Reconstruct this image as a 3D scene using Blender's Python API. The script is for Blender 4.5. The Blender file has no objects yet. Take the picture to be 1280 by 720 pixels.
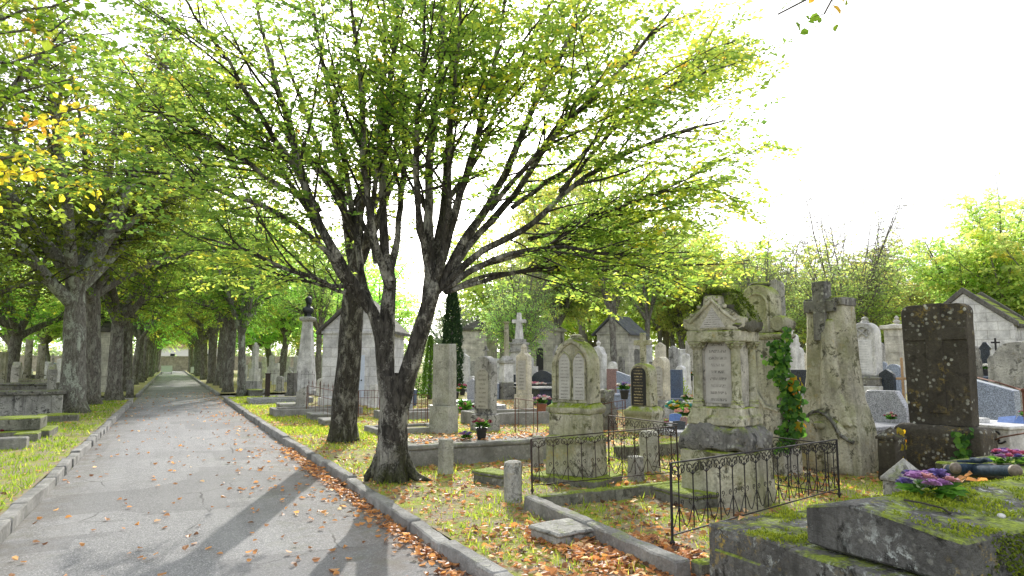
import bpy, bmesh, math, random
import numpy as np
from mathutils import Vector, Matrix, noise as mnoise
R = math.radians
PI = math.pi
scene = bpy.context.scene
col = scene.collection
rnd = random.Random(11)

# ------------------------------------------------------------------ camera
F_PX = 853.0
PITCH = math.atan(93.0 / F_PX)
YAW = math.atan(426.0 * math.cos(PITCH) / F_PX)
CAM = Vector((0, 0, 1.6))
cF = Vector((math.sin(YAW) * math.cos(PITCH), math.cos(YAW) * math.cos(PITCH), math.sin(PITCH)))
cR = Vector((math.cos(YAW), -math.sin(YAW), 0))
cU = cR.cross(cF)

def ray(px, py):
    return (cF + cR * ((px - 640) / F_PX) + cU * ((360 - py) / F_PX))

def G(px, py, z=0.0):
    "survey: the spot at height z seen in direction px, py of the photograph"
    d = ray(px, py)
    t = (z - CAM.z) / d.z
    return CAM + d * t

def AT(px, py, depth):
    return CAM + ray(px, py) * depth

def DEPTH(p):
    return cF.dot(Vector(p) - CAM)

def HT(p, py):
    "height above the ground of the point over p that is seen at row py"
    dx, dy = p[0], p[1]
    h = Vector((dx, dy, 0))
    a, b = cF.dot(h), cU.dot(h)
    v = (360 - py) / F_PX
    return CAM.z + (v * a - b) / (cU.z - v * cF.z)

def WD(p, wpx):
    return wpx * DEPTH(p) / F_PX

def face(p, phi=30):
    return math.atan2(-p[0], p[1]) - R(phi)

cam = bpy.data.cameras.new("camera")
camo = bpy.data.objects.new("camera", cam)
col.objects.link(camo)
cam.sensor_width = 36
cam.lens = 36 * F_PX / 1280
cam.clip_start = 0.05
cam.clip_end = 2000
camo.matrix_world = Matrix(((cR.x, cU.x, -cF.x, CAM.x), (cR.y, cU.y, -cF.y, CAM.y), (cR.z, cU.z, -cF.z, CAM.z), (0, 0, 0, 1)))
scene.camera = camo
cam.dof.use_dof = False

# ------------------------------------------------------------------ light
SUN_EL, SUN_AZ = 25.5, 22.8     # azimuth from +Y towards +X
w = bpy.data.worlds.new("World"); scene.world = w
w.use_nodes = True
nt = w.node_tree
bg = nt.nodes["Background"]
sky = nt.nodes.new("ShaderNodeTexSky")
sky.sky_type = 'NISHITA'
sky.sun_disc = False
sky.sun_elevation = R(SUN_EL)
sky.sun_rotation = R(SUN_AZ)
sky.air_density = 1.0
sky.dust_density = 3.0
sky.ozone_density = 1.0
hs = nt.nodes.new("ShaderNodeHueSaturation")
hs.inputs['Saturation'].default_value = 0.28
hs.inputs['Value'].default_value = SKY_GAIN if 'SKY_GAIN' in globals() else 1.0
lift = nt.nodes.new("ShaderNodeMix"); lift.data_type = 'RGBA'; lift.blend_type = 'ADD'
lift.inputs[0].default_value = 1.0
lift.inputs[7].default_value = (6.3, 6.45, 6.8, 1)       # even white added to the sky to lift the shadows
nt.links.new(sky.outputs[0], hs.inputs['Color'])
nt.links.new(hs.outputs[0], lift.inputs[6])
nt.links.new(lift.outputs[2], bg.inputs['Color'])
bg.inputs['Strength'].default_value = 0.15

sun = bpy.data.lights.new("sun", 'SUN')
suno = bpy.data.objects.new("sun", sun); col.objects.link(suno)
sun.energy = 5.0
sun.angle = R(0.5)
sun.color = (1.0, 0.95, 0.87)
sd = Vector((math.sin(R(SUN_AZ)) * math.cos(R(SUN_EL)), math.cos(R(SUN_AZ)) * math.cos(R(SUN_EL)), math.sin(R(SUN_EL))))
suno.rotation_euler = sd.to_track_quat('Z', 'Y').to_euler()
suno.location = (0, 0, 30)

scene.view_settings.view_transform = 'Standard'
scene.view_settings.look = 'None'
scene.view_settings.exposure = 0
scene.render.engine = 'CYCLES'
scene.cycles.use_denoising = True
scene.cycles.max_bounces = 8
scene.cycles.transmission_bounces = 6
scene.cycles.diffuse_bounces = 4
scene.cycles.sample_clamp_indirect = 6

# ------------------------------------------------------------------ materials
class NT:
    "small helper around a material node tree"
    def __init__(s, name):
        s.m = bpy.data.materials.new(name)
        s.m.use_nodes = True
        s.t = s.m.node_tree
        s.b = s.t.nodes["Principled BSDF"]
        s.b.inputs['Specular IOR Level'].default_value = 0.3
    def n(s, typ, **kw):
        nd = s.t.nodes.new(typ)
        for k, v in kw.items():
            if hasattr(nd, k): setattr(nd, k, v)
        return nd
    def l(s, a, b): s.t.links.new(a, b)
    def pos(s, scale=(1, 1, 1), obj=False):
        if obj:
            g = s.n("ShaderNodeTexCoord").outputs['Object']
        else:
            g = s.n("ShaderNodeNewGeometry").outputs['Position']
        mp = s.n("ShaderNodeMapping")
        mp.inputs['Scale'].default_value = scale
        s.l(g, mp.inputs[0])
        return mp.outputs[0]
    def noise(s, vec, scale, detail=4, rough=0.6, dist=0):
        nd = s.n("ShaderNodeTexNoise")
        nd.inputs['Scale'].default_value = scale
        nd.inputs['Detail'].default_value = detail
        nd.inputs['Roughness'].default_value = rough
        nd.inputs['Distortion'].default_value = dist
        if vec is not None: s.l(vec, nd.inputs['Vector'])
        return nd.outputs['Fac']
    def vor(s, vec, scale, out='Distance'):
        nd = s.n("ShaderNodeTexVoronoi")
        nd.inputs['Scale'].default_value = scale
        if vec is not None: s.l(vec, nd.inputs['Vector'])
        return nd.outputs[out]
    def ramp(s, fac, stops):
        nd = s.n("ShaderNodeValToRGB")
        e = nd.color_ramp.elements
        while len(e) < len(stops): e.new(0.5)
        for el, (p, c) in zip(e, stops):
            el.position = p
            el.color = (c, c, c, 1) if isinstance(c, (int, float)) else (*c, 1)
        s.l(fac, nd.inputs[0])
        return nd.outputs[0]
    def step(s, fac, a, b):
        nd = s.n("ShaderNodeMapRange")
        nd.inputs[1].default_value = a; nd.inputs[2].default_value = b
        s.l(fac, nd.inputs[0])
        return nd.outputs[0]
    def math(s, op, a, b=None):
        nd = s.n("ShaderNodeMath", operation=op)
        for i, v in enumerate((a, b)):
            if v is None: continue
            if isinstance(v, (int, float)): nd.inputs[i].default_value = v
            else: s.l(v, nd.inputs[i])
        return nd.outputs[0]
    def mix(s, fac, a, b, mode='MIX'):
        nd = s.n("ShaderNodeMix"); nd.data_type = 'RGBA'; nd.blend_type = mode
        for i, v in ((0, fac), (6, a), (7, b)):
            if isinstance(v, (int, float)): nd.inputs[i].default_value = v if i == 0 else (v, v, v, 1)
            elif isinstance(v, tuple): nd.inputs[i].default_value = (*v, 1)
            else: s.l(v, nd.inputs[i])
        return nd.outputs[2]
    def normz(s):
        g = s.n("ShaderNodeNewGeometry")
        sp = s.n("ShaderNodeSeparateXYZ")
        s.l(g.outputs['Normal'], sp.inputs[0])
        return sp.outputs[2]
    def bump(s, h, strength=0.5, dist=0.02):
        nd = s.n("ShaderNodeBump")
        nd.inputs['Strength'].default_value = strength
        nd.inputs['Distance'].default_value = dist
        s.l(h, nd.inputs['Height'])
        s.l(nd.outputs[0], s.b.inputs['Normal'])
    def out(s, c, rough=0.85, metal=0):
        if isinstance(c, tuple): s.b.inputs['Base Color'].default_value = (*c, 1)
        else: s.l(c, s.b.inputs['Base Color'])
        s.b.inputs['Roughness'].default_value = rough
        s.b.inputs['Metallic'].default_value = metal
        return s.m

def stone(name, c, dark=(.05, .05, .045), moss=.3, ly=.2, lw=.2, streak=.5, algae=.0, spot=14, blocks=None, rough=.9, seed=0, crust=0):
    k = NT(name)
    p = k.pos()
    mp = k.n("ShaderNodeMapping"); mp.inputs['Location'].default_value = (seed * 3.1, seed * 1.7, seed)
    k.l(p, mp.inputs[0]); p = mp.outputs[0]
    n1 = k.noise(p, 2.6, 5, .65)
    n2 = k.noise(p, 34, 4, .7)
    base = k.mix(k.step(n1, .3, .7), tuple(x * .5 for x in c), tuple(min(1, x * 1.35) for x in c))
    base = k.mix(k.step(n2, .35, .75), base, k.mix(.5, base, dark))
    hgt = n2
    if blocks:
        sp = k.n("ShaderNodeSeparateXYZ"); k.l(k.pos(obj=True), sp.inputs[0])
        cb = k.n("ShaderNodeCombineXYZ")
        k.l(k.math('ADD', sp.outputs[0], sp.outputs[1]), cb.inputs[0]); k.l(sp.outputs[2], cb.inputs[1])
        br = k.n("ShaderNodeTexBrick")
        br.inputs['Scale'].default_value = 1
        br.inputs['Brick Width'].default_value = blocks[0]; br.inputs['Row Height'].default_value = blocks[1]
        br.inputs['Mortar Size'].default_value = .012
        br.inputs['Color1'].default_value = (1, 1, 1, 1); br.inputs['Color2'].default_value = (.86, .86, .86, 1)
        br.inputs['Mortar'].default_value = (.62, .61, .59, 1)
        k.l(cb.outputs[0], br.inputs[0])
        base = k.mix(1.0, base, br.outputs[0], 'MULTIPLY')
    if streak:
        ps = k.n("ShaderNodeMapping"); ps.inputs['Scale'].default_value = (5, 5, .55); k.l(p, ps.inputs[0])
        st = k.step(k.noise(ps.outputs[0], 1.0, 5, .7), .50, .68)
        base = k.mix(k.math('MULTIPLY', st, streak), base, dark)
    cr = k.math('MULTIPLY', k.step(k.noise(p, 5.2, 8, .78, .5), .53, .60), min(.92, streak * 1.55))
    base = k.mix(cr, base, tuple(x * 1.05 for x in dark))
    if algae:
        al = k.step(k.noise(p, 1.9, 4, .6), .42, .66)
        base = k.mix(k.math('MULTIPLY', al, algae), base, (.20, .215, .075))
    if lw:
        v = k.vor(p, spot)
        th = k.step(k.noise(p, 3.1, 3, .6), .48, .72)
        sp_ = k.math('MULTIPLY', k.step(k.math('ADD', v, k.math('MULTIPLY', n2, .25)), .46, .36), th)
        base = k.mix(k.math('MULTIPLY', sp_, lw), base, (.60, .61, .54))
    if crust:
        cv = k.math('MULTIPLY', k.step(k.noise(p, 13, 7, .8, .3), .53, .60), k.step(k.noise(p, 2.9, 4, .6), .42, .6))
        cc = k.mix(k.noise(p, 55, 3, .7), (.30, .33, .31), (.72, .76, .74))
        base = k.mix(k.math('MULTIPLY', cv, crust), base, cc)
    if ly:
        v = k.noise(p, spot * .8, 5, .75)
        th = k.step(k.noise(p, 2.3, 3, .6, .4), .5, .7)
        sp_ = k.math('MULTIPLY', k.step(v, .53, .62), th)
        base = k.mix(k.math('MULTIPLY', sp_, ly), base, (.42, .30, .06))
    if moss:
        up = k.step(k.normz(), .25, .8)
        mm = k.math('MULTIPLY', up, k.step(k.noise(p, 4.2, 5, .7), .62 - .3 * moss, .68 - .2 * moss))
        mcol = k.mix(k.step(k.noise(p, 40, 3), .3, .7), (.08, .12, .01), (.34, .43, .03))
        base = k.mix(k.math('MULTIPLY', mm, min(1, moss * 1.4)), base, mcol)
        hgt = k.math('ADD', n2, k.math('MULTIPLY', mm, .6))
    k.bump(k.math('ADD', hgt, n1), .8, .025)
    return k.out(base, rough)

def plain(name, c, rough=.6, metal=0, var=.25, scale=20, bump=.15):
    k = NT(name)
    n = k.noise(k.pos(), scale, 4, .65)
    base = k.mix(k.step(n, .3, .7), tuple(x * (1 - var) for x in c), tuple(min(1, x * (1 + var)) for x in c))
    if bump: k.bump(n, bump, .01)
    return k.out(base, rough, metal)

def granite(name, c, rough=.3, fleck=.5):
    k = NT(name)
    p = k.pos()
    v = k.vor(p, 95, 'Color')
    sp = k.n("ShaderNodeSeparateXYZ"); k.l(v, sp.inputs[0])
    base = k.mix(k.step(sp.outputs[0], .2, .9), tuple(x * (1 - fleck) for x in c), tuple(min(1, x * (1 + fleck)) for x in c))
    dirt = k.step(k.noise(p, 2.2, 5, .7), .45, .75)
    base = k.mix(k.math('MULTIPLY', dirt, .35), base, (.1, .1, .09))
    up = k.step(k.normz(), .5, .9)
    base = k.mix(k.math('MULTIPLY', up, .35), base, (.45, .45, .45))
    return k.out(base, rough)

def inscription(name, c, ink, rows=9, strength=.75, size=1.0, rough=.7):
    "weathered panel with rows of illegible engraved letters; object space, x across, z up"
    k = NT(name)
    sp = k.n("ShaderNodeSeparateXYZ"); k.l(k.n("ShaderNodeTexCoord").outputs['Generated'], sp.inputs[0])
    z = k.math('MULTIPLY', sp.outputs[2], rows)
    fr = k.math('FRACT', z); row = k.math('FLOOR', z)
    band = k.math('MULTIPLY', k.math('GREATER_THAN', fr, .34), k.math('LESS_THAN', fr, .74))
    cb = k.n("ShaderNodeCombineXYZ")
    k.l(k.math('MULTIPLY', sp.outputs[0], 26 * size), cb.inputs[0]); k.l(k.math('MULTIPLY', row, 7.3), cb.inputs[1]); k.l(k.math('MULTIPLY', fr, 2.2), cb.inputs[2])
    gl = k.step(k.noise(cb.outputs[0], 1.3, 2, .5), .44, .5)
    c2 = k.n("ShaderNodeCombineXYZ"); k.l(k.math('MULTIPLY', row, 3.7), c2.inputs[0])
    half = k.math('MULTIPLY', k.noise(c2.outputs[0], 1.9, 1, .5), .62)
    inside = k.math('LESS_THAN', k.math('ABSOLUTE', k.math('SUBTRACT', sp.outputs[0], .5)), half)
    m = k.math('MULTIPLY', k.math('MULTIPLY', band, gl), inside)
    p = k.pos()
    wear = k.step(k.noise(p, 5, 4, .7), .25, .6)
    m = k.math('MULTIPLY', k.math('MULTIPLY', m, wear), strength)
    base = k.mix(k.step(k.noise(p, 6, 5, .7), .3, .75), tuple(x * .7 for x in c), tuple(min(1, x * 1.15) for x in c))
    base = k.mix(m, base, ink)
    return k.out(base, rough)

def leafmat(name, stops, trans=.6, gain=1.6, objvar=.12):
    k = NT(name)
    at = k.n("ShaderNodeAttribute"); at.attribute_name = 'tint'
    c = k.ramp(at.outputs['Fac'], stops)
    if objvar:
        oi = k.n("ShaderNodeObjectInfo")
        h = k.n("ShaderNodeHueSaturation")
        k.l(k.math('ADD', k.math('MULTIPLY', k.math('SUBTRACT', oi.outputs['Random'], .5), objvar * .35), .5), h.inputs['Hue'])
        k.l(k.math('ADD', k.math('MULTIPLY', k.math('SUBTRACT', oi.outputs['Random'], .5), objvar * 3), 1.0), h.inputs['Value'])
        k.l(c, h.inputs['Color']); c = h.outputs[0]
    k.b.inputs['Roughness'].default_value = .5
    k.l(c, k.b.inputs['Base Color'])
    tr = k.n("ShaderNodeBsdfTranslucent")
    k.l(k.mix(1.0, c, (gain * 1.0, gain * .98, gain * .85), 'MULTIPLY'), tr.inputs[0])
    mx = k.n("ShaderNodeMixShader"); mx.inputs[0].default_value = trans
    k.l(k.b.outputs[0], mx.inputs[1]); k.l(tr.outputs[0], mx.inputs[2])
    k.l(mx.outputs[0], k.t.nodes["Material Output"].inputs[0])
    return k.m

def bark(name, c, dark, light, patch=.5, scale=3.0, moss=.3, ridged=True):
    k = NT(name)
    p = k.pos()
    mp = k.n("ShaderNodeMapping"); mp.inputs['Scale'].default_value = (1, 1, .25); k.l(p, mp.inputs[0])
    mq = k.n("ShaderNodeMapping"); mq.inputs['Scale'].default_value = (1, 1, .5); k.l(p, mq.inputs[0])
    v = k.noise(mp.outputs[0], 24, 6, .75, .6)
    base = k.mix(k.step(v, .38, .62), dark, c)
    pt = k.math('ADD', k.math('MULTIPLY', k.noise(mq.outputs[0], scale, 7, .72, .4), .75), k.math('MULTIPLY', k.noise(p, scale * 9, 4, .75), .25))
    m = k.math('MULTIPLY', k.step(pt, .495, .56), k.step(v, .25, .5))
    lt = k.mix(k.noise(p, 45, 4, .75), tuple(x * .55 for x in light), tuple(min(1, x * 1.35) for x in light))
    base = k.mix(k.math('MULTIPLY', m, patch), base, lt)
    bl = k.step(k.noise(mq.outputs[0], scale * 2.3, 6, .7, .5), .56, .63)
    base = k.mix(k.math('MULTIPLY', bl, .75), base, dark)
    if moss:
        sp = k.n("ShaderNodeSeparateXYZ"); k.l(p, sp.inputs[0])
        low = k.step(k.math('ADD', sp.outputs[2], k.math('MULTIPLY', k.noise(p, 5, 5, .7), 1.4)), 1.2, .65)
        base = k.mix(k.math('MULTIPLY', low, moss), base, k.mix(k.step(v, .4, .6), (.022, .024, .01), (.075, .085, .02)))
    k.bump(k.math('ADD', v, k.math('MULTIPLY', m, .25)), 1.0, .05)
    return k.out(base, .95)

M = {}
M['pale'] = stone('pale_limestone', (.60, .575, .50), (.07, .066, .055), moss=.35, ly=.3, lw=.25, streak=.55, seed=1)
M['olive'] = stone('algae_limestone', (.57, .545, .43), (.045, .043, .03), moss=.75, ly=.45, lw=.3, streak=.6, algae=.55, seed=2)
M['cream'] = stone('cream_limestone', (.70, .655, .53), (.10, .09, .07), moss=.25, ly=.15, lw=.1, streak=.35, seed=31)
M['sooty'] = stone('soot_streaked_stone', (.46, .455, .44), (.05, .05, .05), moss=.15, ly=.1, lw=.5, streak=.85, spot=24, seed=32)
M['grey'] = stone('grey_stone', (.48, .475, .445), (.055, .055, .05), moss=.3, ly=.3, lw=.6, streak=.5, seed=3)
M['pillar'] = stone('speckled_stone', (.55, .545, .50), (.06, .06, .05), moss=.3, ly=.25, lw=.7, streak=.3, algae=.25, spot=30, seed=4)
M['dark'] = stone('dark_sandstone', (.085, .076, .06), (.02, .018, .015), moss=.15, ly=.55, lw=.95, streak=.4, spot=13, seed=5)
M['tomb'] = stone('mossy_black_stone', (.15, .147, .14), (.02, .02, .018), moss=.62, ly=.95, lw=.35, streak=.75, spot=21, seed=6, crust=.85)
M['tombside'] = stone('moss_darkened_stone', (.06, .062, .05), (.02, .02, .018), moss=.7, ly=.6, lw=.5, streak=.6, algae=.5, seed=7)
M['white'] = stone('white_limestone', (.72, .715, .69), (.12, .12, .12), moss=.1, ly=.08, lw=.1, streak=.26, seed=8)
M['marble'] = stone('white_marble', (.78, .78, .78), (.2, .2, .2), moss=.05, ly=.05, lw=0, streak=.25, rough=.5, seed=9)
M['rock'] = stone('rough_blackened_rock', (.24, .235, .215), (.03, .03, .028), moss=.45, ly=.25, lw=.7, streak=.7, seed=10)
M['kerb'] = stone('kerb_stone', (.32, .315, .30), (.08, .08, .075), moss=.3, ly=.12, lw=.4, streak=.15, seed=11)
M['roadkerb'] = stone('road_kerb_stone', (.34, .335, .325), (.10, .10, .095), moss=.12, ly=.1, lw=.3, streak=.1, seed=12)
M['mossy'] = stone('moss_covered_stone', (.24, .24, .20), (.04, .04, .03), moss=1.0, ly=.2, lw=.5, streak=.5, seed=13)
M['ashlar'] = stone('chapel_ashlar', (.70, .675, .61), (.13, .125, .11), moss=.1, ly=.1, lw=0, streak=.2, blocks=(.9, .42), seed=14)
M['ashlarw'] = stone('white_ashlar', (.76, .765, .78), (.25, .25, .26), moss=.05, ly=.02, lw=0, streak=.12, blocks=(.75, .36), seed=15)
M['slate'] = stone('roof_slate', (.14, .15, .175), (.03, .03, .03), moss=.25, ly=.1, lw=.2, streak=.3, seed=16)
M['mossroof'] = stone('mossy_roof_slab', (.12, .115, .085), (.03, .03, .025), moss=.9, ly=.3, lw=.2, streak=.2, seed=17)
M['roofstone'] = stone('blackened_roof_stone', (.15, .145, .13), (.04, .04, .04), moss=.3, ly=.15, lw=.3, streak=.5, seed=18)
M['granite'] = granite('grey_granite', (.34, .35, .38))
M['blueg'] = granite('blue_granite', (.26, .30, .38))
M['darkg'] = granite('dark_granite', (.035, .042, .052), .2)
M['pinkg'] = granite('pink_granite', (.27, .17, .15))
M['bluedark'] = granite('slate_blue_granite', (.08, .11, .17), .25)
M['iron'] = plain('rusted_iron', (.055, .042, .038), .75, .2, .5, 18)
M['irond'] = plain('black_iron', (.03, .028, .03), .6, .3, .4, 18)
M['rust'] = plain('red_rust_iron', (.13, .055, .035), .85, .1, .5, 22)
M['insc'] = inscription('engraved_panel', (.47, .46, .43), (.08, .075, .07), 14)
M['inscw'] = inscription('white_engraved_panel', (.66, .66, .66), (.25, .25, .27), 13, .7)
M['insg'] = inscription('grey_engraved_panel', (.42, .405, .37), (.06, .055, .05), 9, .8)
M['insd'] = inscription('black_plaque_gold_letters', (.022, .022, .024), (.55, .45, .25), 13, .8, .7, .35)
M['insb'] = inscription('dark_granite_letters', (.05, .06, .08), (.35, .33, .3), 9, .5, 1, .3)
M['bronze'] = plain('blackened_bronze', (.04, .045, .05), .5, .5, .4, 25)
M['moss'] = leafmat('cushion_moss', [(0, (.05, .08, .008)), (.5, (.17, .23, .018)), (1, (.38, .42, .04))], .35, 1.6, 0)
M['far_wood'] = leafmat('haze_tinted_wood_leaf', [(0, (.16, .24, .12)), (.6, (.26, .33, .16)), (1, (.42, .40, .18))], .6, 1.9, 0)  # haze over the far mass is part of this pale green
M['bluemetal'] = plain('blue_grey_patina', (.035, .055, .08), .5, .0, .5, 30)
M['bluemetal'].node_tree.nodes['Principled BSDF'].inputs['Specular IOR Level'].default_value = .08
M['bluemetal'].node_tree.nodes['Principled BSDF'].inputs['Roughness'].default_value = .75
M['cap'] = plain('worn_metal_cap', (.18, .15, .12), .6, .3, .4, 30)
M['door'] = plain('pale_blue_door', (.5, .56, .66), .6, 0, .1)
M['doord'] = plain('dark_door', (.04, .04, .045), .6)
M['glass'] = plain('dark_glass', (.03, .035, .04), .15)
M['potb'] = plain('black_pot', (.025, .025, .025), .5)
M['pott'] = plain('terracotta_pot', (.25, .10, .06), .8)
M['wood'] = plain('light_wood', (.38, .25, .14), .8)
M['blueplq'] = plain('blue_plaque', (.10, .18, .42), .35)
M['whiteplq'] = plain('white_plaque', (.7, .7, .72), .4)
M['greenplq'] = plain('green_vase', (.03, .30, .12), .4)
M['plaster'] = stone('old_plaster_wall', (.42, .38, .31), (.2, .18, .15), moss=.1, ly=.2, lw=0, streak=.4, seed=20)
M['pinkroof'] = plain('pink_tiles', (.55, .33, .29), .9)
M['whitewall'] = plain('white_render', (.75, .74, .73), .9, 0, .05)

M['petal_purple'] = plain('mauve_petals', (.42, .22, .44), .7, 0, .5, 60, 0)
M['petal_violet'] = plain('violet_petals', (.20, .16, .40), .7, 0, .5, 60, 0)
M['petal_pink'] = plain('pink_petals', (.55, .16, .26), .7, 0, .4, 60, 0)
M['petal_rose'] = plain('pale_pink_petals', (.68, .38, .38), .7, 0, .3, 60, 0)
M['petal_white'] = plain('white_petals', (.75, .74, .68), .7, 0, .15, 60, 0)
M['petal_red'] = plain('dark_red_petals', (.25, .035, .07), .7, 0, .4, 60, 0)
M['petal_yellow'] = plain('yellow_petals', (.7, .5, .06), .7, 0, .3, 60, 0)
M['petal_orange'] = plain('orange_petals', (.7, .25, .04), .7, 0, .3, 60, 0)
M['petal_teal'] = plain('teal_ribbon', (.10, .42, .38), .6, 0, .3, 60, 0)
M['petal_peach'] = plain('peach_petals', (.72, .42, .30), .7, 0, .3, 60, 0)

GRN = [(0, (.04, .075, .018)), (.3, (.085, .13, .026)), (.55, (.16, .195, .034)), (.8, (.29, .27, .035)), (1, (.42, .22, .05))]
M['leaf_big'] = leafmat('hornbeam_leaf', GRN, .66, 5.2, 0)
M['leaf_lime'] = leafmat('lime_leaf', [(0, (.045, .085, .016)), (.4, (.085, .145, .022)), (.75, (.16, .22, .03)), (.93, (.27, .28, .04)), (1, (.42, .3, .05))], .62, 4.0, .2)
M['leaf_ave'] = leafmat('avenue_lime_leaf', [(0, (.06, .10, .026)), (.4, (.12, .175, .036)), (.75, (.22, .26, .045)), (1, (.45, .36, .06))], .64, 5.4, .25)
M['leaf_yellow'] = leafmat('turning_leaf', [(0, (.16, .24, .03)), (.3, (.40, .40, .035)), (.75, (.58, .44, .04)), (1, (.50, .26, .04))], .6, 2.2, 0)
M['leaf_green'] = leafmat('broad_green_leaf', [(0, (.05, .11, .012)), (.6, (.12, .2, .02)), (.9, (.2, .24, .03)), (1, (.4, .25, .03))], .6, 2.2, 0)
M['leaf_far_hazed'] = leafmat('haze_paled_far_leaf', [(0, (.13, .20, .07)), (.45, (.22, .31, .10)), (.8, (.33, .38, .11)), (1, (.48, .42, .12))], .64, 3.0, .2)  # distance haze is put into these lighter, greyer leaf colours
M['leaf_haze'] = leafmat('haze_tinted_far_leaf', [(0, (.20, .28, .22)), (.6, (.28, .36, .24)), (1, (.40, .40, .22))], .6, 1.5, .3)  # bluish air haze mixed straight into the leaf colour
M['leaf_dark'] = leafmat('cypress_leaf', [(0, (.012, .035, .016)), (.7, (.03, .075, .028)), (1, (.07, .13, .04))], .35, 1.4, .1)
M['leaf_thuja'] = leafmat('thuja_leaf', [(0, (.05, .12, .02)), (.7, (.12, .24, .03)), (1, (.2, .32, .05))], .45, 1.8, .1)
M['leaf_shrub'] = leafmat('shrub_leaf', [(0, (.10, .17, .015)), (.6, (.25, .34, .025)), (1, (.42, .45, .05))], .55, 1.6, .1)
M['leaf_ivy'] = leafmat('ivy_leaf', [(0, (.025, .075, .016)), (.5, (.06, .16, .026)), (.85, (.16, .30, .04)), (1, (.3, .36, .06))], .5, 2.4, 0)
M['leaf_ivyy'] = leafmat('yellow_ivy_leaf', [(0, (.25, .22, .02)), (.7, (.55, .36, .02)), (1, (.5, .18, .02))], .5, 1.5, 0)
M['litter'] = leafmat('fallen_leaf', [(0, (.08, .045, .03)), (.25, (.22, .11, .06)), (.5, (.40, .20, .09)), (.7, (.52, .25, .08)), (.86, (.62, .38, .20)), (1, (.68, .54, .34))], .4, 2.5, 0)
M['grass'] = leafmat('grass_blade', [(0, (.07, .12, .014)), (.6, (.18, .25, .02)), (1, (.42, .42, .07))], .55, 3.2, 0)
M['bark_big'] = bark('smooth_bark_with_lichen', (.11, .102, .09), (.02, .018, .016), (.46, .445, .40), .95, 3.4, .8)
M['bark_lime'] = bark('rugged_lime_bark', (.24, .22, .19), (.06, .055, .05), (.42, .43, .36), .6, 5.0, .5)
M['bark_lichen'] = bark('lichened_bark', (.27, .26, .23), (.08, .075, .06), (.52, .57, .48), .9, 3.0, .7)
M['bark_dark'] = bark('speckled_dark_bark', (.085, .078, .066), (.022, .02, .018), (.36, .35, .31), .85, 8.0, .5)
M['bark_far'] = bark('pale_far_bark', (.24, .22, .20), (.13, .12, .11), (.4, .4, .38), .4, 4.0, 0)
M['bark_haze'] = bark('haze_tinted_far_bark', (.26, .30, .30), (.18, .21, .22), (.35, .38, .36), .4, 4.0, 0)  # bark colour carries the same painted-in distance haze
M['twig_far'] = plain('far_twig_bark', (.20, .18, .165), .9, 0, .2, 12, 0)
M['twig'] = plain('twig_bark', (.045, .04, .035), .9, 0, .3, 12, 0)
# ------------------------------------------------------------------ objects and mesh helpers
def thing(name, label, cat, loc=(0, 0, 0), rz=0, group=None):
    o = bpy.data.objects.new(name, None); col.objects.link(o)
    o.empty_display_size = .2
    o.location = loc; o.rotation_euler = (0, 0, rz)
    o['label'] = label; o['category'] = cat
    if group: o['group'] = group
    return o

def link(name, me, mat, parent=None, kind=None, label=None):
    o = bpy.data.objects.new(name, me); col.objects.link(o)
    if mat is not None: me.materials.append(mat)
    if parent is not None: o.parent = parent
    if kind: o['kind'] = kind
    if label: o['label'] = label
    return o

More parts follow.
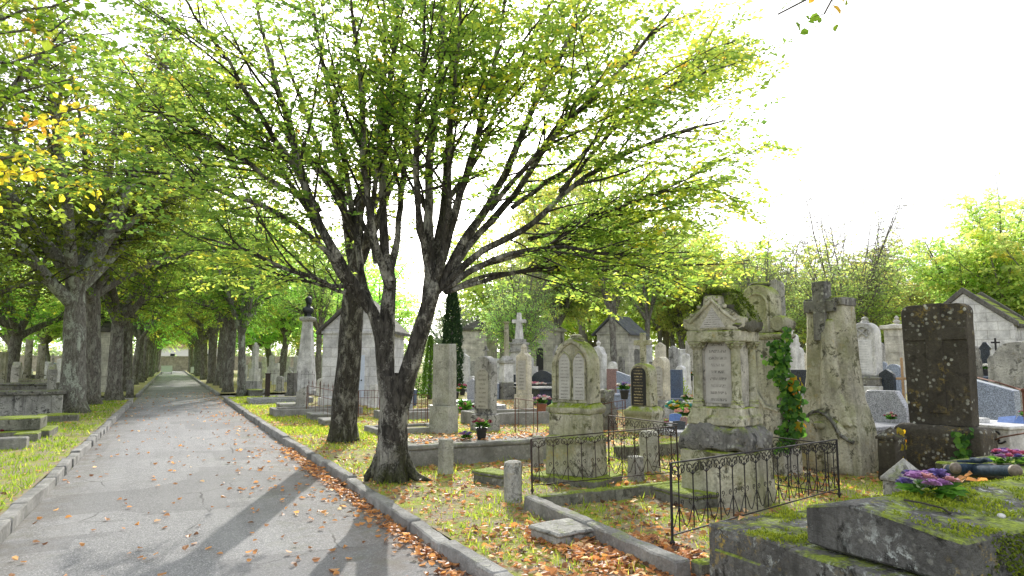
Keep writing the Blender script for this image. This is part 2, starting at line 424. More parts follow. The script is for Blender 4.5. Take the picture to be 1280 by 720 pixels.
class MB:
    "collects boxes, prisms, lathes and tubes; build() links them as ONE mesh"
    def __init__(s): s.b = bmesh.new()
    def hull(s, vs, fs):
        vv = [s.b.verts.new(v) for v in vs]
        for f in fs:
            try: s.b.faces.new([vv[i] for i in f])
            except ValueError: pass
        return s
    def box(s, x0, x1, y0, y1, z0, z1, taper=0, tapery=None):
        t = taper; u = t if tapery is None else tapery
        vs = [(x0, y0, z0), (x1, y0, z0), (x1, y1, z0), (x0, y1, z0), (x0 + t, y0 + u, z1), (x1 - t, y0 + u, z1), (x1 - t, y1 - u, z1), (x0 + t, y1 - u, z1)]
        return s.hull(vs, [(3, 2, 1, 0), (4, 5, 6, 7), (0, 1, 5, 4), (1, 2, 6, 5), (2, 3, 7, 6), (3, 0, 4, 7)])
    def cbox(s, w, d, z0, z1, taper=0, x=0, y=0):
        return s.box(x - w / 2, x + w / 2, y - d / 2, y + d / 2, z0, z1, taper)
    def prism(s, pts, y0, y1):
        "outline of (x, z) points, counter-clockwise seen from -y, run from y0 to y1"
        n = len(pts)
        vs = [(x, y0, z) for x, z in pts] + [(x, y1, z) for x, z in pts]
        fs = [tuple(range(n)), tuple(range(2 * n - 1, n - 1, -1))]
        fs += [((i + 1) % n, i, n + i, n + (i + 1) % n) for i in range(n)]
        return s.hull(vs, fs)
    def pyr(s, w, d, z0, z1, top=0.0, x=0, y=0):
        return s.box(x - w / 2, x + w / 2, y - d / 2, y + d / 2, z0, z1, w / 2 * (1 - max(top, .02)), d / 2 * (1 - max(top, .02)))
    def lathe(s, prof, n=14, c=(0, 0, 0)):
        rings = []
        for r, z in prof:
            rings.append([s.b.verts.new((c[0] + r * math.cos(2 * PI * i / n), c[1] + r * math.sin(2 * PI * i / n), c[2] + z)) for i in range(n)])
        for a, b in zip(rings, rings[1:]):
            for i in range(n): s.b.faces.new((a[i], a[(i + 1) % n], b[(i + 1) % n], b[i]))
        s.b.faces.new(rings[0][::-1]); s.b.faces.new(rings[-1])
        return s
    def tube(s, pts, r, n=6, close=True):
        pts = [Vector(p) for p in pts]
        rs = r if isinstance(r, (list, tuple)) else [r] * len(pts)
        rings = []; ref = Vector((.13, .27, 1)).normalized()
        for i, p in enumerate(pts):
            t = (pts[min(i + 1, len(pts) - 1)] - pts[max(i - 1, 0)]).normalized()
            u = t.cross(ref)
            if u.length < .1: u = t.cross(Vector((1, 0, 0)))
            u.normalize(); v = t.cross(u)
            rings.append([s.b.verts.new(p + (u * math.cos(2 * PI * k / n) + v * math.sin(2 * PI * k / n)) * rs[i]) for k in range(n)])
        for a, b in zip(rings, rings[1:]):
            for i in range(n): s.b.faces.new((a[i], a[(i + 1) % n], b[(i + 1) % n], b[i]))
        if close: s.b.faces.new(rings[0][::-1]); s.b.faces.new(rings[-1])
        return s
    def loft(s, secs):
        "stack of (cx, cy, z, w, d) rectangles"
        rings = []
        for cx, cy, z, w_, d in secs:
            rings.append([s.b.verts.new((cx + a * w_ / 2, cy + b * d / 2, z)) for a, b in ((-1, -1), (1, -1), (1, 1), (-1, 1))])
        for a, b in zip(rings, rings[1:]):
            for i in range(4): s.b.faces.new((a[i], a[(i + 1) % 4], b[(i + 1) % 4], b[i]))
        s.b.faces.new(rings[0][::-1]); s.b.faces.new(rings[-1])
        return s
    def ball(s, c, r, sx=1, sy=1, sz=1, sub=2):
        m = Matrix.Translation(c) @ Matrix.Diagonal((r * sx, r * sy, r * sz, 1))
        bmesh.ops.create_icosphere(s.b, subdivisions=sub, radius=1, matrix=m)
        return s
    def xf(s, mat):
        bmesh.ops.transform(s.b, matrix=mat, verts=s.b.verts); return s
    def build(s, name, mat, parent=None, bevel=.008, wob=0, cuts=0, wscale=4, smooth=None, kind=None, label=None, seg=1):
        b = s.b
        bmesh.ops.recalc_face_normals(b, faces=b.faces)
        if bevel:
            es = [e for e in b.edges if len(e.link_faces) == 2 and e.calc_face_angle(0) > .5 and e.calc_length() > bevel * 2.5]
            bmesh.ops.bevel(b, geom=es, offset=bevel, segments=seg, affect='EDGES', profile=.5, clamp_overlap=True)
        if cuts:
            es = [e for e in b.edges if e.calc_length() > cuts]
            for _ in range(4):
                if not es: break
                bmesh.ops.subdivide_edges(b, edges=es, cuts=1, use_grid_fill=True)
                es = [e for e in b.edges if e.calc_length() > cuts]
                if len(b.verts) > 30000: break
        if wob:
            o = Vector((sum(map(ord, name)) % 17, len(b.verts) % 13, 0))
            for v in b.verts:
                q = (v.co + o) * wscale
                v.co += Vector((mnoise.noise(q), mnoise.noise(q + Vector((7, 3, 1))), mnoise.noise(q + Vector((2, 9, 5))))) * wob
                q = q * 3.1
                v.co += Vector((mnoise.noise(q), mnoise.noise(q + Vector((7, 3, 1))), mnoise.noise(q + Vector((2, 9, 5))))) * wob * .45
        me = bpy.data.meshes.new(name)
        b.to_mesh(me); b.free()
        if smooth is not None:
            me.polygons.foreach_set('use_smooth', [True] * len(me.polygons))
            try: me.set_sharp_from_angle(angle=R(smooth))
            except Exception: pass
        return link(name, me, mat, parent, kind, label)

def arc(cx, cz, r, a0, a1, n=10, rz=None):
    rz = r if rz is None else rz
    return [(cx + r * math.cos(R(a0 + (a1 - a0) * i / n)), cz + rz * math.sin(R(a0 + (a1 - a0) * i / n))) for i in range(n + 1)]

def round_top(w_, h, rise=None, n=12):
    rise = w_ / 2 if rise is None else rise
    return [(-w_ / 2, 0), (w_ / 2, 0)] + arc(0, h - rise, w_ / 2, 0, 180, n, rise)

def lancet(w_, h, spring, n=8, z0=0, x=0):
    "pointed arch outline"
    rise = h - spring
    hw = w_ / 2
    Rr = (hw * hw + rise * rise) / (2 * hw)
    right = [(x + hw - Rr + Rr * math.cos(t), z0 + spring + Rr * math.sin(t)) for t in [math.asin(rise / Rr) * i / n for i in range(n + 1)]] if rise <= Rr else \
            [(x + hw * math.cos(PI / 2 * i / n), z0 + spring + rise * math.sin(PI / 2 * i / n)) for i in range(n + 1)]
    left = [(2 * x - px, pz) for px, pz in right[::-1]][1:]
    return [(x - hw, z0), (x + hw, z0)] + right + left

def cross_pts(w_, h, t, arm):
    a = t / 2
    return [(-a, 0), (a, 0), (a, arm - a), (w_ / 2, arm - a), (w_ / 2, arm + a), (a, arm + a), (a, h), (-a, h), (-a, arm + a), (-w_ / 2, arm + a), (-w_ / 2, arm - a), (-a, arm - a)]

# ---- fast raw meshes
def raw_mesh(name, V, loops, starts, totals, tint=None, smooth=False):
    me = bpy.data.meshes.new(name)
    me.vertices.add(len(V)); me.vertices.foreach_set('co', np.asarray(V, np.float32).ravel())
    me.loops.add(len(loops)); me.loops.foreach_set('vertex_index', np.asarray(loops, np.int32))
    me.polygons.add(len(starts)); me.polygons.foreach_set('loop_start', np.asarray(starts, np.int32))
    try: me.polygons.foreach_set('loop_total', np.asarray(totals, np.int32))
    except Exception: pass
    me.polygons.foreach_set('use_smooth', np.full(len(starts), smooth))
    if tint is not None:
        a = me.attributes.new('tint', 'FLOAT', 'POINT'); a.data.foreach_set('value', np.asarray(tint, np.float32))
    me.update(calc_edges=True)
    me.validate()
    return me

def nrm(a): return a / np.maximum(np.linalg.norm(a, axis=1, keepdims=True), 1e-6)

def leaf_mesh(name, P, D, N, S, tint, aspect=.55, fold=.18, round_=False):
    "P base points, D direction, N normal, S length: one folded leaf each"
    P = np.asarray(P, float); n = len(P)
    D = nrm(np.asarray(D, float)); N = np.asarray(N, float)
    side = nrm(np.cross(D, N)); N = np.cross(side, D)
    S = np.asarray(S, float)[:, None]
    if round_:
        V = np.stack([P, P + D * S * .28 + side * S * aspect * .5 + N * S * fold * .8, P + D * S * .68 + side * S * aspect * .42 + N * S * fold,
                      P + D * S + N * S * -.04, P + D * S * .68 - side * S * aspect * .42 + N * S * fold, P + D * S * .28 - side * S * aspect * .5 + N * S * fold * .8], 1)
        idx = np.array([[0, 1, 2, 3], [0, 3, 4, 5]])
        k, m = 6, 4
    else:
        V = np.stack([P, P + D * S * .45 + side * S * aspect * .5 + N * S * fold, P + D * S, P + D * S * .45 - side * S * aspect * .5 + N * S * fold], 1)
        idx = np.array([[0, 1, 2], [0, 2, 3]])
        k, m = 4, 3
    V = V.reshape(-1, 3)
    L = (np.arange(n)[:, None, None] * k + idx[None]).reshape(-1)
    starts = np.arange(0, len(L), m)
    return raw_mesh(name, V, L, starts, np.full(len(starts), m), np.repeat(np.asarray(tint), k))

def tubes_mesh(name, paths):
    "paths: list of (pts Nx3, radii N, sides)"
    Vs, Ls, St = [], [], []; off = 0
    for pts, rad, ns in paths:
        pts = np.asarray(pts, float); rad = np.asarray(rad, float); n = len(pts)
        t = nrm(np.gradient(pts, axis=0))
        ref = np.array([.17, .31, .93]) if abs(t[:, 2].mean()) < .8 else np.array([1.0, .1, .05])
        u = nrm(np.cross(t, ref)); v = np.cross(t, u)
        a = np.arange(ns) * 2 * PI / ns
        ring = pts[:, None] + rad[:, None, None] * (np.cos(a)[None, :, None] * u[:, None] + np.sin(a)[None, :, None] * v[:, None])
        Vs.append(ring.reshape(-1, 3))
        i = np.arange(n - 1)[:, None] * ns; j = np.arange(ns)[None]; j2 = (j + 1) % ns
        q = np.stack([i + j, i + j2, i + ns + j2, i + ns + j], -1).reshape(-1, 4) + off
        Ls.append(q); off += n * ns
    V = np.concatenate(Vs); Q = np.concatenate(Ls)
    st = np.arange(len(Q)) * 4
    return raw_mesh(name, V, Q.ravel(), st, np.full(len(Q), 4), None, True)

def grid_sheet(name, xs, ys, zf, mat, kind='structure'):
    X, Y = np.meshgrid(xs, ys)
    Z = zf(X, Y)
    V = np.stack([X, Y, Z], -1).reshape(-1, 3)
    nx, ny = len(xs), len(ys)
    i = (np.arange(ny - 1)[:, None] * nx + np.arange(nx - 1)[None]).ravel()
    Q = np.stack([i, i + 1, i + nx + 1, i + nx], -1)
    me = raw_mesh(name, V, Q.ravel(), np.arange(len(Q)) * 4, np.full(len(Q), 4), None, True)
    return link(name, me, mat, None, kind)

def nfield(X, Y, s, seed=0):
    "cheap smooth pseudo-noise, -1..1"
    return (np.sin(X * s * 1.0 + seed) * np.cos(Y * s * 1.3 + seed * 2.1) + .6 * np.sin(X * s * 2.3 + Y * s * 1.7 + seed * 3.3) + .4 * np.cos(X * s * 3.9 - Y * s * 3.1 + seed)) / 2

# ------------------------------------------------------------------ the setting
ROAD_L, ROAD_R, KW = -1.36, 2.20, .16
ROAD_Z = -.11
def gz(X, Y):
    "ground height: gentle bumps away from the kerbs"
    d = np.minimum(np.abs(X - ROAD_L + KW / 2), np.abs(X - ROAD_R - KW / 2))
    f = np.clip((d - .15) / 1.0, 0, 1)
    return f * (.018 * nfield(X, Y, 1.7, 1) + .015 * nfield(X, Y, 4.1, 2))

def ground_material():
    k = NT('leaf_strewn_lawn')
    p = k.pos()
    n1 = k.noise(p, .55, 5, .65); n2 = k.noise(p, 9, 5, .7); n3 = k.noise(p, 60, 3, .7)
    grass = k.mix(k.step(n2, .3, .7), (.18, .23, .03), (.44, .48, .06))
    soil = k.mix(k.step(n3, .3, .7), (.17, .13, .09), (.46, .40, .29))
    base = k.mix(k.step(k.noise(p, 2.4, 5, .7), .44, .58), soil, grass)
    v = k.n("ShaderNodeTexVoronoi"); v.inputs['Scale'].default_value = 17; v.inputs['Randomness'].default_value = 1
    k.l(p, v.inputs[0])
    sp = k.n("ShaderNodeSeparateXYZ"); k.l(v.outputs['Color'], sp.inputs[0])
    lc = k.ramp(sp.outputs[0], [(0, (.14, .075, .04)), (.4, (.36, .18, .07)), (.75, (.58, .30, .11)), (1, (.68, .50, .25))])
    px = k.n("ShaderNodeSeparateXYZ"); k.l(p, px.inputs[0])
    right = k.step(px.outputs[0], -2, 3)
    dens = k.math('ADD', k.math('MULTIPLY', k.step(n1, .35, .62), .45), k.math('MULTIPLY', right, .28))
    has = k.math('MULTIPLY', k.math('LESS_THAN', sp.outputs[1], dens), k.math('LESS_THAN', v.outputs['Distance'], .42))
    base = k.mix(has, base, lc)
    k.bump(k.math('ADD', n2, k.math('ADD', n3, has)), .8, .03)
    return k.out(base, .95)

def road_material():
    k = NT('worn_asphalt')
    p = k.pos()
    n1 = k.noise(p, .8, 5, .6); n2 = k.noise(p, 130, 3, .7); n3 = k.noise(p, 14, 5, .7)
    base = k.mix(k.step(n1, .3, .7), (.19, .192, .20), (.27, .27, .28))
    v = k.vor(p, 120, 'Color'); sp = k.n("ShaderNodeSeparateXYZ"); k.l(v, sp.inputs[0])
    base = k.mix(k.step(sp.outputs[0], .55, 1), base, (.46, .455, .45))
    base = k.mix(k.math('MULTIPLY', k.step(sp.outputs[1], .6, 1), .75), base, (.09, .09, .095))
    base = k.mix(k.math('MULTIPLY', k.step(n3, .5, .75), .4), base, (.13, .13, .13))
    px = k.n("ShaderNodeSeparateXYZ"); k.l(p, px.inputs[0])
    edge = k.math('MAXIMUM', k.step(px.outputs[0], .3, 2.1), k.math('MULTIPLY', k.step(px.outputs[0], -.5, -1.35), .5))
    mo = k.math('MULTIPLY', edge, k.step(k.noise(p, 2.1, 5, .72), .52, .66))
    base = k.mix(k.math('MULTIPLY', mo, .55), base, (.115, .135, .035))
    # worn wheel tracks, old repair patches, fine cracks, dirt and crumbled leaf along the gutters
    st = k.n("ShaderNodeMapping"); st.inputs['Scale'].default_value = (2.2, .10, 1); k.l(p, st.inputs[0])
    base = k.mix(k.math('MULTIPLY', k.step(k.noise(st.outputs[0], 1.6, 4, .6), .45, .7), .38), base, (.34, .34, .345))
    pv = k.n("ShaderNodeTexVoronoi"); pv.inputs['Scale'].default_value = .55; pv.feature = 'F1'; pv.distance = 'CHEBYCHEV'; k.l(p, pv.inputs[0])
    ps = k.n("ShaderNodeSeparateXYZ"); k.l(pv.outputs['Color'], ps.inputs[0])
    base = k.mix(k.math('MULTIPLY', k.math('GREATER_THAN', ps.outputs[0], .66), .33), base, (.10, .10, .105))
    cv = k.n("ShaderNodeTexVoronoi"); cv.inputs['Scale'].default_value = .9; cv.feature = 'DISTANCE_TO_EDGE'
    cw = k.n("ShaderNodeMix"); cw.data_type = 'RGBA'; cw.inputs[0].default_value = .12
    cn = k.n("ShaderNodeTexNoise"); cn.inputs['Scale'].default_value = 3; cn.inputs['Detail'].default_value = 6; k.l(p, cn.inputs[0])
    k.l(p, cw.inputs[6]); k.l(cn.outputs['Color'], cw.inputs[7]); k.l(cw.outputs[2], cv.inputs[0])
    crk = k.math('MULTIPLY', k.step(cv.outputs['Distance'], .011, .004), k.step(n1, .5, .62))
    base = k.mix(k.math('MULTIPLY', crk, .8), base, (.045, .045, .045))
    di = k.math('MULTIPLY', k.step(px.outputs[0], 1.0, 2.2), k.step(k.noise(p, 4, 6, .75), .38, .62))
    base = k.mix(k.math('MULTIPLY', di, .6), base, (.13, .09, .06))
    dl = k.math('MULTIPLY', k.step(px.outputs[0], -.7, -1.36), k.step(k.noise(p, 4, 6, .75), .38, .62))
    base = k.mix(k.math('MULTIPLY', dl, .6), base, (.12, .10, .07))
    base = k.mix(k.math('MULTIPLY', k.step(k.noise(p, .33, 3, .5), .5, .7), .35), base, (.13, .13, .135))
    k.bump(k.math('ADD', n2, k.math('MULTIPLY', sp.outputs[0], .5)), .55, .008)
    return k.out(base, .88)
M['ground'] = ground_material()
M['road'] = road_material()

CR0, CR1 = 34.2, 38.6      # the cross lane
def rng_(a, b, step): return np.concatenate([np.arange(a, b, step), [b]])
# base terrain to the horizon, just under the lawns
grid_sheet('terrain', np.array([-900., -60, 70, 900]), np.array([-300., -30, 160, 1500]), lambda X, Y: X * 0 - .135, M['ground'])
grid_sheet('road', np.array([ROAD_L, .4, ROAD_R]), rng_(-30, 152, 3), lambda X, Y: ROAD_Z + .02 * (1 - ((X - .42) / 1.8) ** 2), M['road'])
grid_sheet('side_road', np.array([-58., ROAD_L - KW]), np.array([CR0, CR1]), lambda X, Y: X * 0 - .10, M['road'])
grid_sheet('side_road', np.array([ROAD_R + KW, 60.]), np.array([CR0, CR1]), lambda X, Y: X * 0 - .10, M['road'])
grid_sheet('lawn', rng_(ROAD_R + KW, 24, .22), rng_(-1, CR0, .22), gz, M['ground'])
grid_sheet('lawn', np.array([24., 40, 66]), rng_(-1, CR0, 6), lambda X, Y: X * 0, M['ground'])
grid_sheet('lawn', rng_(ROAD_R + KW, 66, 5), rng_(CR1, 155, 8), lambda X, Y: X * 0, M['ground'])
grid_sheet('lawn', rng_(-16, ROAD_L - KW, .22), rng_(2, CR0, .22), gz, M['ground'])
grid_sheet('lawn', np.array([-58., -16]), rng_(2, CR0, 6), lambda X, Y: X * 0, M['ground'])
grid_sheet('lawn', rng_(-58, ROAD_L - KW, 5), rng_(CR1, 155, 8), lambda X, Y: X * 0, M['ground'])

def kerb_run(x0, x1, ya, yb, wav):
    m = MB(); y = ya; r = random.Random(int(ya * 10 + x0 * 7))
    while y < yb:
        L = min(r.uniform(.85, 1.1), yb - y)
        dx = wav(y + L / 2) + r.uniform(-.008, .008); dz = r.uniform(-.018, .02)
        rot = r.uniform(-.02, .02)
        a, b = x0 + dx, x1 + dx
        m.hull([(a - rot, y + .006, -.2), (b - rot, y + .006, -.2), (b + rot, y + L - .006, -.2), (a + rot, y + L - .006, -.2),
                (a - rot + .012, y + .006, .022 + dz), (b - rot - .012, y + .006, .022 + dz), (b + rot - .012, y + L - .006, .022 + dz), (a + rot + .012, y + L - .006, .022 + dz)],
               [(3, 2, 1, 0), (4, 5, 6, 7), (0, 1, 5, 4), (1, 2, 6, 5), (2, 3, 7, 6), (3, 0, 4, 7)])
        y += L
    return m
bul = lambda y: .055 * math.exp(-((y - 11.2) / 2.0) ** 2) * (1 if y < 12 else .6)
kerb_run(ROAD_R, ROAD_R + KW + .004, 1.0, CR0 - .3, bul).build('kerb', M['roadkerb'], bevel=.014, cuts=.2, wob=.008, wscale=7, kind='structure', smooth=40)
kerb_run(ROAD_R, ROAD_R + KW, CR1 + .3, 150, lambda y: 0).build('kerb', M['roadkerb'], bevel=0, kind='structure')
kerb_run(ROAD_L - KW - .004, ROAD_L, 3.0, CR0 - .3, lambda y: 0).build('kerb', M['roadkerb'], bevel=.014, cuts=.2, wob=.008, wscale=7, kind='structure', smooth=40)
kerb_run(ROAD_L - KW, ROAD_L, CR1 + .3, 150, lambda y: 0).build('kerb', M['roadkerb'], bevel=0, kind='structure')
# ------------------------------------------------------------------ trees
def nprng(seed): return np.random.default_rng(seed)
def unit(v): return v / max(np.linalg.norm(v), 1e-6)

def grow_path(rng, p, d, L, n, curl=0.0, wander=.08, out=None):
    pts = [np.array(p, float)]; d = unit(np.array(d, float)); st = L / n
    for i in range(n):
        d = d + np.array([0, 0, curl]) / n + rng.normal(0, wander, 3)
        if out is not None: d = d + out / n
        d = unit(d)
        pts.append(pts[-1] + d * st)
    return np.array(pts)

def resample(pts, n, smooth=True):
    pts = np.asarray(pts, float)
    if smooth and len(pts) > 2:                    # Catmull-Rom
        P = np.vstack([2 * pts[0] - pts[1], pts, 2 * pts[-1] - pts[-2]]); o = []
        for i in range(1, len(P) - 2):
            for t in np.linspace(0, 1, 8, endpoint=False):
                a, b, c, d = P[i - 1], P[i], P[i + 1], P[i + 2]
                o.append(.5 * (2 * b + (c - a) * t + (2 * a - 5 * b + 4 * c - d) * t * t + (3 * b - a - 3 * c + d) * t ** 3))
        o.append(P[-2]); pts = np.array(o)
    s = np.concatenate([[0], np.cumsum(np.linalg.norm(np.diff(pts, axis=0), axis=1))])
    q = np.linspace(0, s[-1], n)
    return np.stack([np.interp(q, s, pts[:, k]) for k in range(3)], 1)

class Foliage:
    def __init__(s): s.P, s.D, s.N, s.S, s.T = [], [], [], [], []
    def add(s, p, d, n, size, t):
        s.P.append(p); s.D.append(d); s.N.append(n); s.S.append(size); s.T.append(t)
    def mesh(s, name, **kw): return leaf_mesh(name, s.P, s.D, s.N, s.S, s.T, **kw)

def leafy_twig(rng, fol, paths, p, d, L, leaf, step, tint, r0=.004, flat=.75, droop=-.15, twig=True, ns=3):
    d = unit(d); up = np.array([0, 0, 1.])
    pts = grow_path(rng, p, d, L, 3, droop, .10)
    if twig: paths.append((pts, np.linspace(r0, r0 * .35, 4), ns))
    n = max(2, int(L / step)); sgn = 1
    for i in range(n + 1):
        f = .15 + .85 * i / n
        q = f * 3; k = min(int(q), 2); pos = pts[k] + (pts[k + 1] - pts[k]) * (q - k)
        t = unit(pts[k + 1] - pts[k]); sd = unit(np.cross(t, up) + 1e-4)
        sgn = -sgn
        dd = t * (.45 if i < n else 1.5) + sd * sgn * .9 + rng.normal(0, .22, 3)
        nn = up * flat + rng.normal(0, .42, 3)
        fol.add(pos, dd, nn, leaf * rng.uniform(.55, 1.35), np.clip(tint + rng.normal(0, .13), 0, 1))

def branchlets(rng, fol, paths, limb, rad, start, step, length, twig_step, twig_len, leaf, leaf_step, tintf, spread=(38, 62), outward=None, flat=.75, droop=-.12, zfl=.65, curl=.1, skip=0.0, twig_r=.004):
    "side branches with twigs and leaves along one limb"
    limb = np.asarray(limb); s = np.concatenate([[0], np.cumsum(np.linalg.norm(np.diff(limb, axis=0), axis=1))]); tot = s[-1]
    x = start * tot + rng.uniform(0, step)
    while x < tot:
        if rng.uniform() > skip:
            k = min(np.searchsorted(s, x) - 1, len(limb) - 2); k = max(k, 0)
            f = (x - s[k]) / max(s[k + 1] - s[k], 1e-6)
            p = limb[k] + (limb[k + 1] - limb[k]) * f
            t = unit(limb[k + 1] - limb[k]); fr = x / tot
            rr = np.interp(x, s, rad)
            pe = rng.normal(0, 1, 3); pe = unit(pe - t * pe.dot(t))
            if outward is not None:
                o = np.array([p[0] - outward[0], p[1] - outward[1], 0]); pe = unit(pe + unit(o) * .55); pe = unit(pe - t * pe.dot(t))
            a = R(rng.uniform(*spread))
            d = t * math.cos(a) + pe * math.sin(a); d[2] *= zfl; d = unit(d)
            L = length * rng.uniform(.55, 1.15) * (1 - .45 * fr)
            n = 5
            br = grow_path(rng, p, d, L, n, curl, .07)
            r0 = min(rr * .55, .006 + .012 * L)
            paths.append((br, np.linspace(r0, .003, n + 1), 4 if r0 > .012 else 3))
            tb = tintf(p, rng) + rng.normal(0, .10)
            y = .18 * L; side = rng.choice([-1, 1])
            while y < L:
                q = y / L * n; kk = min(int(q), n - 1); pp = br[kk] + (br[kk + 1] - br[kk]) * (q - kk); tt = unit(br[kk + 1] - br[kk])
                sd = unit(np.cross(tt, [0, 0, 1]) + 1e-4); side = -side
                dd = tt * .7 + sd * side * .75 + np.array([0, 0, rng.normal(0, .22)])
                leafy_twig(rng, fol, paths, pp, dd, twig_len * rng.uniform(.6, 1.25) * (1.1 - .5 * y / L), leaf, leaf_step, tb + rng.normal(0, .06), twig_r, flat, droop)
                y += twig_step * rng.uniform(.7, 1.3)
            leafy_twig(rng, fol, paths, br[-1], br[-1] - br[-2], twig_len * .8, leaf, leaf_step, tb + .05, twig_r, flat, droop)
        x += step * rng.uniform(.6, 1.4)

def trunk_paths(rng, pts, rad, flare=1.45, ns=14, n=18, lump=.05):
    p = resample(pts, n); h = np.linspace(0, 1, n)
    r = np.interp(h, np.linspace(0, 1, len(rad)), rad)
    z = p[:, 2] - p[0, 2]
    r = r * (1 + (flare - 1) * np.exp(-z / .22)) * (1 + rng.normal(0, lump, n))
    return (p, r, ns)

def roughen(me, amp, scale):
    for v in me.vertices:
        q = v.co * scale; q.z *= .35
        n = Vector((v.normal.x, v.normal.y, v.normal.z * .2))
        v.co += n * (mnoise.noise(q) * amp + mnoise.noise(q * 2.7) * amp * .5)

# ---- the big multi-stemmed tree in the foreground -----------------------------------------------
def big_tree():
    rng = nprng(5)
    base = G(490, 600); D0 = DEPTH(base)
    root = thing('hornbeam_tree', 'large multi-stemmed tree with forked black and pale grey trunk nearest the road kerb', 'tree', base)
    inv = np.array(base)
    def path(pix, dd):
        n = len(pix)
        return np.array([np.array(AT(x, y, D0 + dd * (i / (n - 1)) ** 1.15)) - inv for i, (x, y) in enumerate(pix)])
    paths = []; limbs = []
    # main trunk up to the fork and its two leaning stems
    paths.append(trunk_paths(rng, path([(489, 604), (490, 575), (491, 540), (492, 505), (491, 468)], 0), [.24, .208, .198, .188, .165], 1.15, 18, 30, .02))
    stemL = path([(486, 500), (482, 470), (479, 440), (475, 412), (465, 388)], 0)
    stemC = path([(486, 500), (483, 460), (482, 425), (485, 385), (487, 350)], .15)
    stemR = path([(497, 520), (504, 488), (514, 455), (525, 417), (540, 370)], -.1)
    for s_, ra in ((stemL, [.125, .115, .108, .10, .08]), (stemC, [.125, .118, .112, .105, .08]), (stemR, [.14, .135, .125, .115, .105])):
        p = resample(s_, 14); rr = np.interp(np.linspace(0, 1, 14), np.linspace(0, 1, 5), ra) * (1 + rng.normal(0, .02, 14))
        u = unit(p[-1] - p[-2]); p = np.vstack([p, p[-1] + u * .07, p[-1] + u * .15, p[-1] + u * .22]); rr = np.concatenate([rr, [rr[-1] * .86, rr[-1] * .55, .004]])
        paths.append((p, rr, 14))
    spec = [  # pixel course, depth drift, start radius
        ([(463, 388), (445, 360), (425, 325), (395, 255), (366, 155), (335, 65), (312, -30)], -.8, .105),
        ([(460, 385), (425, 350), (398, 312), (345, 270), (275, 245), (205, 228), (160, 222)], -1.4, .06),
        ([(425, 325), (385, 270), (330, 190), (270, 130), (205, 85), (160, 60)], .6, .055),
        ([(400, 265), (350, 180), (290, 80), (245, 20), (220, -30)], -1.6, .05),
        ([(470, 400), (452, 345), (442, 280), (424, 170), (400, 60), (385, -40)], 1.2, .075),
        ([(487, 352), (482, 300), (480, 215), (488, 110), (497, 10), (500, -50)], .3, .095),
        ([(486, 360), (468, 300), (455, 215), (450, 120), (440, 20), (432, -50)], -1.2, .075),
        ([(487, 350), (495, 290), (505, 200), (507, 90), (508, -40)], 1.6, .07),
        ([(534, 385), (535, 320), (531, 220), (537, 120), (543, 20), (546, -50)], .2, .115),
        ([(538, 370), (548, 310), (560, 240), (566, 130), (568, 30), (570, -50)], 1.2, .10),
        ([(540, 372), (552, 320), (575, 245), (600, 160), (622, 70), (640, -30)], -.7, .085),
        ([(545, 365), (572, 320), (612, 262), (650, 180), (690, 95), (735, 15), (765, -30)], .5, .095),
        ([(548, 362), (590, 305), (650, 240), (700, 165), (760, 90), (820, 40), (865, 10)], 1.3, .075),
        ([(552, 360), (600, 318), (655, 292), (720, 240), (785, 200), (850, 175), (905, 160)], -.5, .07),
        ([(552, 362), (600, 335), (660, 315), (720, 305), (790, 285), (850, 262), (900, 258)], .9, .06),
        ([(556, 362), (610, 330), (690, 312), (745, 318), (800, 320), (850, 318)], -.3, .05),
        ([(612, 262), (650, 215), (710, 150), (790, 70), (850, 0)], -1.2, .05),
        ([(535, 330), (520, 260), (515, 170), (522, 80), (525, -40)], -1.5, .07),
        ([(478, 330), (440, 260), (385, 200), (300, 190), (240, 170)], 2.2, .05),
        ([(560, 250), (600, 190), (650, 90), (690, 10), (700, -30)], 2.0, .05),
        ([(445, 362), (405, 352), (350, 335), (300, 318), (250, 305)], -2.0, .04),
        ([(395, 255), (340, 225), (275, 185), (215, 150), (165, 140)], -1.0, .045),
        ([(455, 380), (420, 362), (375, 350), (325, 345)], .9, .035),
        ([(700, 240), (770, 160), (850, 110), (925, 85)], .2, .035),
    ]
    spec += [([(556, 366), (620, 345), (690, 335), (760, 342), (830, 338), (890, 325)], 1.4, .045), ([(556, 366), (615, 340), (680, 335), (740, 338), (790, 345)], 1.0, .034),
             ([(660, 300), (730, 275), (800, 250), (870, 235), (930, 250)], .2, .036), ([(640, 260), (710, 205), (780, 130), (850, 75), (920, 40)], 1.6, .04),
             ([(470, 330), (462, 260), (470, 160), (476, 60), (478, -40)], -.2, .05), ([(552, 330), (556, 260), (550, 160), (556, 60), (560, -40)], -1.7, .055)]
    for pix, dd, r0 in spec:
        p = resample(path(pix, dd), 24); p[2:] += np.cumsum(rng.normal(0, .012, (22, 3)), 0)
        r = r0 * .66 * (1 - np.linspace(0, 1, 24)) ** .7 + .008
        paths.append((p, r, 8)); limbs.append((p, r))
    for k in range(7):                               # surface roots
        a = k * .9 + .3; c, s_ = math.cos(a), math.sin(a); L = rng.uniform(.35, .6) if c > -.2 else .30
        q = np.array([[c * .17, s_ * .17, .34], [c * .25, s_ * .25, .14], [c * .36, s_ * .36, .035], [c * L, s_ * L, -.02], [c * (L + (.2 if c > -.2 else .04)), s_ * (L + (.2 if c > -.2 else .04)), -.1]])
        paths.append((resample(q, 9), np.array([.07, .075, .075, .07, .06, .05, .04, .03, .02]), 8))
    me = tubes_mesh('trunk', paths); roughen(me, .016, 9)
    # a second generation of thin ascending shoots
    fol = Foliage(); tw = []
    xR = np.array(AT(900, 220, D0)) - inv
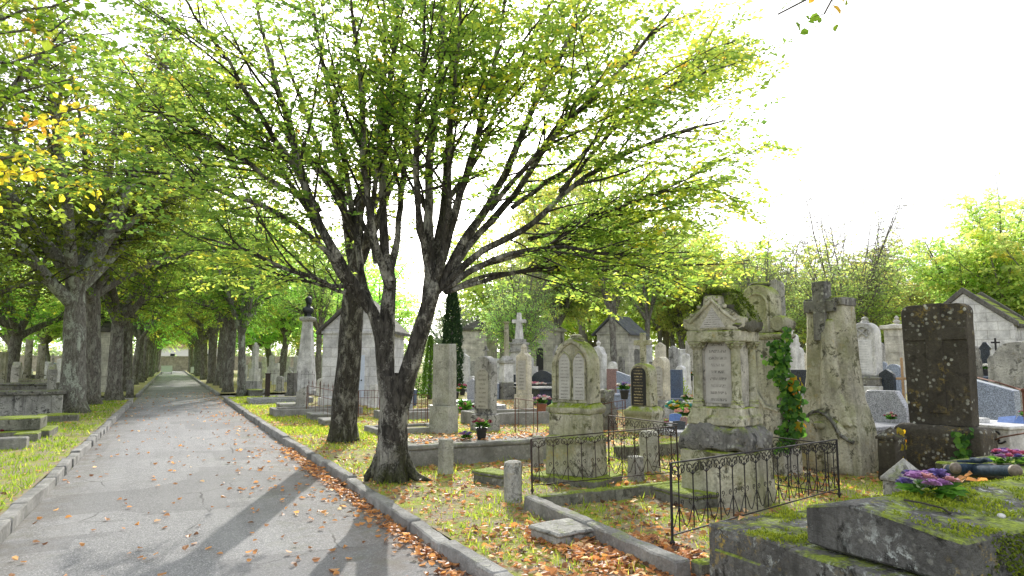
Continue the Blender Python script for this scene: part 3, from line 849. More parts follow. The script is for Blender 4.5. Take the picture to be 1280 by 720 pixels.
    def tint(p, r):
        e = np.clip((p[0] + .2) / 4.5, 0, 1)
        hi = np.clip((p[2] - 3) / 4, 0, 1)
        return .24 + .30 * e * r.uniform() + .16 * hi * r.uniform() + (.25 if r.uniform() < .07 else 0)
    shoots = []
    for p, r in limbs:
        for f in rng.uniform(.25, .9, 5):
            k = int(f * 22); t = unit(p[k + 1] - p[k]); pe = rng.normal(0, 1, 3); pe = unit(pe - t * pe.dot(t))
            d = t * .85 + pe * .42
            L = rng.uniform(1.0, 2.2)
            q = grow_path(rng, p[k], d, L, 8, .12, .05); rr = np.linspace(min(r[k] * .55, .022), .005, 9)
            tw.append((q, rr, 5)); shoots.append((q, rr))
    for i, (p, r) in enumerate(limbs):
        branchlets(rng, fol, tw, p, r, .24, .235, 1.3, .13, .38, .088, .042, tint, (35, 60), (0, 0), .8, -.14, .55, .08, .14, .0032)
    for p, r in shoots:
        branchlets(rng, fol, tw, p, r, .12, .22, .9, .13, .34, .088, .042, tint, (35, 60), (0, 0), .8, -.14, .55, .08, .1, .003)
    link('trunk', me, M['bark_big'], root)
    t = link('branches', tubes_mesh('branches', tw), M['twig'], root)
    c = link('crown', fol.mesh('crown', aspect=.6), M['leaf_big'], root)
    print('BIG leaves', len(fol.P), 'twigs', len(tw))
big_tree()

# ---- lime trees of the avenue: a few grown masters, copied ----------------------------------------
def lime_master(seed, trunk_h, trunk_r, height, spread, leaf, dens=1.0, fork=1, lean=(0, 0), child=.42, leaf_step=.11, sparse=0, limb_n=8, tint0=.35, upright=1.0, limb_r=.5, bare=None):
    rng = nprng(seed); paths = []; fol = Foliage(); tw = []
    th = trunk_h
    paths.append(trunk_paths(rng, [(0, 0, -.1), (lean[0] * .3, lean[1] * .3, th * .4), (lean[0], lean[1], th)], [trunk_r, trunk_r * .86, trunk_r * .72], 1.5, 12, 16, .035))
    limbs = []
    for i in range(limb_n):
        az = 2 * PI * i / limb_n + rng.uniform(-.4, .4); el = R(rng.uniform(38, 72) * upright if i % 2 else rng.uniform(28, 60) * upright)
        z0 = th * rng.uniform(.80, 1.0)
        d = np.array([math.cos(az) * math.cos(el), math.sin(az) * math.cos(el), math.sin(el)])
        L = min(spread / max(math.cos(el), .35), (height - z0) / max(math.sin(el), .4)) * rng.uniform(.8, 1.05)
        p0 = np.array([lean[0] * z0 / th, lean[1] * z0 / th, z0])
        p = grow_path(rng, p0, d, L, 9, .25, .07); r = trunk_r * limb_r * (1 - np.linspace(0, 1, 10)) ** .8 + .012
        paths.append((p, r, 8)); limbs.append((p, r))
        for f in (rng.uniform(.25, .45), rng.uniform(.5, .7)):
            k = int(f * 9); t = unit(p[k + 1] - p[k]); pe = rng.normal(0, 1, 3); pe = unit(pe - t * pe.dot(t))
            q = grow_path(rng, p[k], t * .8 + pe * .6, L * .55, 6, .2, .08); rq = np.linspace(r[k] * .6, .01, 7)
            paths.append((q, rq, 6)); limbs.append((q, rq))
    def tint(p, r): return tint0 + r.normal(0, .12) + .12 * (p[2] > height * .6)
    for p, r in limbs:
        branchlets(rng, fol, tw, p, r, .12, child / dens, spread * .38, .24, .62, leaf, leaf_step, tint, (40, 75), (0, 0), .55, -.35, .6, -.05, sparse, .006)
    if bare:
        z = np.array([q[2] for q in fol.P]) / height; keep = np.nonzero(rng.uniform(0, 1, len(z)) > np.clip((z - bare) / .28, 0, .94))[0]
        for k in ('P', 'D', 'N', 'S', 'T'): L_ = getattr(fol, k); setattr(fol, k, [L_[i] for i in keep])
    if bare: tw = [(a, np.maximum(b, .010), c) for a, b, c in tw]
    tm = tubes_mesh('trunk', paths)
    print('lime', seed, len(fol.P), len(tw))
    return tm, tubes_mesh('branches', tw), fol.mesh('crown', aspect=.8, fold=.12)

def set_tree(masters, name, label, loc, rz, mats, scale=(1, 1, 1), group=None, twigs=True, cat='tree'):
    t = thing(name, label, cat, loc, rz, group)
    t.scale = scale
    tm, bm_, cm = masters
    for nm, me, mt in (('trunk', tm, mats[0]), ('branches', bm_, mats[2] if len(mats) > 2 else M['twig']), ('crown', cm, mats[1])):
        if nm == 'branches' and not twigs: continue
        o = bpy.data.objects.new(nm, me); col.objects.link(o); o.parent = t
        if not me.materials: me.materials.append(mt)
        o.material_slots[0].link = 'OBJECT'; o.material_slots[0].material = mt
    return t

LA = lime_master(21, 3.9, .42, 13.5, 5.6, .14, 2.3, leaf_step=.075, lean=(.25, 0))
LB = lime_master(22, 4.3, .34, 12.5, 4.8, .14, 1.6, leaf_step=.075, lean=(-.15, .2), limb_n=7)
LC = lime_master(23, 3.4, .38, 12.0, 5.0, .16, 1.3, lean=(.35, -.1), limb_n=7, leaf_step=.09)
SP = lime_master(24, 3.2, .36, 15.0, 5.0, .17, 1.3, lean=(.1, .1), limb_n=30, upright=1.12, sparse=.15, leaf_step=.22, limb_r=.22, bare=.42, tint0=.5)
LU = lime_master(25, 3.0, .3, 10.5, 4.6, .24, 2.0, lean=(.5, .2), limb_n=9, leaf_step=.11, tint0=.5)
lime = (M['bark_lime'], M['leaf_ave'])
# left row of the avenue
ord_ = ['nearest', 'second', 'third', 'fourth', 'fifth', 'sixth', 'seventh', 'eighth']
left_row = [(90, 516, LA, 1.02, 2.4, 'bark_lichen'), (114, 506, LB, 1.02, .6, 'bark_lime'), (142, 500, LC, .93, 2.0, 'bark_lime')]
lbl = ['thick lime tree with green lichened trunk, nearest of the left avenue row', 'straight dark lime trunk just behind the thick lichened one, left row', 'low branching black lime tree, third of the left avenue row']
for (px, py, ms, sc, rz, bk), lb in zip(left_row, lbl):
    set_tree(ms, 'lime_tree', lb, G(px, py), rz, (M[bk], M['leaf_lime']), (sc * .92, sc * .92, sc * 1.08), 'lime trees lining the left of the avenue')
y = 44.0; i = 3; r_ = random.Random(3)
while y < 148:
    lb = ('%s tree from the front in the left avenue row, slim dark lime trunk' % ord_[i]) if i < 6 else 'distant lime tree in the far end of the left avenue row'
    s_ = r_.uniform(.82, 1.0)
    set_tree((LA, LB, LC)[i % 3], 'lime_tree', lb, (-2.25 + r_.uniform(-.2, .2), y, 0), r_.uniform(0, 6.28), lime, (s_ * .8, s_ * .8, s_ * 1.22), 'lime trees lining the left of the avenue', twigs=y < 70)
    y += r_.uniform(5.0, 7.0) if y < 100 else r_.uniform(7, 9); i += 1
# right row: the two close to the camera are set by hand, the rest stand beyond the lane
y = 40.2; i = 0
while y < 148:
    lb = 'distant lime tree in the far end of the right avenue row' if i > 4 else ['broad dark lime trunk at the lane corner, right avenue row', 'second lime beyond the lane corner, right avenue row', 'third lime beyond the lane corner, right avenue row',
          'fourth lime beyond the lane corner, right avenue row', 'fifth lime beyond the lane corner, right avenue row'][i]
    s_ = r_.uniform(.85, 1.0)
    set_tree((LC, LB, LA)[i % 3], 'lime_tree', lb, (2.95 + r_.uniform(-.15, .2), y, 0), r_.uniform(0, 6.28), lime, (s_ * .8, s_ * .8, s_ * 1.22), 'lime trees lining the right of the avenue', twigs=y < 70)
    y += r_.uniform(5.0, 7.0) if y < 100 else r_.uniform(7, 9); i += 1
set_tree(LB, 'lime_tree', 'grey lichened lime trunk in front of the lane corner, right avenue row', G(302, 493), 1.1, (M['bark_lichen'], M['leaf_lime']), (.62, .62, .85), 'lime trees lining the right of the avenue')

# the straight dark trunk behind the forked tree
def second_tree():
    rng = nprng(9); b = G(430, 552); D0 = DEPTH(b); inv = np.array(b)
    root = thing('lime_tree', 'straight dark trunk speckled with pale lichen, standing left behind the forked tree', 'tree', b)
    pts = [np.array(AT(x, y, D0)) - inv for x, y in ((429, 556), (432, 500), (437, 440), (441, 380), (446, 310), (450, 240))]
    paths = [trunk_paths(rng, pts, [.275, .255, .24, .21, .12, .07], 1.3, 16, 24, .02)]
    fol = Foliage(); tw = []
    top = pts[-1]
    for i in range(9):
        az = i * .75 + .2; el = R(rng.uniform(35, 75))
        d = [math.cos(az) * math.cos(el), math.sin(az) * math.cos(el), math.sin(el)]
        p = grow_path(rng, pts[3] + (pts[5] - pts[3]) * rng.uniform(.15, 1), d, rng.uniform(3.4, 5), 9, .2, .07); r = .075 * (1 - np.linspace(0, 1, 10)) + .012
        paths.append((p, r, 7))
        branchlets(rng, fol, tw, p, r, .15, .34, 1.5, .28, .5, .10, .085, lambda p, r: .45 + r.normal(0, .12), (40, 70), (0, 0), .6, -.3, .6, 0, .1, .005)
    me = tubes_mesh('trunk', paths); roughen(me, .018, 7)
    link('trunk', me, M['bark_dark'], root)
    link('branches', tubes_mesh('branches', tw), M['twig'], root)
    link('crown', fol.mesh('crown', aspect=.75), M['leaf_lime'], root)
second_tree()

# ---- trees just outside the frame whose branches hang into it ---------------------------------------
def overhang(name, label, trunk_xy, crown_specs, h, mats, seed, leaf):
    rng = nprng(seed); root = thing(name, label, 'tree', (trunk_xy[0], trunk_xy[1], 0))
    inv = np.array([trunk_xy[0], trunk_xy[1], 0.])
    paths = [trunk_paths(rng, [(0, 0, -.1), (.05, .05, h * .6), (0, 0, h + 1.5)], [.3, .25, .17], 1.4, 12, 14, .03)]
    crowns = {}
    tw = []
    for (pix, dep0, dep1, key, clen, dens) in crown_specs:
        n = len(pix)
        tgt = np.array([np.array(AT(x, y, dep0 + (dep1 - dep0) * i / (n - 1))) - inv for i, (x, y) in enumerate(pix)])
        lead = np.array([0, 0, h]); mid = (lead + tgt[0]) / 2 + np.array([0, 0, .35])
        p = resample(np.vstack([lead, mid, tgt]), 26); r = np.linspace(.05, .008, 26)
        paths.append((p, r, 7))
        f0 = 1 - np.linalg.norm(np.diff(tgt, axis=0), axis=1).sum() / max(np.linalg.norm(np.diff(p, axis=0), axis=1).sum(), .1)
        fol = crowns.setdefault(key, Foliage())
        branchlets(rng, fol, tw, p, r, max(.02, f0), .22 / dens, clen, .15, .28, leaf, .075, lambda p, r: .45 + r.normal(0, .2), (35, 80), None, .3, -.5, .7, -.25, .05, .0035)
    link('trunk', tubes_mesh('trunk', paths), M['bark_lime'], root)
    link('branches', tubes_mesh('branches', tw), M['twig'], root)
    for key, fol in crowns.items():
        link('crown', fol.mesh('crown', aspect=.85, fold=.1, round_=True), mats[key], root, label={'y': 'spray of yellow and orange leaves'}.get(key))
overhang('lime_tree', 'tree at the left edge whose yellow and orange leafed branch hangs over the verge', (-6.6, 9.5), [
    ([(-30, 190), (40, 190), (100, 170), (150, 165)], 9.0, 9.6, 'y', .75, 1.0),
    ([(-30, 205), (30, 215), (80, 210), (125, 225)], 9.2, 9.0, 'y', .7, 1.3),
    ([(-30, 150), (30, 160), (80, 140), (130, 130)], 9.3, 9.7, 'y', .7, 1.2),
    ([(-30, 120), (40, 110), (110, 95), (150, 100)], 9.8, 10.2, 'g', .9, 1.4),
    ([(-30, 75), (40, 70), (90, 50), (150, 40)], 9.6, 10.0, 'g', .9, 1.3),
    ([(-30, 20), (30, 12), (80, 5), (110, -20)], 7.0, 7.4, 'g', .5, 1.1),
    ([(-30, 40), (20, 35), (60, 40), (85, 22)], 7.2, 7.2, 'g', .45, 1.1)], 5.2,
    {'y': M['leaf_yellow'], 'g': M['leaf_green']}, 31, .10)
overhang('lime_tree', 'tree beyond the right edge, its thin leafy twig reaching into the sky', (9.5, -1.5), [
    ([(1085, -90), (1055, -45), (1020, -8), (990, 8), (972, 18)], 6.2, 6.6, 'g', .34, .8),
    ([(1085, -80), (1062, -40), (1042, -6), (1030, 18)], 6.3, 6.5, 'g', .3, .8),
    ([(1400, 10), (1335, 22), (1282, 36)], 6.0, 6.4, 'g', .3, .5)], 6.2,
    {'g': M['leaf_green']}, 32, .085)

# ---- background trees in the cemetery ---------------------------------------------------------------
far = (M['bark_far'], M['leaf_far_hazed'], M['bark_far'])
midm = (M['bark_lime'], M['leaf_far_hazed'])
bgt = [  # px, depth, master, scale xy, scale z, rz, mats, label
    (352, 62, LU, 1.15, 1.15, .3, midm, 'forked tree behind the rusty fence and left of the bust column'),
    (398, 52, LB, .72, .8, 2.3, midm, 'thin leaning tree just right of the bust column'),
    (318, 95, LU, 1.2, 1.2, 4.0, far, 'bluish hazy tree seen between the avenue trunks and bust column'),
    (470, 88, LU, 1.2, 1.3, 1.0, far, 'pale green tree behind the chapel roof left of the forked trunk'),
    (648, 46, SP, .55, .72, 1.0, (M['bark_far'], M['leaf_far_hazed'], M['twig_far']), 'slender grey-trunked tree rising behind the tall white cross'),
    (705, 52, LU, .95, 1.25, 2.0, midm, 'leafy tree right of the pedimented temple tomb'),
    (768, 45, LB, .72, .98, .9, midm, 'stout dark trunk standing in front of the slate-roofed chapel'),
    (808, 54, LB, .75, .98, 3.3, midm, 'dark straight trunk at the right corner of the slate-roofed chapel'),
    (826, 66, LB, .8, 1.05, 5.2, midm, 'slim leaning tree, first right of the slate-roofed chapel'),
    (843, 70, LB, .9, .9, .2, midm, 'slim tree, second right of the slate-roofed chapel'),
    (857, 58, LU, .95, 1.0, 1.4, midm, 'tree trunk just left of the columned monument'),
    (745, 82, LU, 1.3, 1.2, 2.6, far, 'yellow-green tree far behind the slate-roofed chapel'),
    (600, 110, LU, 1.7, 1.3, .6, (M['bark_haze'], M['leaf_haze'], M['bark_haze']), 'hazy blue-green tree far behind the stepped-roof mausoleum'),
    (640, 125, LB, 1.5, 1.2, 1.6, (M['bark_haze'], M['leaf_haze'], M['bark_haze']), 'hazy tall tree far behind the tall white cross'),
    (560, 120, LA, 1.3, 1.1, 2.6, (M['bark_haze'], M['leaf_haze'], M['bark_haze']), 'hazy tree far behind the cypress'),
    (905, 70, LU, 1.2, 1.15, .1, far, 'light green tree behind the columned monument'),
    (960, 62, SP, .8, 1.02, 3.0, (M['bark_far'], M['leaf_far_hazed'], M['twig_far']), 'thinning fan-shaped tree above the ivy-clad monument'),
    (1066, 50, SP, .85, 1.0, 1.9, (M['bark_far'], M['leaf_far_hazed'], M['twig_far']), 'half bare fan-shaped tree above the stone with the cross relief'),
    (1010, 74, LU, 1.2, 1.1, 2.2, far, 'yellow-green tree left of the half bare fan-shaped tree'),
    (1060, 56, LU, 1.0, .72, 4.2, far, 'low leafy tree crown under the half bare fan-shaped tree'),
    (1130, 64, LU, 1.15, .95, .8, far, 'yellow-green tree behind the white grotto chapel, above the dark headstone'),
    (1165, 80, SP, 1.0, 1.0, 5.0, (M['bark_far'], M['leaf_far_hazed'], M['twig_far']), 'grey half bare tree above the dark lichened headstone'),
    (1212, 72, SP, 1.1, 1.05, .6, (M['bark_far'], M['leaf_far_hazed'], M['twig_far']), 'grey half bare tree above the ridge of the white chapel'),
    (1242, 46, LU, 1.0, .98, 3.6, midm, 'leafy tree rising behind the white chapel roof'),
    (1275, 43, LU, .9, .9, 5.5, midm, 'dark trunked tree at the right edge behind the white chapel'),
    (1290, 58, SP, 1.1, 1.15, 2.2, (M['bark_far'], M['leaf_far_hazed'], M['twig_far']), 'half bare tree at the right edge of the view'),
    (1185, 90, LU, 1.6, 1.1, 1.1, far, 'green tree in the distance between the dark headstone and chapel'),
    (1095, 92, LU, 1.5, 1.1, 2.7, far, 'green tree in the distance behind the white marble stele'),
    (935, 95, LU, 1.5, 1.15, 5.9, far, 'green tree in the distance behind the ivy-clad monument'),
    (860, 100, LU, 1.6, 1.2, 3.9, far, 'yellow-green tree in the far distance left of the columned monument'),
    (780, 105, LU, 1.6, 1.2, .9, far, 'tree in the far distance above the pink granite stone'),
    (690, 100, LU, 1.5, 1.2, 2.9, far, 'tree in the far distance above the temple tomb'),
    (420, 110, LU, 1.6, 1.3, 5.0, far, 'tree in the far distance right of the bust column'),
    (372, 118, LB, 1.5, 1.2, 3.0, far, 'tree in the far distance left of the bust column'),
]
bgt += [(630, 78, LU, 1.7, 1.75, .9, far, 'tall pale green tree high above the tall white cross'), (735, 70, LU, 1.6, 1.75, 2.2, far, 'tall pale green tree high above the gothic stone'),
        (830, 76, LU, 1.6, 1.65, 4.1, far, 'tall pale green tree above the black plaque stone'), (900, 88, LU, 1.7, 1.5, 3.1, far, 'tall pale green tree just left of the fan-shaped trees'),
        (1240, 78, LU, 1.7, 1.35, 1.3, far, 'tall pale green tree far behind the white chapel'), (1150, 98, SP, 1.6, 1.25, 2.1, (M['bark_far'], M['leaf_far_hazed'], M['twig_far']), 'grey half bare tree far off above the dark headstone'),
        (440, 80, LU, 1.5, 1.5, 4.4, far, 'tall pale green tree behind the chapel and straight trunk'), (340, 100, LU, 1.7, 1.5, 2.4, far, 'tall pale green tree far behind the dark iron fence'),
        (1020, 105, SP, 1.7, 1.3, .7, (M['bark_far'], M['leaf_far_hazed'], M['twig_far']), 'grey half bare tree far off left of the draped pillar')]
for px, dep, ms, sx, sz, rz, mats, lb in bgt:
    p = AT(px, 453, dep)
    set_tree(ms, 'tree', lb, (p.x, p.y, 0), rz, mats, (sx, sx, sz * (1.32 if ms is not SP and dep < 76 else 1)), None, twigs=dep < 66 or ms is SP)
# trees left of the avenue, behind the graves
for px, dep, ms, s_, rz, lb in ((12, 36, LC, .95, 1.2, 'dark tree among the graves at the left edge'), (60, 60, LU, 1.3, 2.0, 'bright green tree behind the two broken columns'), (-60, 30, LB, 1.0, .5, 'dark leafed tree beyond the left edge'),
                              (130, 75, LU, 1.3, 4.0, 'bright green tree behind the pale block chapel'), (20, 85, LU, 1.5, 3.0, 'light green tree in the distance at the left edge'), (95, 95, LU, 1.5, .4, 'light green tree in the distance behind the lichened trunk')):
    p = AT(px, 453, dep)
    set_tree(ms, 'tree', lb, (p.x, p.y, 0), rz, (M['bark_lime'], M['leaf_lime'] if dep < 50 else M['leaf_far_hazed']), (s_, s_, s_ * (.95 if dep > 50 else 1)), None, twigs=dep < 50)

set_tree(LA, 'lime_tree', 'spreading lime tree whose trunk stands just past the left edge', (-6.9, 20.5, 0), 4.4, (M['bark_lime'], M['leaf_lime']), (.95, .95, 1.0))
# the wood beyond the cemetery reads as one mass
def far_wood():
    rng = nprng(88); n = 26000
    f = rng.uniform(0, 1, n)
    k = f < .72
    X = np.where(k, -85 + 190 * f / .72, 100 + rng.normal(0, 3, n)); Y = np.where(k, 166 + rng.normal(0, 3, n), 25 + 140 * (f - .72) / .28)
    top = 5.5 + 2.2 * nfield(X, Y, .12, 4) + 1.2 * nfield(X, Y, .45, 2)
    top = np.where((X > -7) & (X < 11), top * .35, top)
    Z = rng.uniform(0, 1, n) ** .8 * top
    D = rng.normal(0, 1, (n, 3)); N = rng.normal(0, 1, (n, 3)); N[:, 1] -= .8
    me = leaf_mesh('far_wood', np.stack([X, Y, Z], 1), D, N, rng.uniform(.5, 1.0, n), np.clip(rng.normal(.5, .25, n) + .1 * nfield(X, Y, .2, 1), 0, 1), aspect=.7)
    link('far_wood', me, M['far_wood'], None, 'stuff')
far_wood()

# columnar evergreens
def columnar(px, depth, ytop, wpx, mat, name, label, n, leaf, pointed):
    rng = nprng(int(px)); p = AT(px, 453, depth); p.z = 0
    h = HT(p, ytop); rad = WD(p, wpx) / 2
    root = thing(name, label, 'tree', p)
    link('trunk', tubes_mesh('trunk', [(np.array([[0, 0, 0], [0, 0, h * .5], [0, 0, h * .92]]), np.array([.1, .07, .02]), 7)]), M['bark_lime'], root)
    fol = Foliage()
    for _ in range(n):
        z = h * rng.uniform(.015, 1); f = z / h
        prof = (1 - f ** 3) * .92 + .08 if not pointed else (1 - f) ** .7 * (.75 + .25 * min(1, f * 6)) + .03
        a = rng.uniform(0, 2 * PI)
        lump = 1 + .10 * math.sin(a * 3 + z * 5) + .07 * math.sin(a * 5 - z * 8.0)
        r = rad * prof * lump * math.sqrt(rng.uniform(.5, 1.05))
        d = np.array([math.cos(a) * .6, math.sin(a) * .6, 1]) + rng.normal(0, .3, 3)
        fol.add(np.array([r * math.cos(a), r * math.sin(a), z]), d, np.array([math.cos(a), math.sin(a), .2]) + rng.normal(0, .3, 3), leaf * rng.uniform(.7, 1.3), np.clip(rng.normal(.45, .25), 0, 1))
    link('crown', fol.mesh('crown', aspect=.5), mat, root)
columnar(565, 36, 352, 25, M['leaf_dark'], 'cypress_tree', 'tall dark columnar cypress right of the forked tree', 7000, .13, False)
columnar(538, 30, 420, 23, M['leaf_thuja'], 'thuja_tree', 'bright green conical thuja seen between forked trunk and square pillar', 3500, .09, True)
# ------------------------------------------------------------------ grave monuments
def spot(px, base=None, depth=None):
    if base is not None:
        p = G(px, base)
    else:
        p = AT(px, 453, depth)
    p.z = 0
    return p

def fitw(p, wpx, t, rz):
    "true width of a slab of thickness t turned by rz whose whole outline spans wpx"
    az = math.atan2(p[0], p[1]); W = WD(p, wpx)
    c = abs(math.sin(az + rz + PI / 2)) if False else abs(math.cos(az + rz)); s = abs(math.sin(az + rz))
    return max((W - t * s) / max(c, .3), .25)

RZ0 = -PI / 2

def flower_mesh(rng, centers, r, n=9, up=.5):
    f = Foliage()
    for c in centers:
        for _ in range(n):
            a = rng.uniform(0, 2 * PI); e = rng.uniform(.15, 1.2)
            d = np.array([math.cos(a) * math.cos(e), math.sin(a) * math.cos(e), math.sin(e) * .9])
            f.add(np.array(c) + d * r * .15, d, np.array([-d[0] * .5, -d[1] * .5, 1]) + rng.normal(0, .3, 3), r * rng.uniform(.7, 1.2), rng.uniform())
    return f

def flower_pot(loc, s, cols, label, pot='potb', seed=0, group=None, nb=10, spread=1.0, h=1.0, name='flower_pot', leaves=True, cat='flowers'):
    rng = nprng(seed + 100)
    t = thing(name, label, cat, loc, rng.uniform(0, 6), group)
    ph = .55 * s * h
    if pot:
        MB().lathe([(.20 * s, 0), (.27 * s, ph * .85), (.30 * s, ph * .86), (.30 * s, ph), (.25 * s, ph), (.24 * s, ph * .9)], 14).build('pot', M[pot], t, bevel=0, smooth=40)
    else:
        ph = .05 * s
    if leaves:
        f = Foliage()
        for _ in range(70):
            a = rng.uniform(0, 2 * PI); e = rng.uniform(.1, 1.3)
            d = np.array([math.cos(a) * math.cos(e), math.sin(a) * math.cos(e), math.sin(e)])
            f.add(np.array([0, 0, ph]) + d * s * .12, d, np.array([0, 0, 1.]) + rng.normal(0, .4, 3), s * .38 * spread * rng.uniform(.6, 1.1), rng.uniform(0, .7))
        link('foliage', f.mesh('foliage', aspect=.5), M['leaf_ivy'], t)
    for ci, c in enumerate(cols):
        cs = []
        for _ in range(max(2, nb // len(cols))):
            a = rng.uniform(0, 2 * PI); q = s * .42 * spread * math.sqrt(rng.uniform())
            cs.append((q * math.cos(a), q * math.sin(a), ph + s * (.34 - .5 * (q / s) ** 2) + rng.normal(0, .03 * s)))
        f = flower_mesh(rng, cs, s * .15, 10)
        link('blossoms', f.mesh('blossoms', aspect=.8, round_=True, fold=.25), M['petal_' + c], t)
    return t

def stele(px, top, wpx, label, base=None, depth=None, t=.22, style='round', mat='pale', plinth=.25, panel=None, finial=None, rz=RZ0, name='headstone', pw=1.28, capm=None, wob=.008, cat='headstone', p=None, group=None, phi=None, mat2=None, bev=.012):
    if phi is None and rz == RZ0: phi = 33
    if p is None: p = spot(px, base, depth)
    if phi is not None: rz = face(p, phi)
    w_ = fitw(p, wpx, t, rz); h = HT(p, top)
    tt = thing(name, label, cat, p, rz, group)
    ph = plinth if plinth < 1 else plinth
    near = DEPTH(p) < 22
    fh = 0
    if finial: fh = min(.28 * w_ + .12, .45)
    hb = h - ph - fh
    cuts = .16 if near else 0
    if ph > 0:
        MB().box(-w_ * pw / 2, w_ * pw / 2, -t * .5 - w_ * (pw - 1) * .5 - .04, t * .5 + w_ * (pw - 1) * .5, -.05, ph, .015).build('plinth', M[mat2 or mat], tt, bev, wob if near else 0, cuts, smooth=35)
    if style == 'round': o = round_top(w_, hb, min(w_ / 2, hb * .35))
    elif style == 'seg': o = round_top(w_, hb, w_ * .22)
    elif style == 'gothic': o = lancet(w_, hb, hb - w_ * .85)
    elif style == 'gable': o = [(-w_ / 2, 0), (w_ / 2, 0), (w_ / 2, hb - w_ * .35), (0, hb), (-w_ / 2, hb - w_ * .35)]
    elif style == 'slant': o = [(-w_ / 2, 0), (w_ / 2, 0), (w_ / 2, hb * .86), (-w_ / 2, hb)]
    elif style == 'slantr': o = [(-w_ / 2, 0), (w_ / 2, 0), (w_ / 2, hb), (-w_ / 2, hb * .82)]
    elif style == 'trap': o = [(-w_ / 2, 0), (w_ / 2, 0), (w_ / 2, hb * .72), (w_ * .3, hb), (-w_ * .3, hb), (-w_ / 2, hb * .72)]
    elif style == 'wave': o = [(-w_ / 2, 0), (w_ / 2, 0), (w_ / 2, hb * .8)] + [(w_ * (.5 - i / 8), hb * (.8 + .2 * math.sin(PI * i / 8))) for i in range(1, 8)] + [(-w_ / 2, hb * .74)]
    elif style == 'shoulder': o = [(-w_ / 2, 0), (w_ / 2, 0), (w_ / 2, hb * .8), (w_ * .42, hb * .83)] + arc(0, hb - w_ * .36, w_ * .36, 10, 170, 8) + [(-w_ * .42, hb * .83), (-w_ / 2, hb * .8)]
    else: o = [(-w_ / 2, 0), (w_ / 2, 0), (w_ / 2 * .94, hb), (-w_ / 2 * .94, hb)]
    o = [(x, z + ph) for x, z in o]
    body = MB().prism(o, -t / 2, t / 2).build('body', M[mat], tt, bev, wob if near else 0, cuts, smooth=35)
    if panel:
        pw_, pz0, pz1 = w_ * .7, ph + hb * .1, ph + hb * (.78 if style not in ('gothic',) else .72)
        o2 = [(-pw_ / 2, pz0), (pw_ / 2, pz0)] + (arc(0, pz1 - pw_ * .4, pw_ / 2, 0, 180, 8, pw_ * .4) if style in ('round', 'gothic', 'shoulder') else [(pw_ / 2, pz1), (-pw_ / 2, pz1)])
        MB().prism(o2, -t / 2 - .014, -t / 2 + .01).build('inscription_panel', M[panel], body, .003)
    zt = ph + hb
    if finial == 'cross':
        MB().prism([(x, z + zt - .02) for x, z in cross_pts(fh * .62, fh + .02, fh * .17, fh * .62)], -.035, .035).build('cross', M[capm or mat], body, .006)
    elif finial == 'urn':
        MB().lathe([(.03, 0), (.09, .01), (.05, .06), (.11, .14), (.12, .2), (.05, .25), (.03, .3)], 12).xf(Matrix.Translation((0, 0, zt - .02)) @ Matrix.Scale(fh / .3, 4)).build('urn', M[capm or mat], body, 0, smooth=50)
    elif finial == 'knob':
        MB().loft([(0, 0, zt - .05, w_ * .3, t * .9), (0, 0, zt + fh * .4, w_ * .22, t * .7), (0, 0, zt + fh * .5, w_ * .3, t * .8), (0, 0, zt + fh, w_ * .1, t * .4)]).build('finial', M[capm or mat], body, .01)
    return tt, w_, h, p

def cross_mon(px, top, label, base=None, depth=None, mat='pale', steps=((.9, .2), (.65, .3)), arm=.6, ct=.16, rz=RZ0, crossm=None, ch=None, p=None, group=None, name='cross_monument', cat='cross', phi=None):
    if p is None: p = spot(px, base, depth)
    if phi is not None: rz = face(p, phi)
    h = HT(p, top); tt = thing(name, label, cat, p, rz, group)
    z = -.05
    for i, (w_, dh) in enumerate(steps):
        MB().cbox(w_, w_ * .8, z, z + dh, .03).build('step' if i == 0 else 'pedestal', M[mat], tt, .012, smooth=35); z += dh
    hh = h - z
    MB().prism([(x, zz + z) for x, zz in cross_pts(arm, hh, ct, hh * .68)], -ct * .4, ct * .4).build('cross', M[crossm or mat], tt, .012, smooth=35)
    return tt

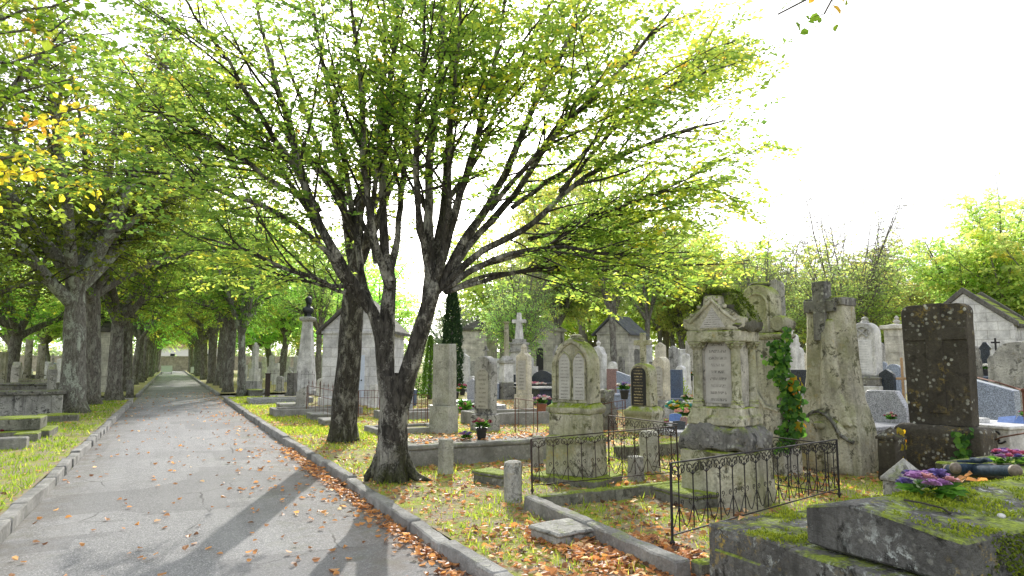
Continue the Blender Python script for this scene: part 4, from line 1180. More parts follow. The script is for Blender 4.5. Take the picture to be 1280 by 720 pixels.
# ---- foreground: the big mossy tomb -------------------------------------------------------------
def big_tomb():
    t = thing('tomb', 'broad black stone tomb with a mossy ridged lid, nearest in the right corner', 'tomb', (3.2, 2.4, 0))
    Y0, Y1, zs, zr, zb = 1.98, 2.86, .78, .845, .575
    mb = MB()
    # lid: ridge along X, gable towards the avenue
    pts = [(-Y1, zb), (-Y0, zb), (-Y0, zs), (-(Y0 + Y1) / 2 - .19, zr), (-Y1, zs)]
    mb.prism([(x + 2.4, z) for x, z in pts], .1, 2.15)
    mb.xf(Matrix.Rotation(-PI / 2, 4, 'Z'))
    # after the turn local x runs to -Y and y to +X
    o = mb.build('lid', M['tomb'], t, .012, .010, .07, 3.5, smooth=30)
    MB().box(-.02, 2.3, -.68, .5, -.1, .555).build('plinth', M['tomb'], t, .014, .01, .09, 3.5, smooth=30)
    MB().box(.03, 2.3, .503, 1.20, -.1, .55).build('low_slab', M['tomb'], t, .014, .01, .09, 3.5, smooth=30)
    MB().box(.012, .06, .57, 1.13, .08, .40).build('panel', M['tomb'], t, .01, .004, .1, smooth=30)
    # cushions of real moss on the lid, slab and along its joints
    rng = nprng(62); n = 26000
    X = rng.uniform(3.22, 5.4, n); Y = rng.uniform(1.99, 3.58, n)
    onl = (Y < 2.855) & (X > 3.33)
    Z = np.where(onl, .845 - .065 * np.abs(Y - 2.55) / np.where(Y < 2.55, .57, .31), .55)
    f = nfield(X, Y, 4.2, 1) + .6 * nfield(X, Y, 11, 3) + .35 * nfield(X, Y, 27, 5)
    thr = np.where(onl, .38 - .42 * np.clip((X - 3.5) / .8, 0, 1) - .30 * np.clip((2.5 - Y) / .5, 0, 1), .30 - .5 * np.exp(-(Y - 2.86) / .12))
    k = (f > thr + rng.normal(0, .10, n)) & (onl | (Y > 2.87)); X, Y, Z, f = X[k], Y[k], Z[k], f[k]; n = len(X)
    P = np.stack([X - 3.2, Y - 2.4, Z + rng.uniform(-.003, .008, n)], 1)
    D = np.stack([rng.normal(0, .6, n), rng.normal(0, .6, n), rng.uniform(.4, 1.2, n)], 1)
    o = link('moss', leaf_mesh('moss', P, D, rng.normal(0, 1, (n, 3)), rng.uniform(.010, .024, n), np.clip(.5 + .25 * f + rng.normal(0, .18, n), 0, 1), aspect=.6), M['moss'], t, 'stuff')
    # a beard of moss on the shaded end of the lid and plinth
    n = 9000; X = rng.uniform(.12, 2.2, n); Z = rng.uniform(.30, .775, n)
    f = nfield(X, Z * 1.5, 4.5, 2) + .5 * nfield(X, Z, 14, 3) + .8 * np.clip((X - .35), -.5, .6)
    k = (f > .15 + rng.normal(0, .15, n)); X, Z = X[k], Z[k]; n = len(X)
    P = np.stack([X, np.where(Z > .57, -.42, -.685) - rng.uniform(-.004, .008, n), Z], 1)
    D = np.stack([rng.normal(0, .5, n), -rng.uniform(.2, 1, n), rng.normal(-.2, .5, n)], 1)
    link('moss', leaf_mesh('moss', P, D, rng.normal(0, 1, (n, 3)), rng.uniform(.012, .026, n), np.clip(rng.normal(.3, .2, n), 0, 1), aspect=.6), M['moss'], t, 'stuff')
    return t
big_tomb()
LIDZ = lambda X, Y: .845 - .065 * (abs(Y - 2.55) / (.57 if Y < 2.55 else .31))

def onlid(px, py):
    p = G(px, py, .82)
    for _ in range(3): p = G(px, py, LIDZ(p.x, p.y))
    return p

def bouquet(p, s, label, seed, cols, n, name='bouquet'):
    rng = nprng(seed); t = thing(name, label, 'flowers', p, .3)
    f = Foliage()
    for _ in range(46):
        a = rng.uniform(0, 2 * PI); r = s * rng.uniform(.55, .95); d = np.array([math.cos(a), math.sin(a) * .8, rng.uniform(-.05, .35)])
        f.add(np.array([math.cos(a) * r * .55, math.sin(a) * r * .5, s * .12 * rng.uniform(.4, 1.4)]), d, np.array([0, 0, 1.]) + rng.normal(0, .35, 3), s * rng.uniform(.35, .55), rng.uniform(.2, .8))
    link('foliage', f.mesh('foliage', aspect=.62, round_=True, fold=.15), M['leaf_ivy'], t)
    for i in range(n):
        a = i * 2.4; q = s * .72 * math.sqrt((i + .4) / n)
        c = (q * math.cos(a), q * math.sin(a) * .8, s * (.50 - .40 * (q / s) ** 2) + rng.normal(0, .012))
        ff = Foliage()
        for ring, (k, e0, l) in enumerate(((8, .25, 1.0), (7, .7, .8), (5, 1.15, .55))):
            for j in range(k):
                aa = 2 * PI * j / k + ring * .4 + rng.normal(0, .12); e = e0 + rng.normal(0, .14)
                d = np.array([math.cos(aa) * math.cos(e), math.sin(aa) * math.cos(e), math.sin(e)])
                ff.add(np.array(c) + d * s * .02, d, np.array([-d[0], -d[1], 1.2]) + rng.normal(0, .25, 3), s * .25 * l * rng.uniform(.8, 1.15), rng.uniform())
        link('blossom', ff.mesh('blossom', aspect=.95, round_=True, fold=.22), M['petal_' + cols[i % len(cols)]], t)
    return t
bouquet(onlid(1162, 618), .215, 'mauve and violet silk flower bunch with green leaves on the mossy tomb lid', 41, ['purple', 'purple', 'violet', 'purple', 'rose', 'violet'], 15)

def crucifix():
    a, b = onlid(1186, 594), onlid(1272, 597)
    t = thing('crucifix', 'blue-grey metal crucifix with corpus lying fallen on the mossy tomb', 'crucifix', (a + b) / 2)
    c = (a + b) / 2; up = Vector((0, 0, .062))
    A, B = a - c + up * .75, b - c + up * .75
    d = (B - A).normalized(); s = Vector((-d.y, d.x, 0))
    def cyl(P, Q, r, nm, mat='bluemetal'):
        MB().tube([P, P.lerp(Q, .33), P.lerp(Q, .66), Q], r, 14).build(nm, M[mat], t, 0, smooth=50)
    L = (B - A).length
    piv = A + d * L * .42 + Vector((0, 0, .012))
    cyl(A + d * .02, B - d * .03, .040, 'shaft')
    S = (s * .9 - d * .35).normalized()
    cyl(piv - S * .17, piv + S * .17, .037, 'crossbar')
    for P, q in ((A + d * .02, -d), (B - d * .03, d), (piv - S * .17, -S), (piv + S * .17, S)):
        MB().tube([P - q * .005, P + q * .022, P + q * .04, P + q * .05], [.044, .044, .03, .012], 14).build('end_cap', M['cap'], t, .003, smooth=40)
    # the corpus: one continuous skinned figure, arms along the crossbar, legs along the shaft
    h0 = piv + Vector((0, 0, .055)); e = d
    J = {'pel': h0 + e * .12, 'ch': h0 + e * .02 + Vector((0, 0, .012)), 'nk': h0 - e * .015 + Vector((0, 0, .016)), 'hd': h0 - e * .05 + S * .01 + Vector((0, 0, .02)),
         'sl': h0 + S * .032, 'sr': h0 - S * .032, 'el': h0 + S * .085 - e * .01, 'er': h0 - S * .085 - e * .01, 'hl': h0 + S * .15 - e * .02, 'hr': h0 - S * .15 - e * .02,
         'kl': h0 + e * .185 + S * .014 + Vector((0, 0, .018)), 'kr': h0 + e * .185 - S * .014 + Vector((0, 0, .018)), 'fl': h0 + e * .255 + S * .006, 'fr': h0 + e * .255 - S * .006}
    Rr = {'pel': .022, 'ch': .026, 'nk': .012, 'hd': .02, 'sl': .014, 'sr': .014, 'el': .010, 'er': .010, 'hl': .008, 'hr': .008, 'kl': .013, 'kr': .013, 'fl': .009, 'fr': .009}
    ed = [('pel', 'ch'), ('ch', 'nk'), ('nk', 'hd'), ('ch', 'sl'), ('ch', 'sr'), ('sl', 'el'), ('sr', 'er'), ('el', 'hl'), ('er', 'hr'), ('pel', 'kl'), ('pel', 'kr'), ('kl', 'fl'), ('kr', 'fr')]
    skin_figure('corpus', J, Rr, ed, 'pel', M['bluemetal'], t)

def skin_figure(name, J, Rr, ed, rootk, mat, parent):
    ks = list(J); me = bpy.data.meshes.new(name)
    me.from_pydata([tuple(J[k]) for k in ks], [(ks.index(a), ks.index(b)) for a, b in ed], [])
    o = link(name, me, None, parent)
    md = o.modifiers.new('skin', 'SKIN')
    for i, k in enumerate(ks):
        v = me.skin_vertices[0].data[i]; v.radius = (Rr[k], Rr[k]); v.use_root = (k == rootk)
    o.modifiers.new('sub', 'SUBSURF').levels = 2
    dg = bpy.context.evaluated_depsgraph_get(); dg.update()
    me2 = bpy.data.meshes.new_from_object(o.evaluated_get(dg))
    o.modifiers.clear(); o.data = me2; me2.materials.clear(); me2.materials.append(mat)
    me2.polygons.foreach_set('use_smooth', [True] * len(me2.polygons))
    return o
crucifix()

def small_on_lid():
    p = onlid(1252, 647)
    t = thing('pebble', 'small pale pebble on the mossy lid of the near tomb', 'pebble', p + Vector((0, 0, .008)), .6)
    MB().ball((0, 0, 0), .03, 1.15, .7, .45, 3).build('stone', M['white'], t, 0, .003, 0, 20, smooth=60)
    a, b = onlid(1130, 632), onlid(1184, 641)
    t = thing('dry_stem', 'thin dry brown flower stem lying in front of the mauve bunch', 'stem', a)
    MB().tube([Vector((0, 0, .03)), (b - a) * .45 + Vector((0, .01, .03)), (b - a) * .9 + Vector((0, 0, .02)), (b - a) + Vector((-.03, -.035, .006))], [.006, .005, .005, .007], 6).build('stalk', M['twig'], t, 0)
    r = nprng(77)
    for i, (x, y) in enumerate(((1196, 606), (1208, 598), (1222, 604), (1236, 603), (1203, 603))):
        q = onlid(x, y) + Vector((0, 0, .012)); f = Foliage()
        f.add(np.zeros(3), r.normal(0, 1, 3) * [1, 1, .2], np.array([r.normal(0, .3), r.normal(0, .3), 1]), .075, .4 + .1 * i)
        o = link('dead_leaf', f.mesh('dead_leaf', aspect=.7, round_=True, fold=.3), M['litter']); o.location = q
        o['label'] = 'curled brown leaf lying beside the fallen crucifix on the tomb lid'; o['category'] = 'leaf'; o['group'] = 'dead leaves by the crucifix'
small_on_lid()

# ---- stone kerbs, posts and slabs near the camera --------------------------------------------------
def kerbstone(p0, p1, wdt, h, label, name='grave_kerb', mat='kerb', n=None, cap=0):
    p0, p1 = Vector(p0), Vector(p1); d = p1 - p0; L = d.length
    t = thing(name, label, 'kerb', (p0.x, p0.y, 0), math.atan2(d.y, d.x))
    n = n or max(1, round(L / 1.3)); m = MB(); r = random.Random(int(L * 100))
    for i in range(n):
        a, b = L * i / n + .004, L * (i + 1) / n - .004
        dz = r.uniform(-.012, .012)
        m.box(a, b, -wdt / 2 + r.uniform(-.008, .008), wdt / 2 + r.uniform(-.008, .008), -.1, h + dz, .004)
    m.build('stones', M[mat], t, .014, .012, .1, 5, smooth=35)
    return t
kerbstone((3.46, 4.12), (3.62, 6.86), .15, .15, 'long cracked stone kerb of the empty plot, parallel to the road')
kerbstone((3.71, 6.84), (5.75, 6.90), .13, .14, 'mossy stone kerb across the back of the empty plot, below the scrolled railing', mat='mossy')
kerbstone((3.56, 4.12), (3.95, 4.12), .13, .13, 'short moss-topped kerb beside the near tomb, closing the empty plot', mat='mossy')
kerbstone((6.7, 9.6), (9.0, 9.75), .16, .2, 'mossy stone kerb behind the scrolled railing of the gothic stone', mat='mossy')

def post(px, base, top, wpx, label, cap=None, mat='grey', p=None, round_=False, rz=0.1):
    p = p or spot(px, base); p.z = 0; h = HT(p, top); w_ = WD(p, wpx)
    t = thing('stone_post', label, 'post', p, rz)
    if round_:
        MB().lathe([(w_ * .5, -.1), (w_ * .5, h * .9), (w_ * .46, h * .97), (w_ * .30, h)], 16).build('shaft', M[mat], t, 0, .008, .1, 5, smooth=40)
    else:
        w_ *= .82
        hc = h * (1 - (cap or 0))
        MB().cbox(w_, w_, -.1, hc, .006).build('shaft', M[mat], t, .012, .009, .1, 5, smooth=35)
        if cap: MB().cbox(w_ * 1.06, w_ * 1.06, hc - .002, hc + .035).pyr(w_ * 1.04, w_ * 1.04, hc + .034, h, .04).build('cap', M[mat], t, .006, smooth=30)
    return t
post(557, 592, 549, 19, 'short square stone post nearest the forked tree, before the long slab', mat='pillar')
post(641, 628, 576, 23, 'short rounded stone post standing free left of the scrolled railing', mat='grey', round_=True)
post(1122, 606, 573, 47, 'squat grey post with pyramid cap just behind the mossy tomb', .5, 'grey', p=AT(1122, 453, 8.0) * 1)
post(1108, 590, 534, 30, 'dark square post with pyramid cap left of the dark lichened headstone', .22, 'dark', p=AT(1108, 453, 9.4) * 1)
post(795, 600, 570, 20, 'short square post inside the scrolled railing, right of the gothic stone', mat='grey')
post(530, 592, 548, 3, 'x', mat='grey') if False else None
post(690, 588, 545, 14, 'narrow square stone post behind left side of the gothic stone', mat='grey', p=spot(672, 583))
post(812, 590, 538, 24, 'round-topped grey post behind the scrolled railing near the columned monument', mat='pillar', round_=True)

def slab(px, base, label, L, Wd, h, mat='grey', rz=0, name='stone_slab', p=None, bev=.03):
    p = p or spot(px, base)
    t = thing(name, label, 'slab', p, rz)
    MB().box(-Wd / 2, Wd / 2, -L / 2, L / 2, -.08, h * .7).box(-Wd / 2 - .02, Wd / 2 + .02, -L / 2 - .02, L / 2 + .02, h * .68, h).build('block', M[mat], t, bev * .5, .008, .1, 5, smooth=35)
    return t
slab(705, 674, 'loose flat square slab lying against the cracked kerb near the road', .42, .46, .12, 'grey', .15)
slab(618, 603, 'small mossy stone block beside the free-standing rounded post', .55, .28, .15, 'mossy', .3)
slab(862, 628, 'low stone step at the foot of the columned monument behind the railing', .7, .45, .16, 'mossy', 0)
# low wide tomb slab behind the posts
def low_tomb():
    a = G(512, 585); a.z = 0
    t = thing('tomb', 'long low grey slab tomb with leaves on top, just right of the forked tree', 'tomb', a)
    MB().box(0.0, 3.3, 0, .9, -.1, .26).build('base', M['kerb'], t, .02, .012, .14, 4, smooth=35)
    MB().box(-.03, 3.33, -.03, .93, .258, .33).build('slab', M['kerb'], t, .02, .01, .14, 4, smooth=35)
    flower_pot(a + Vector((1.35, .35, .33)), .34, ['red', 'red', 'rose'], 'black pot of dark red flowers standing on the long low slab', seed=1)
    flower_pot(a + Vector((1.10, .40, .33)), .26, ['violet', 'purple'], 'faded violet flower bunch left of the dark red pot on the slab', pot=None, seed=2, name='bouquet')
low_tomb()
p = spot(505, 588)

# ---- wrought iron railings --------------------------------------------------------------------------
def scroll(m, cx, cz, r, turns, sgn, th, a0=90):
    pts = []
    n = 14
    for i in range(n + 1):
        f = i / n; a = R(a0) + sgn * turns * 2 * PI * f; q = r * (1 - .78 * f)
        pts.append((cx + q * math.cos(a), 0, cz + q * math.sin(a)))
    m.tube(pts, th, 4)

def bar_mesh(h, sp, style, th=.0065):
    m = MB()
    if style == 'scroll':
        m.tube([(0, 0, .03), (0, 0, h * .5), (0, 0, h * .86)], th, 5)
        m.lathe([(th, 0), (th * 2.4, .012), (th, .026)], 6, (0, 0, h * .80)); m.lathe([(th, 0), (th * 2.0, .01), (th, .02)], 6, (0, 0, h * .34))
        r = sp * .235
        for s in (-1, 1):
            scroll(m, s * (r + th), h - r - .02, r, 1.15, -s, th * .75, 180 if s > 0 else 0)
            m.tube([(s * .004, 0, h * .80), (s * sp * .2, 0, h * .84), (s * sp * .47, 0, h - .02)], th * .7, 4)
            m.tube([(s * .003, 0, h * .36), (s * sp * .18, 0, h * .27), (s * sp * .34, 0, h * .14), (s * sp * .48, 0, .055)], th * .7, 4)
            scroll(m, s * sp * .2, h * .44, sp * .13, 1.0, s, th * .65, -90)
    elif style == 'lance':
        m.tube([(0, 0, 0), (0, 0, h + .08)], th, 5); m.lathe([(th * .5, 0), (th * 2.2, .03), (th * .4, .12)], 6, (0, 0, h + .06))
    else:
        m.tube([(0, 0, 0), (0, 0, h)], th, 5)
    return m

def railing(p0, p1, h, n, label, style='scroll', mat='irond', posts=(1, 1), top2=None, name='iron_railing', ph=None, z0=.04, th=.0065, midrail=False, lean=0):
    p0, p1 = Vector(p0), Vector(p1); d = p1 - p0; L = Vector((d.x, d.y)).length
    t = thing(name, label, 'railing', p0, math.atan2(d.y, d.x))
    t.rotation_euler[0] = lean
    dz = (top2 if top2 is not None else h) - h
    def rail(z, w_, hh):
        MB().hull([(0, -w_, z), (L, -w_, z + (dz if z > h * .5 else 0)), (L, w_, z + (dz if z > h * .5 else 0)), (0, w_, z), (0, -w_, z + hh), (L, -w_, z + hh + (dz if z > h * .5 else 0)), (L, w_, z + hh + (dz if z > h * .5 else 0)), (0, w_, z + hh)],
                  [(3, 2, 1, 0), (4, 5, 6, 7), (0, 1, 5, 4), (1, 2, 6, 5), (2, 3, 7, 6), (3, 0, 4, 7)]).build('rail', M[mat], t, .002)
    rail(h - .006, .013, .013); rail(z0 + .03, .008, .01)
    if midrail: rail(h * .72, .006, .012)
    sp = L / n; first = None
    for i in range(n):
        if first is None:
            first = bar_mesh(h - .02 - z0, sp, style, th).build('bar', M[mat], t, 0)
            o = first
        else:
            o = first.copy(); col.objects.link(o); o.parent = t
        o.location = (sp * (i + .5), 0, z0 + .02)
        if dz: o.scale = (1, 1, 1 + dz / h * (i + .5) / n)
    for k, x in enumerate((0, L)):
        if posts[k]:
            hp = (ph or h) + (dz if k else 0)
            MB().tube([(x, 0, -.1), (x, 0, hp)], th * 1.9, 8).lathe([(th * 3.4, 0), (th * 3.4, .02), (th * 2, .035)], 8, (x, 0, .0)).build('post', M[mat], t, 0)
    return t
FA0, FA1 = Vector((3.90, 4.78, .06)), Vector((7.05, 5.62, 0))
hA = HT(FA0, 579) - .06
railing(FA0, FA1, hA, 15, 'black scrolled iron railing in front of the columned monument, beside the near tomb', top2=HT(FA1, 556))
FC = Vector((6.75, 7.0, 0))
railing(FA1, FC, HT(FA1, 556), 6, 'short return of black scrolled railing behind the columned monument', posts=(0, 1), top2=HT(FC, 540))
FB0, FB1 = Vector((4.03, 7.56, .03)), Vector((6.32, 7.58, .03))
railing(FB0, FB1, HT(FB0, 549) - .03, 11, 'rust-brown scrolled iron railing in front of the twin-panelled gothic stone', mat='iron', top2=HT(FB1, 533) - .03, lean=-.04)
railing(FB1, (6.35, 9.3, 0), HT(FB1, 533), 6, 'short rust-brown scrolled return railing right of the gothic stone', mat='iron', posts=(0, 1))

# thin rusty rails in the middle distance
def px_rail(pa, pb, base, top, n, label, style='plain', mat='rust', base2=None, top2=None, **kw):
    a, b = spot(pa, base), spot(pb, base2 or base)
    return railing(a, b, HT(a, top), n, label, style, mat, top2=HT(b, top2 or top), **kw)
px_rail(644, 672, 541, 498, 3, 'thin rusty rail left of the gothic stone, in front of the slender stele', 'plain', base2=548, top2=502, midrail=True)
px_rail(748, 782, 538, 506, 5, 'thin rusty rail between gothic stone and black plaque stone', 'plain', 'rust', base2=538, top2=500, midrail=True)
px_rail(334, 392, 496, 467, 12, 'dark iron fence of upright bars below the bust column', 'lance', 'iron', base2=494, top2=468)
px_rail(383, 424, 517, 482, 8, 'rusty fence left of the straight speckled trunk', 'lance', 'rust', base2=534, top2=490, midrail=True)
px_rail(448, 474, 522, 488, 6, 'rusty fence between the straight trunk and the forked tree', 'plain', 'rust', base2=520, top2=488, midrail=True)
px_rail(400, 470, 506, 476, 9, 'dark fence in front of the chapel behind the forked tree', 'lance', 'iron', base2=506, top2=476)
px_rail(508, 534, 535, 492, 5, 'rusty wire fence between the forked tree and square pillar', 'plain', 'rust', base2=531, top2=494, midrail=True)
# square iron gate post at the corner of the dark fence
p = spot(334, 497)
t = thing('fence_post', 'solid dark iron corner post at the left end of the dark fence', 'post', p)
MB().cbox(WD(p, 5.5), WD(p, 5.5), 0, HT(p, 468)).cbox(WD(p, 6.6), WD(p, 6.6), HT(p, 468) - .001, HT(p, 466.5)).build('shaft', M['iron'], t, .01)

# rusty frame at the right edge
def rusty_frame():
    p = AT(1276, 453, 7.6); p.z = 0
    t = thing('grave_railing', 'bent rusty iron tomb frame at the right edge, before the weathered grey stone', 'railing', p)
    q = AT(1221, 453, 10.2); q.z = 0
    h = HT(p, 488); hq = HT(q, 472)
    MB().tube([(0, 0, -.1), (0, 0, h * .6), (.005, 0, h)], .016, 8).ball((0, 0, h), .024, sub=2).build('post', M['rust'], t, 0)
    d = q - p
    MB().tube([(0, 0, h), d * .5 + Vector((0, 0, (h + hq) / 2 + .01)), d + Vector((0, 0, hq))], .011, 6).build('rail', M['rust'], t, 0)
    hl = HT(p, 541); hm = HT(q, 556)
    MB().tube([(0, 0, hl), d * .5 + Vector((0, 0, (hl + hm) / 2 + .03)), d + Vector((0, 0, hm))], .010, 6).build('rail', M['rust'], t, 0)
    e = (AT(1330, 453, 7.4) - AT(1276, 453, 7.6))
    MB().tube([(0, 0, h), (e.x, e.y, h - .03)], .011, 6).build('rail', M['rust'], t, 0)
rusty_frame()

# ---- the gothic twin-panelled stone ----------------------------------------------------------------
def gothic_stone():
    p = spot(722, 601); rz = face(p, 30)
    w_ = .60; th = .25
    t = thing('headstone', 'tall mossy gothic pointed stone with two lancet inscription panels on a pedestal', 'headstone', p, rz)
    z = lambda y: HT(p, y)
    zp, zc, zt = z(516), z(503), z(424)
    k = w_
    MB().box(-k * .85, k * .85, -.42, .34, -.1, .10).build('step', M['mossy'], t, .02, .012, .1, 5, smooth=35)
    MB().loft([(0, -.03, .095, k * 1.20, .46), (0, -.03, z(552), k * 1.16, .43), (0, -.03, z(550), k * 1.22, .48), (0, -.03, z(546), k * 1.22, .48), (0, -.03, z(543), k * 1.08, .38), (0, -.03, zp, k * 1.06, .37)]).build('pedestal', M['olive'], t, .012, .008, .08, 5, smooth=35)
    MB().loft([(0, -.02, zp - .001, k * 1.08, .40), (0, -.02, zp + .05, k * 1.18, .44), (0, -.02, zp + .08, k * 1.18, .44), (0, 0, zc, k * 1.0, th + .04)]).build('moulding', M['olive'], t, .01, .006, .08, 5, smooth=35)
    hb = zt - zc
    o = lancet(w_, hb, hb - w_ * .62, z0=zc)
    MB().prism(o, -th / 2, th / 2).build('body', M['olive'], t, .03, .01, .08, 5, smooth=35)
    # raised arch rim
    oi = lancet(w_ * .80, hb * .93, hb * .93 - w_ * .5, z0=zc)
    m = MB(); no = len(o)
    rim = []
    def tube_along(pts): m.tube([(x, -th / 2 - .012, zz) for x, zz in pts], .036, 8)
    tube_along([(x * .92, zc + (zz - zc) * .965) for x, zz in o[1:]] + [(o[0][0] * .92, o[0][1])])
    m.build('arch_rim', M['olive'], t, 0, .006, 0, 6, smooth=50)
    for s in (-1, 1):
        l = lancet(w_ * .33, hb * .74, hb * .74 - w_ * .26, z0=zc + hb * .05, x=s * w_ * .19)
        MB().prism(l, -th / 2 - .012, -th / 2 + .01).build('inscription_panel', M['insc'], t, .003)
        MB().tube([(x, -th / 2 - .014, zz) for x, zz in l[1:] + l[:1]], .011, 6).build('panel_moulding', M['olive'], t, 0, smooth=50)
    MB().lathe([(.10, 0), (.12, .03), (.08, .05), (.085, .08), (.035, .10)], 12, (0, 0, zt - .03)).build('finial', M['olive'], t, 0, .004, smooth=40)
gothic_stone()

# ---- columned aedicule --------------------------------------------------------------------------------
def aedicule():
    p = spot(910, 628)
    t = thing('columned_monument', 'small columned tomb monument with mossy gabled roof and rough base behind the railing', 'monument', p, face(p, 26))
    z = lambda y: HT(p, y)
    w_, d = .62, .44
    MB().loft([(0, 0, -.1, w_ * 1.42, d * 1.55), (0, 0, z(590), w_ * 1.36, d * 1.48), (0, 0, z(560), w_ * 1.32, d * 1.42)]).build('base_block', M['olive'], t, .02, .02, .07, 5, smooth=35)
    MB().loft([(0, 0, z(560) - .004, w_ * 1.38, d * 1.52), (0, 0, z(540), w_ * 1.34, d * 1.46), (0, 0, z(528), w_ * 1.05, d * 1.2)]).build('rough_stones', M['rock'], t, .03, .045, .07, 6, smooth=40)
    zb = z(508)
    MB().loft([(0, 0, z(530), w_ * 1.10, d * 1.24), (0, 0, z(520), w_ * 1.10, d * 1.24), (0, 0, z(517), w_ * 1.03, d * 1.14), (0, 0, zb, w_ * 1.0, d * 1.1)]).build('plinth', M['olive'], t, .012, .008, .07, 6, smooth=35)
    zc = z(428); ze = z(414)
    MB().box(-w_ * .40, w_ * .40, -d * .30, d * .46, zb, zc + .02).build('body', M['pale'], t, .01, .006, .1, 5, smooth=35)
    MB().prism([(-w_ * .26, zb + .04), (w_ * .26, zb + .04), (w_ * .26, zc - .10), (w_ * .16, zc + .01), (-w_ * .16, zc + .01), (-w_ * .26, zc - .10)], -d * .30 - .012, -d * .30 + .01).build('inscription_panel', M['insg'], t, .003)
    first = None
    for x, y in ((-w_ * .38, -d * .40), (w_ * .38, -d * .40), (w_ * .42, d * .40), (-w_ * .42, d * .40)):
        c = MB().lathe([(.078, 0), (.078, .03), (.062, .05), (.07, .065), (.055, .085), (.053, zc - zb - .12), (.05, zc - zb - .08)], 16, (x, y, zb)).build('column', M['olive'], t, 0, .003, 0, 8, smooth=40)
        cap = MB().loft([(x, y, zc - .085, .10, .10), (x, y, zc - .04, .125, .125), (x, y, zc - .025, .16, .16), (x, y, zc, .17, .17)])
        rr = random.Random(int((x + 2) * 100))
        for i in range(8):
            a = i * PI / 4; cap.ball((x + .075 * math.cos(a), y + .075 * math.sin(a), zc - .045), .024, sub=1)
        cap.build('capital', M['olive'], c, .006, .004, smooth=40)
    MB().box(-w_ * .54, w_ * .54, -d * .58, d * .58, zc, ze).build('entablature', M['olive'], t, .012, .006, .09, 5, smooth=35)
    zr = z(371)
    # gabled pediment with an arched inscription field
    o = [(-w_ * .50, ze), (w_ * .50, ze), (w_ * .62, ze + .04), (w_ * .62, ze + .14), (w_ * .46, ze + .17), (w_ * .30, ze + (zr - ze) * .60), (w_ * .20, ze + (zr - ze) * .66), (.10, zr), (-.10, zr), (-w_ * .20, ze + (zr - ze) * .66), (-w_ * .30, ze + (zr - ze) * .60), (-w_ * .46, ze + .17), (-w_ * .62, ze + .14), (-w_ * .62, ze + .04)]
    MB().prism(o, -d * .56, -d * .30).build('pediment', M['olive'], t, .015, .01, .08, 5, smooth=35)
    MB().prism([(-w_ * .26, ze + .03), (w_ * .26, ze + .03), (0, ze + (zr - ze) * .66)], -d * .56 - .008, -d * .5).build('inscription_panel', M['insg'], t, .003)
    m = MB()
    for s in (-1, 1):
        m.tube([(s * (w_ * .46), -d * .56 - .012, ze + .10), (s * w_ * .25, -d * .56 - .012, ze + (zr - ze) * .50), (0, -d * .56 - .012, zr - .05)], .022, 8)
        for q in range(3): m.ball((s * (w_ * .40 - q * .09), -d * .57, ze + .19 + q * .085), .03, sub=1)
    m.build('carved_edging', M['olive'], t, 0, .006, 0, 9, smooth=50)
    MB().loft([(0, .03, ze - .0, w_ * 1.22, d * 1.16), (0, .03, ze + .07, w_ * 1.26, d * 1.2), (0, .05, ze + (zr - ze) * .6, w_ * .98, d * 1.0), (0, .06, zr + .02, w_ * .55, d * .72), (0, .05, zr + .055, w_ * .46, d * .62)]).build('roof', M['mossroof'], t, .02, .045, .05, 6, smooth=40)
    rng = nprng(64); n = 5200; X = rng.uniform(-w_ * .6, w_ * .6, n); Y = rng.uniform(-d * .60, d * .62, n)
    zz = np.interp(np.abs(X), [0, w_ * .23, w_ * .49, w_ * .63], [zr + .06, zr + .05, ze + (zr - ze) * .6, ze + .06]) - .12 * np.clip(np.abs(Y) / d - .3, 0, 1)
    k = nfield(X, Y, 9, 3) + .5 * nfield(X, Y, 23, 4) > -.25 + .9 * np.clip((-Y / d - .42) * 5, 0, 1) * (np.abs(X) > .1)
    X, Y, zz = X[k], Y[k], zz[k]; n = len(X)
    link('moss', leaf_mesh('moss', np.stack([X, Y, zz + rng.uniform(-.02, .025, n)], 1), np.stack([rng.normal(0, .7, n), rng.normal(0, .7, n), rng.uniform(.2, 1, n)], 1), rng.normal(0, 1, (n, 3)), rng.uniform(.02, .04, n), np.clip(rng.normal(.06, .2, n), 0, 1), aspect=.6), M['moss'], t, 'stuff')
aedicule()

# ---- ivy-clad monument behind --------------------------------------------------------------------------
def ivy_leaves(root, pts, n, spread, leaf, mat, seed, name='foliage'):
    rng = nprng(seed); f = Foliage(); pts = resample(pts, 40)
    for _ in range(n):
        k = rng.integers(0, 39); q = pts[k] + (pts[k + 1] - pts[k]) * rng.uniform()
        sp = spread * (1 + .35 * math.sin(k * .7 + seed)) * rng.uniform(.2, 1) ** .5
        a = rng.uniform(0, 2 * PI); o = np.array([math.cos(a), math.sin(a) * .55, rng.normal(0, .25)]) * sp
        d = np.array([rng.normal(0, .5), rng.normal(0, .5), -.6])
        nn = o / max(np.linalg.norm(o), .01) * .8 + np.array([-.5, -.45, .5]) + rng.normal(0, .35, 3)
        f.add(q + o, d, nn, leaf * rng.uniform(.6, 1.25), np.clip(rng.normal(.45, .25), 0, 1))
    link(name, f.mesh(name, aspect=.95, round_=True, fold=.12), M[mat], root)

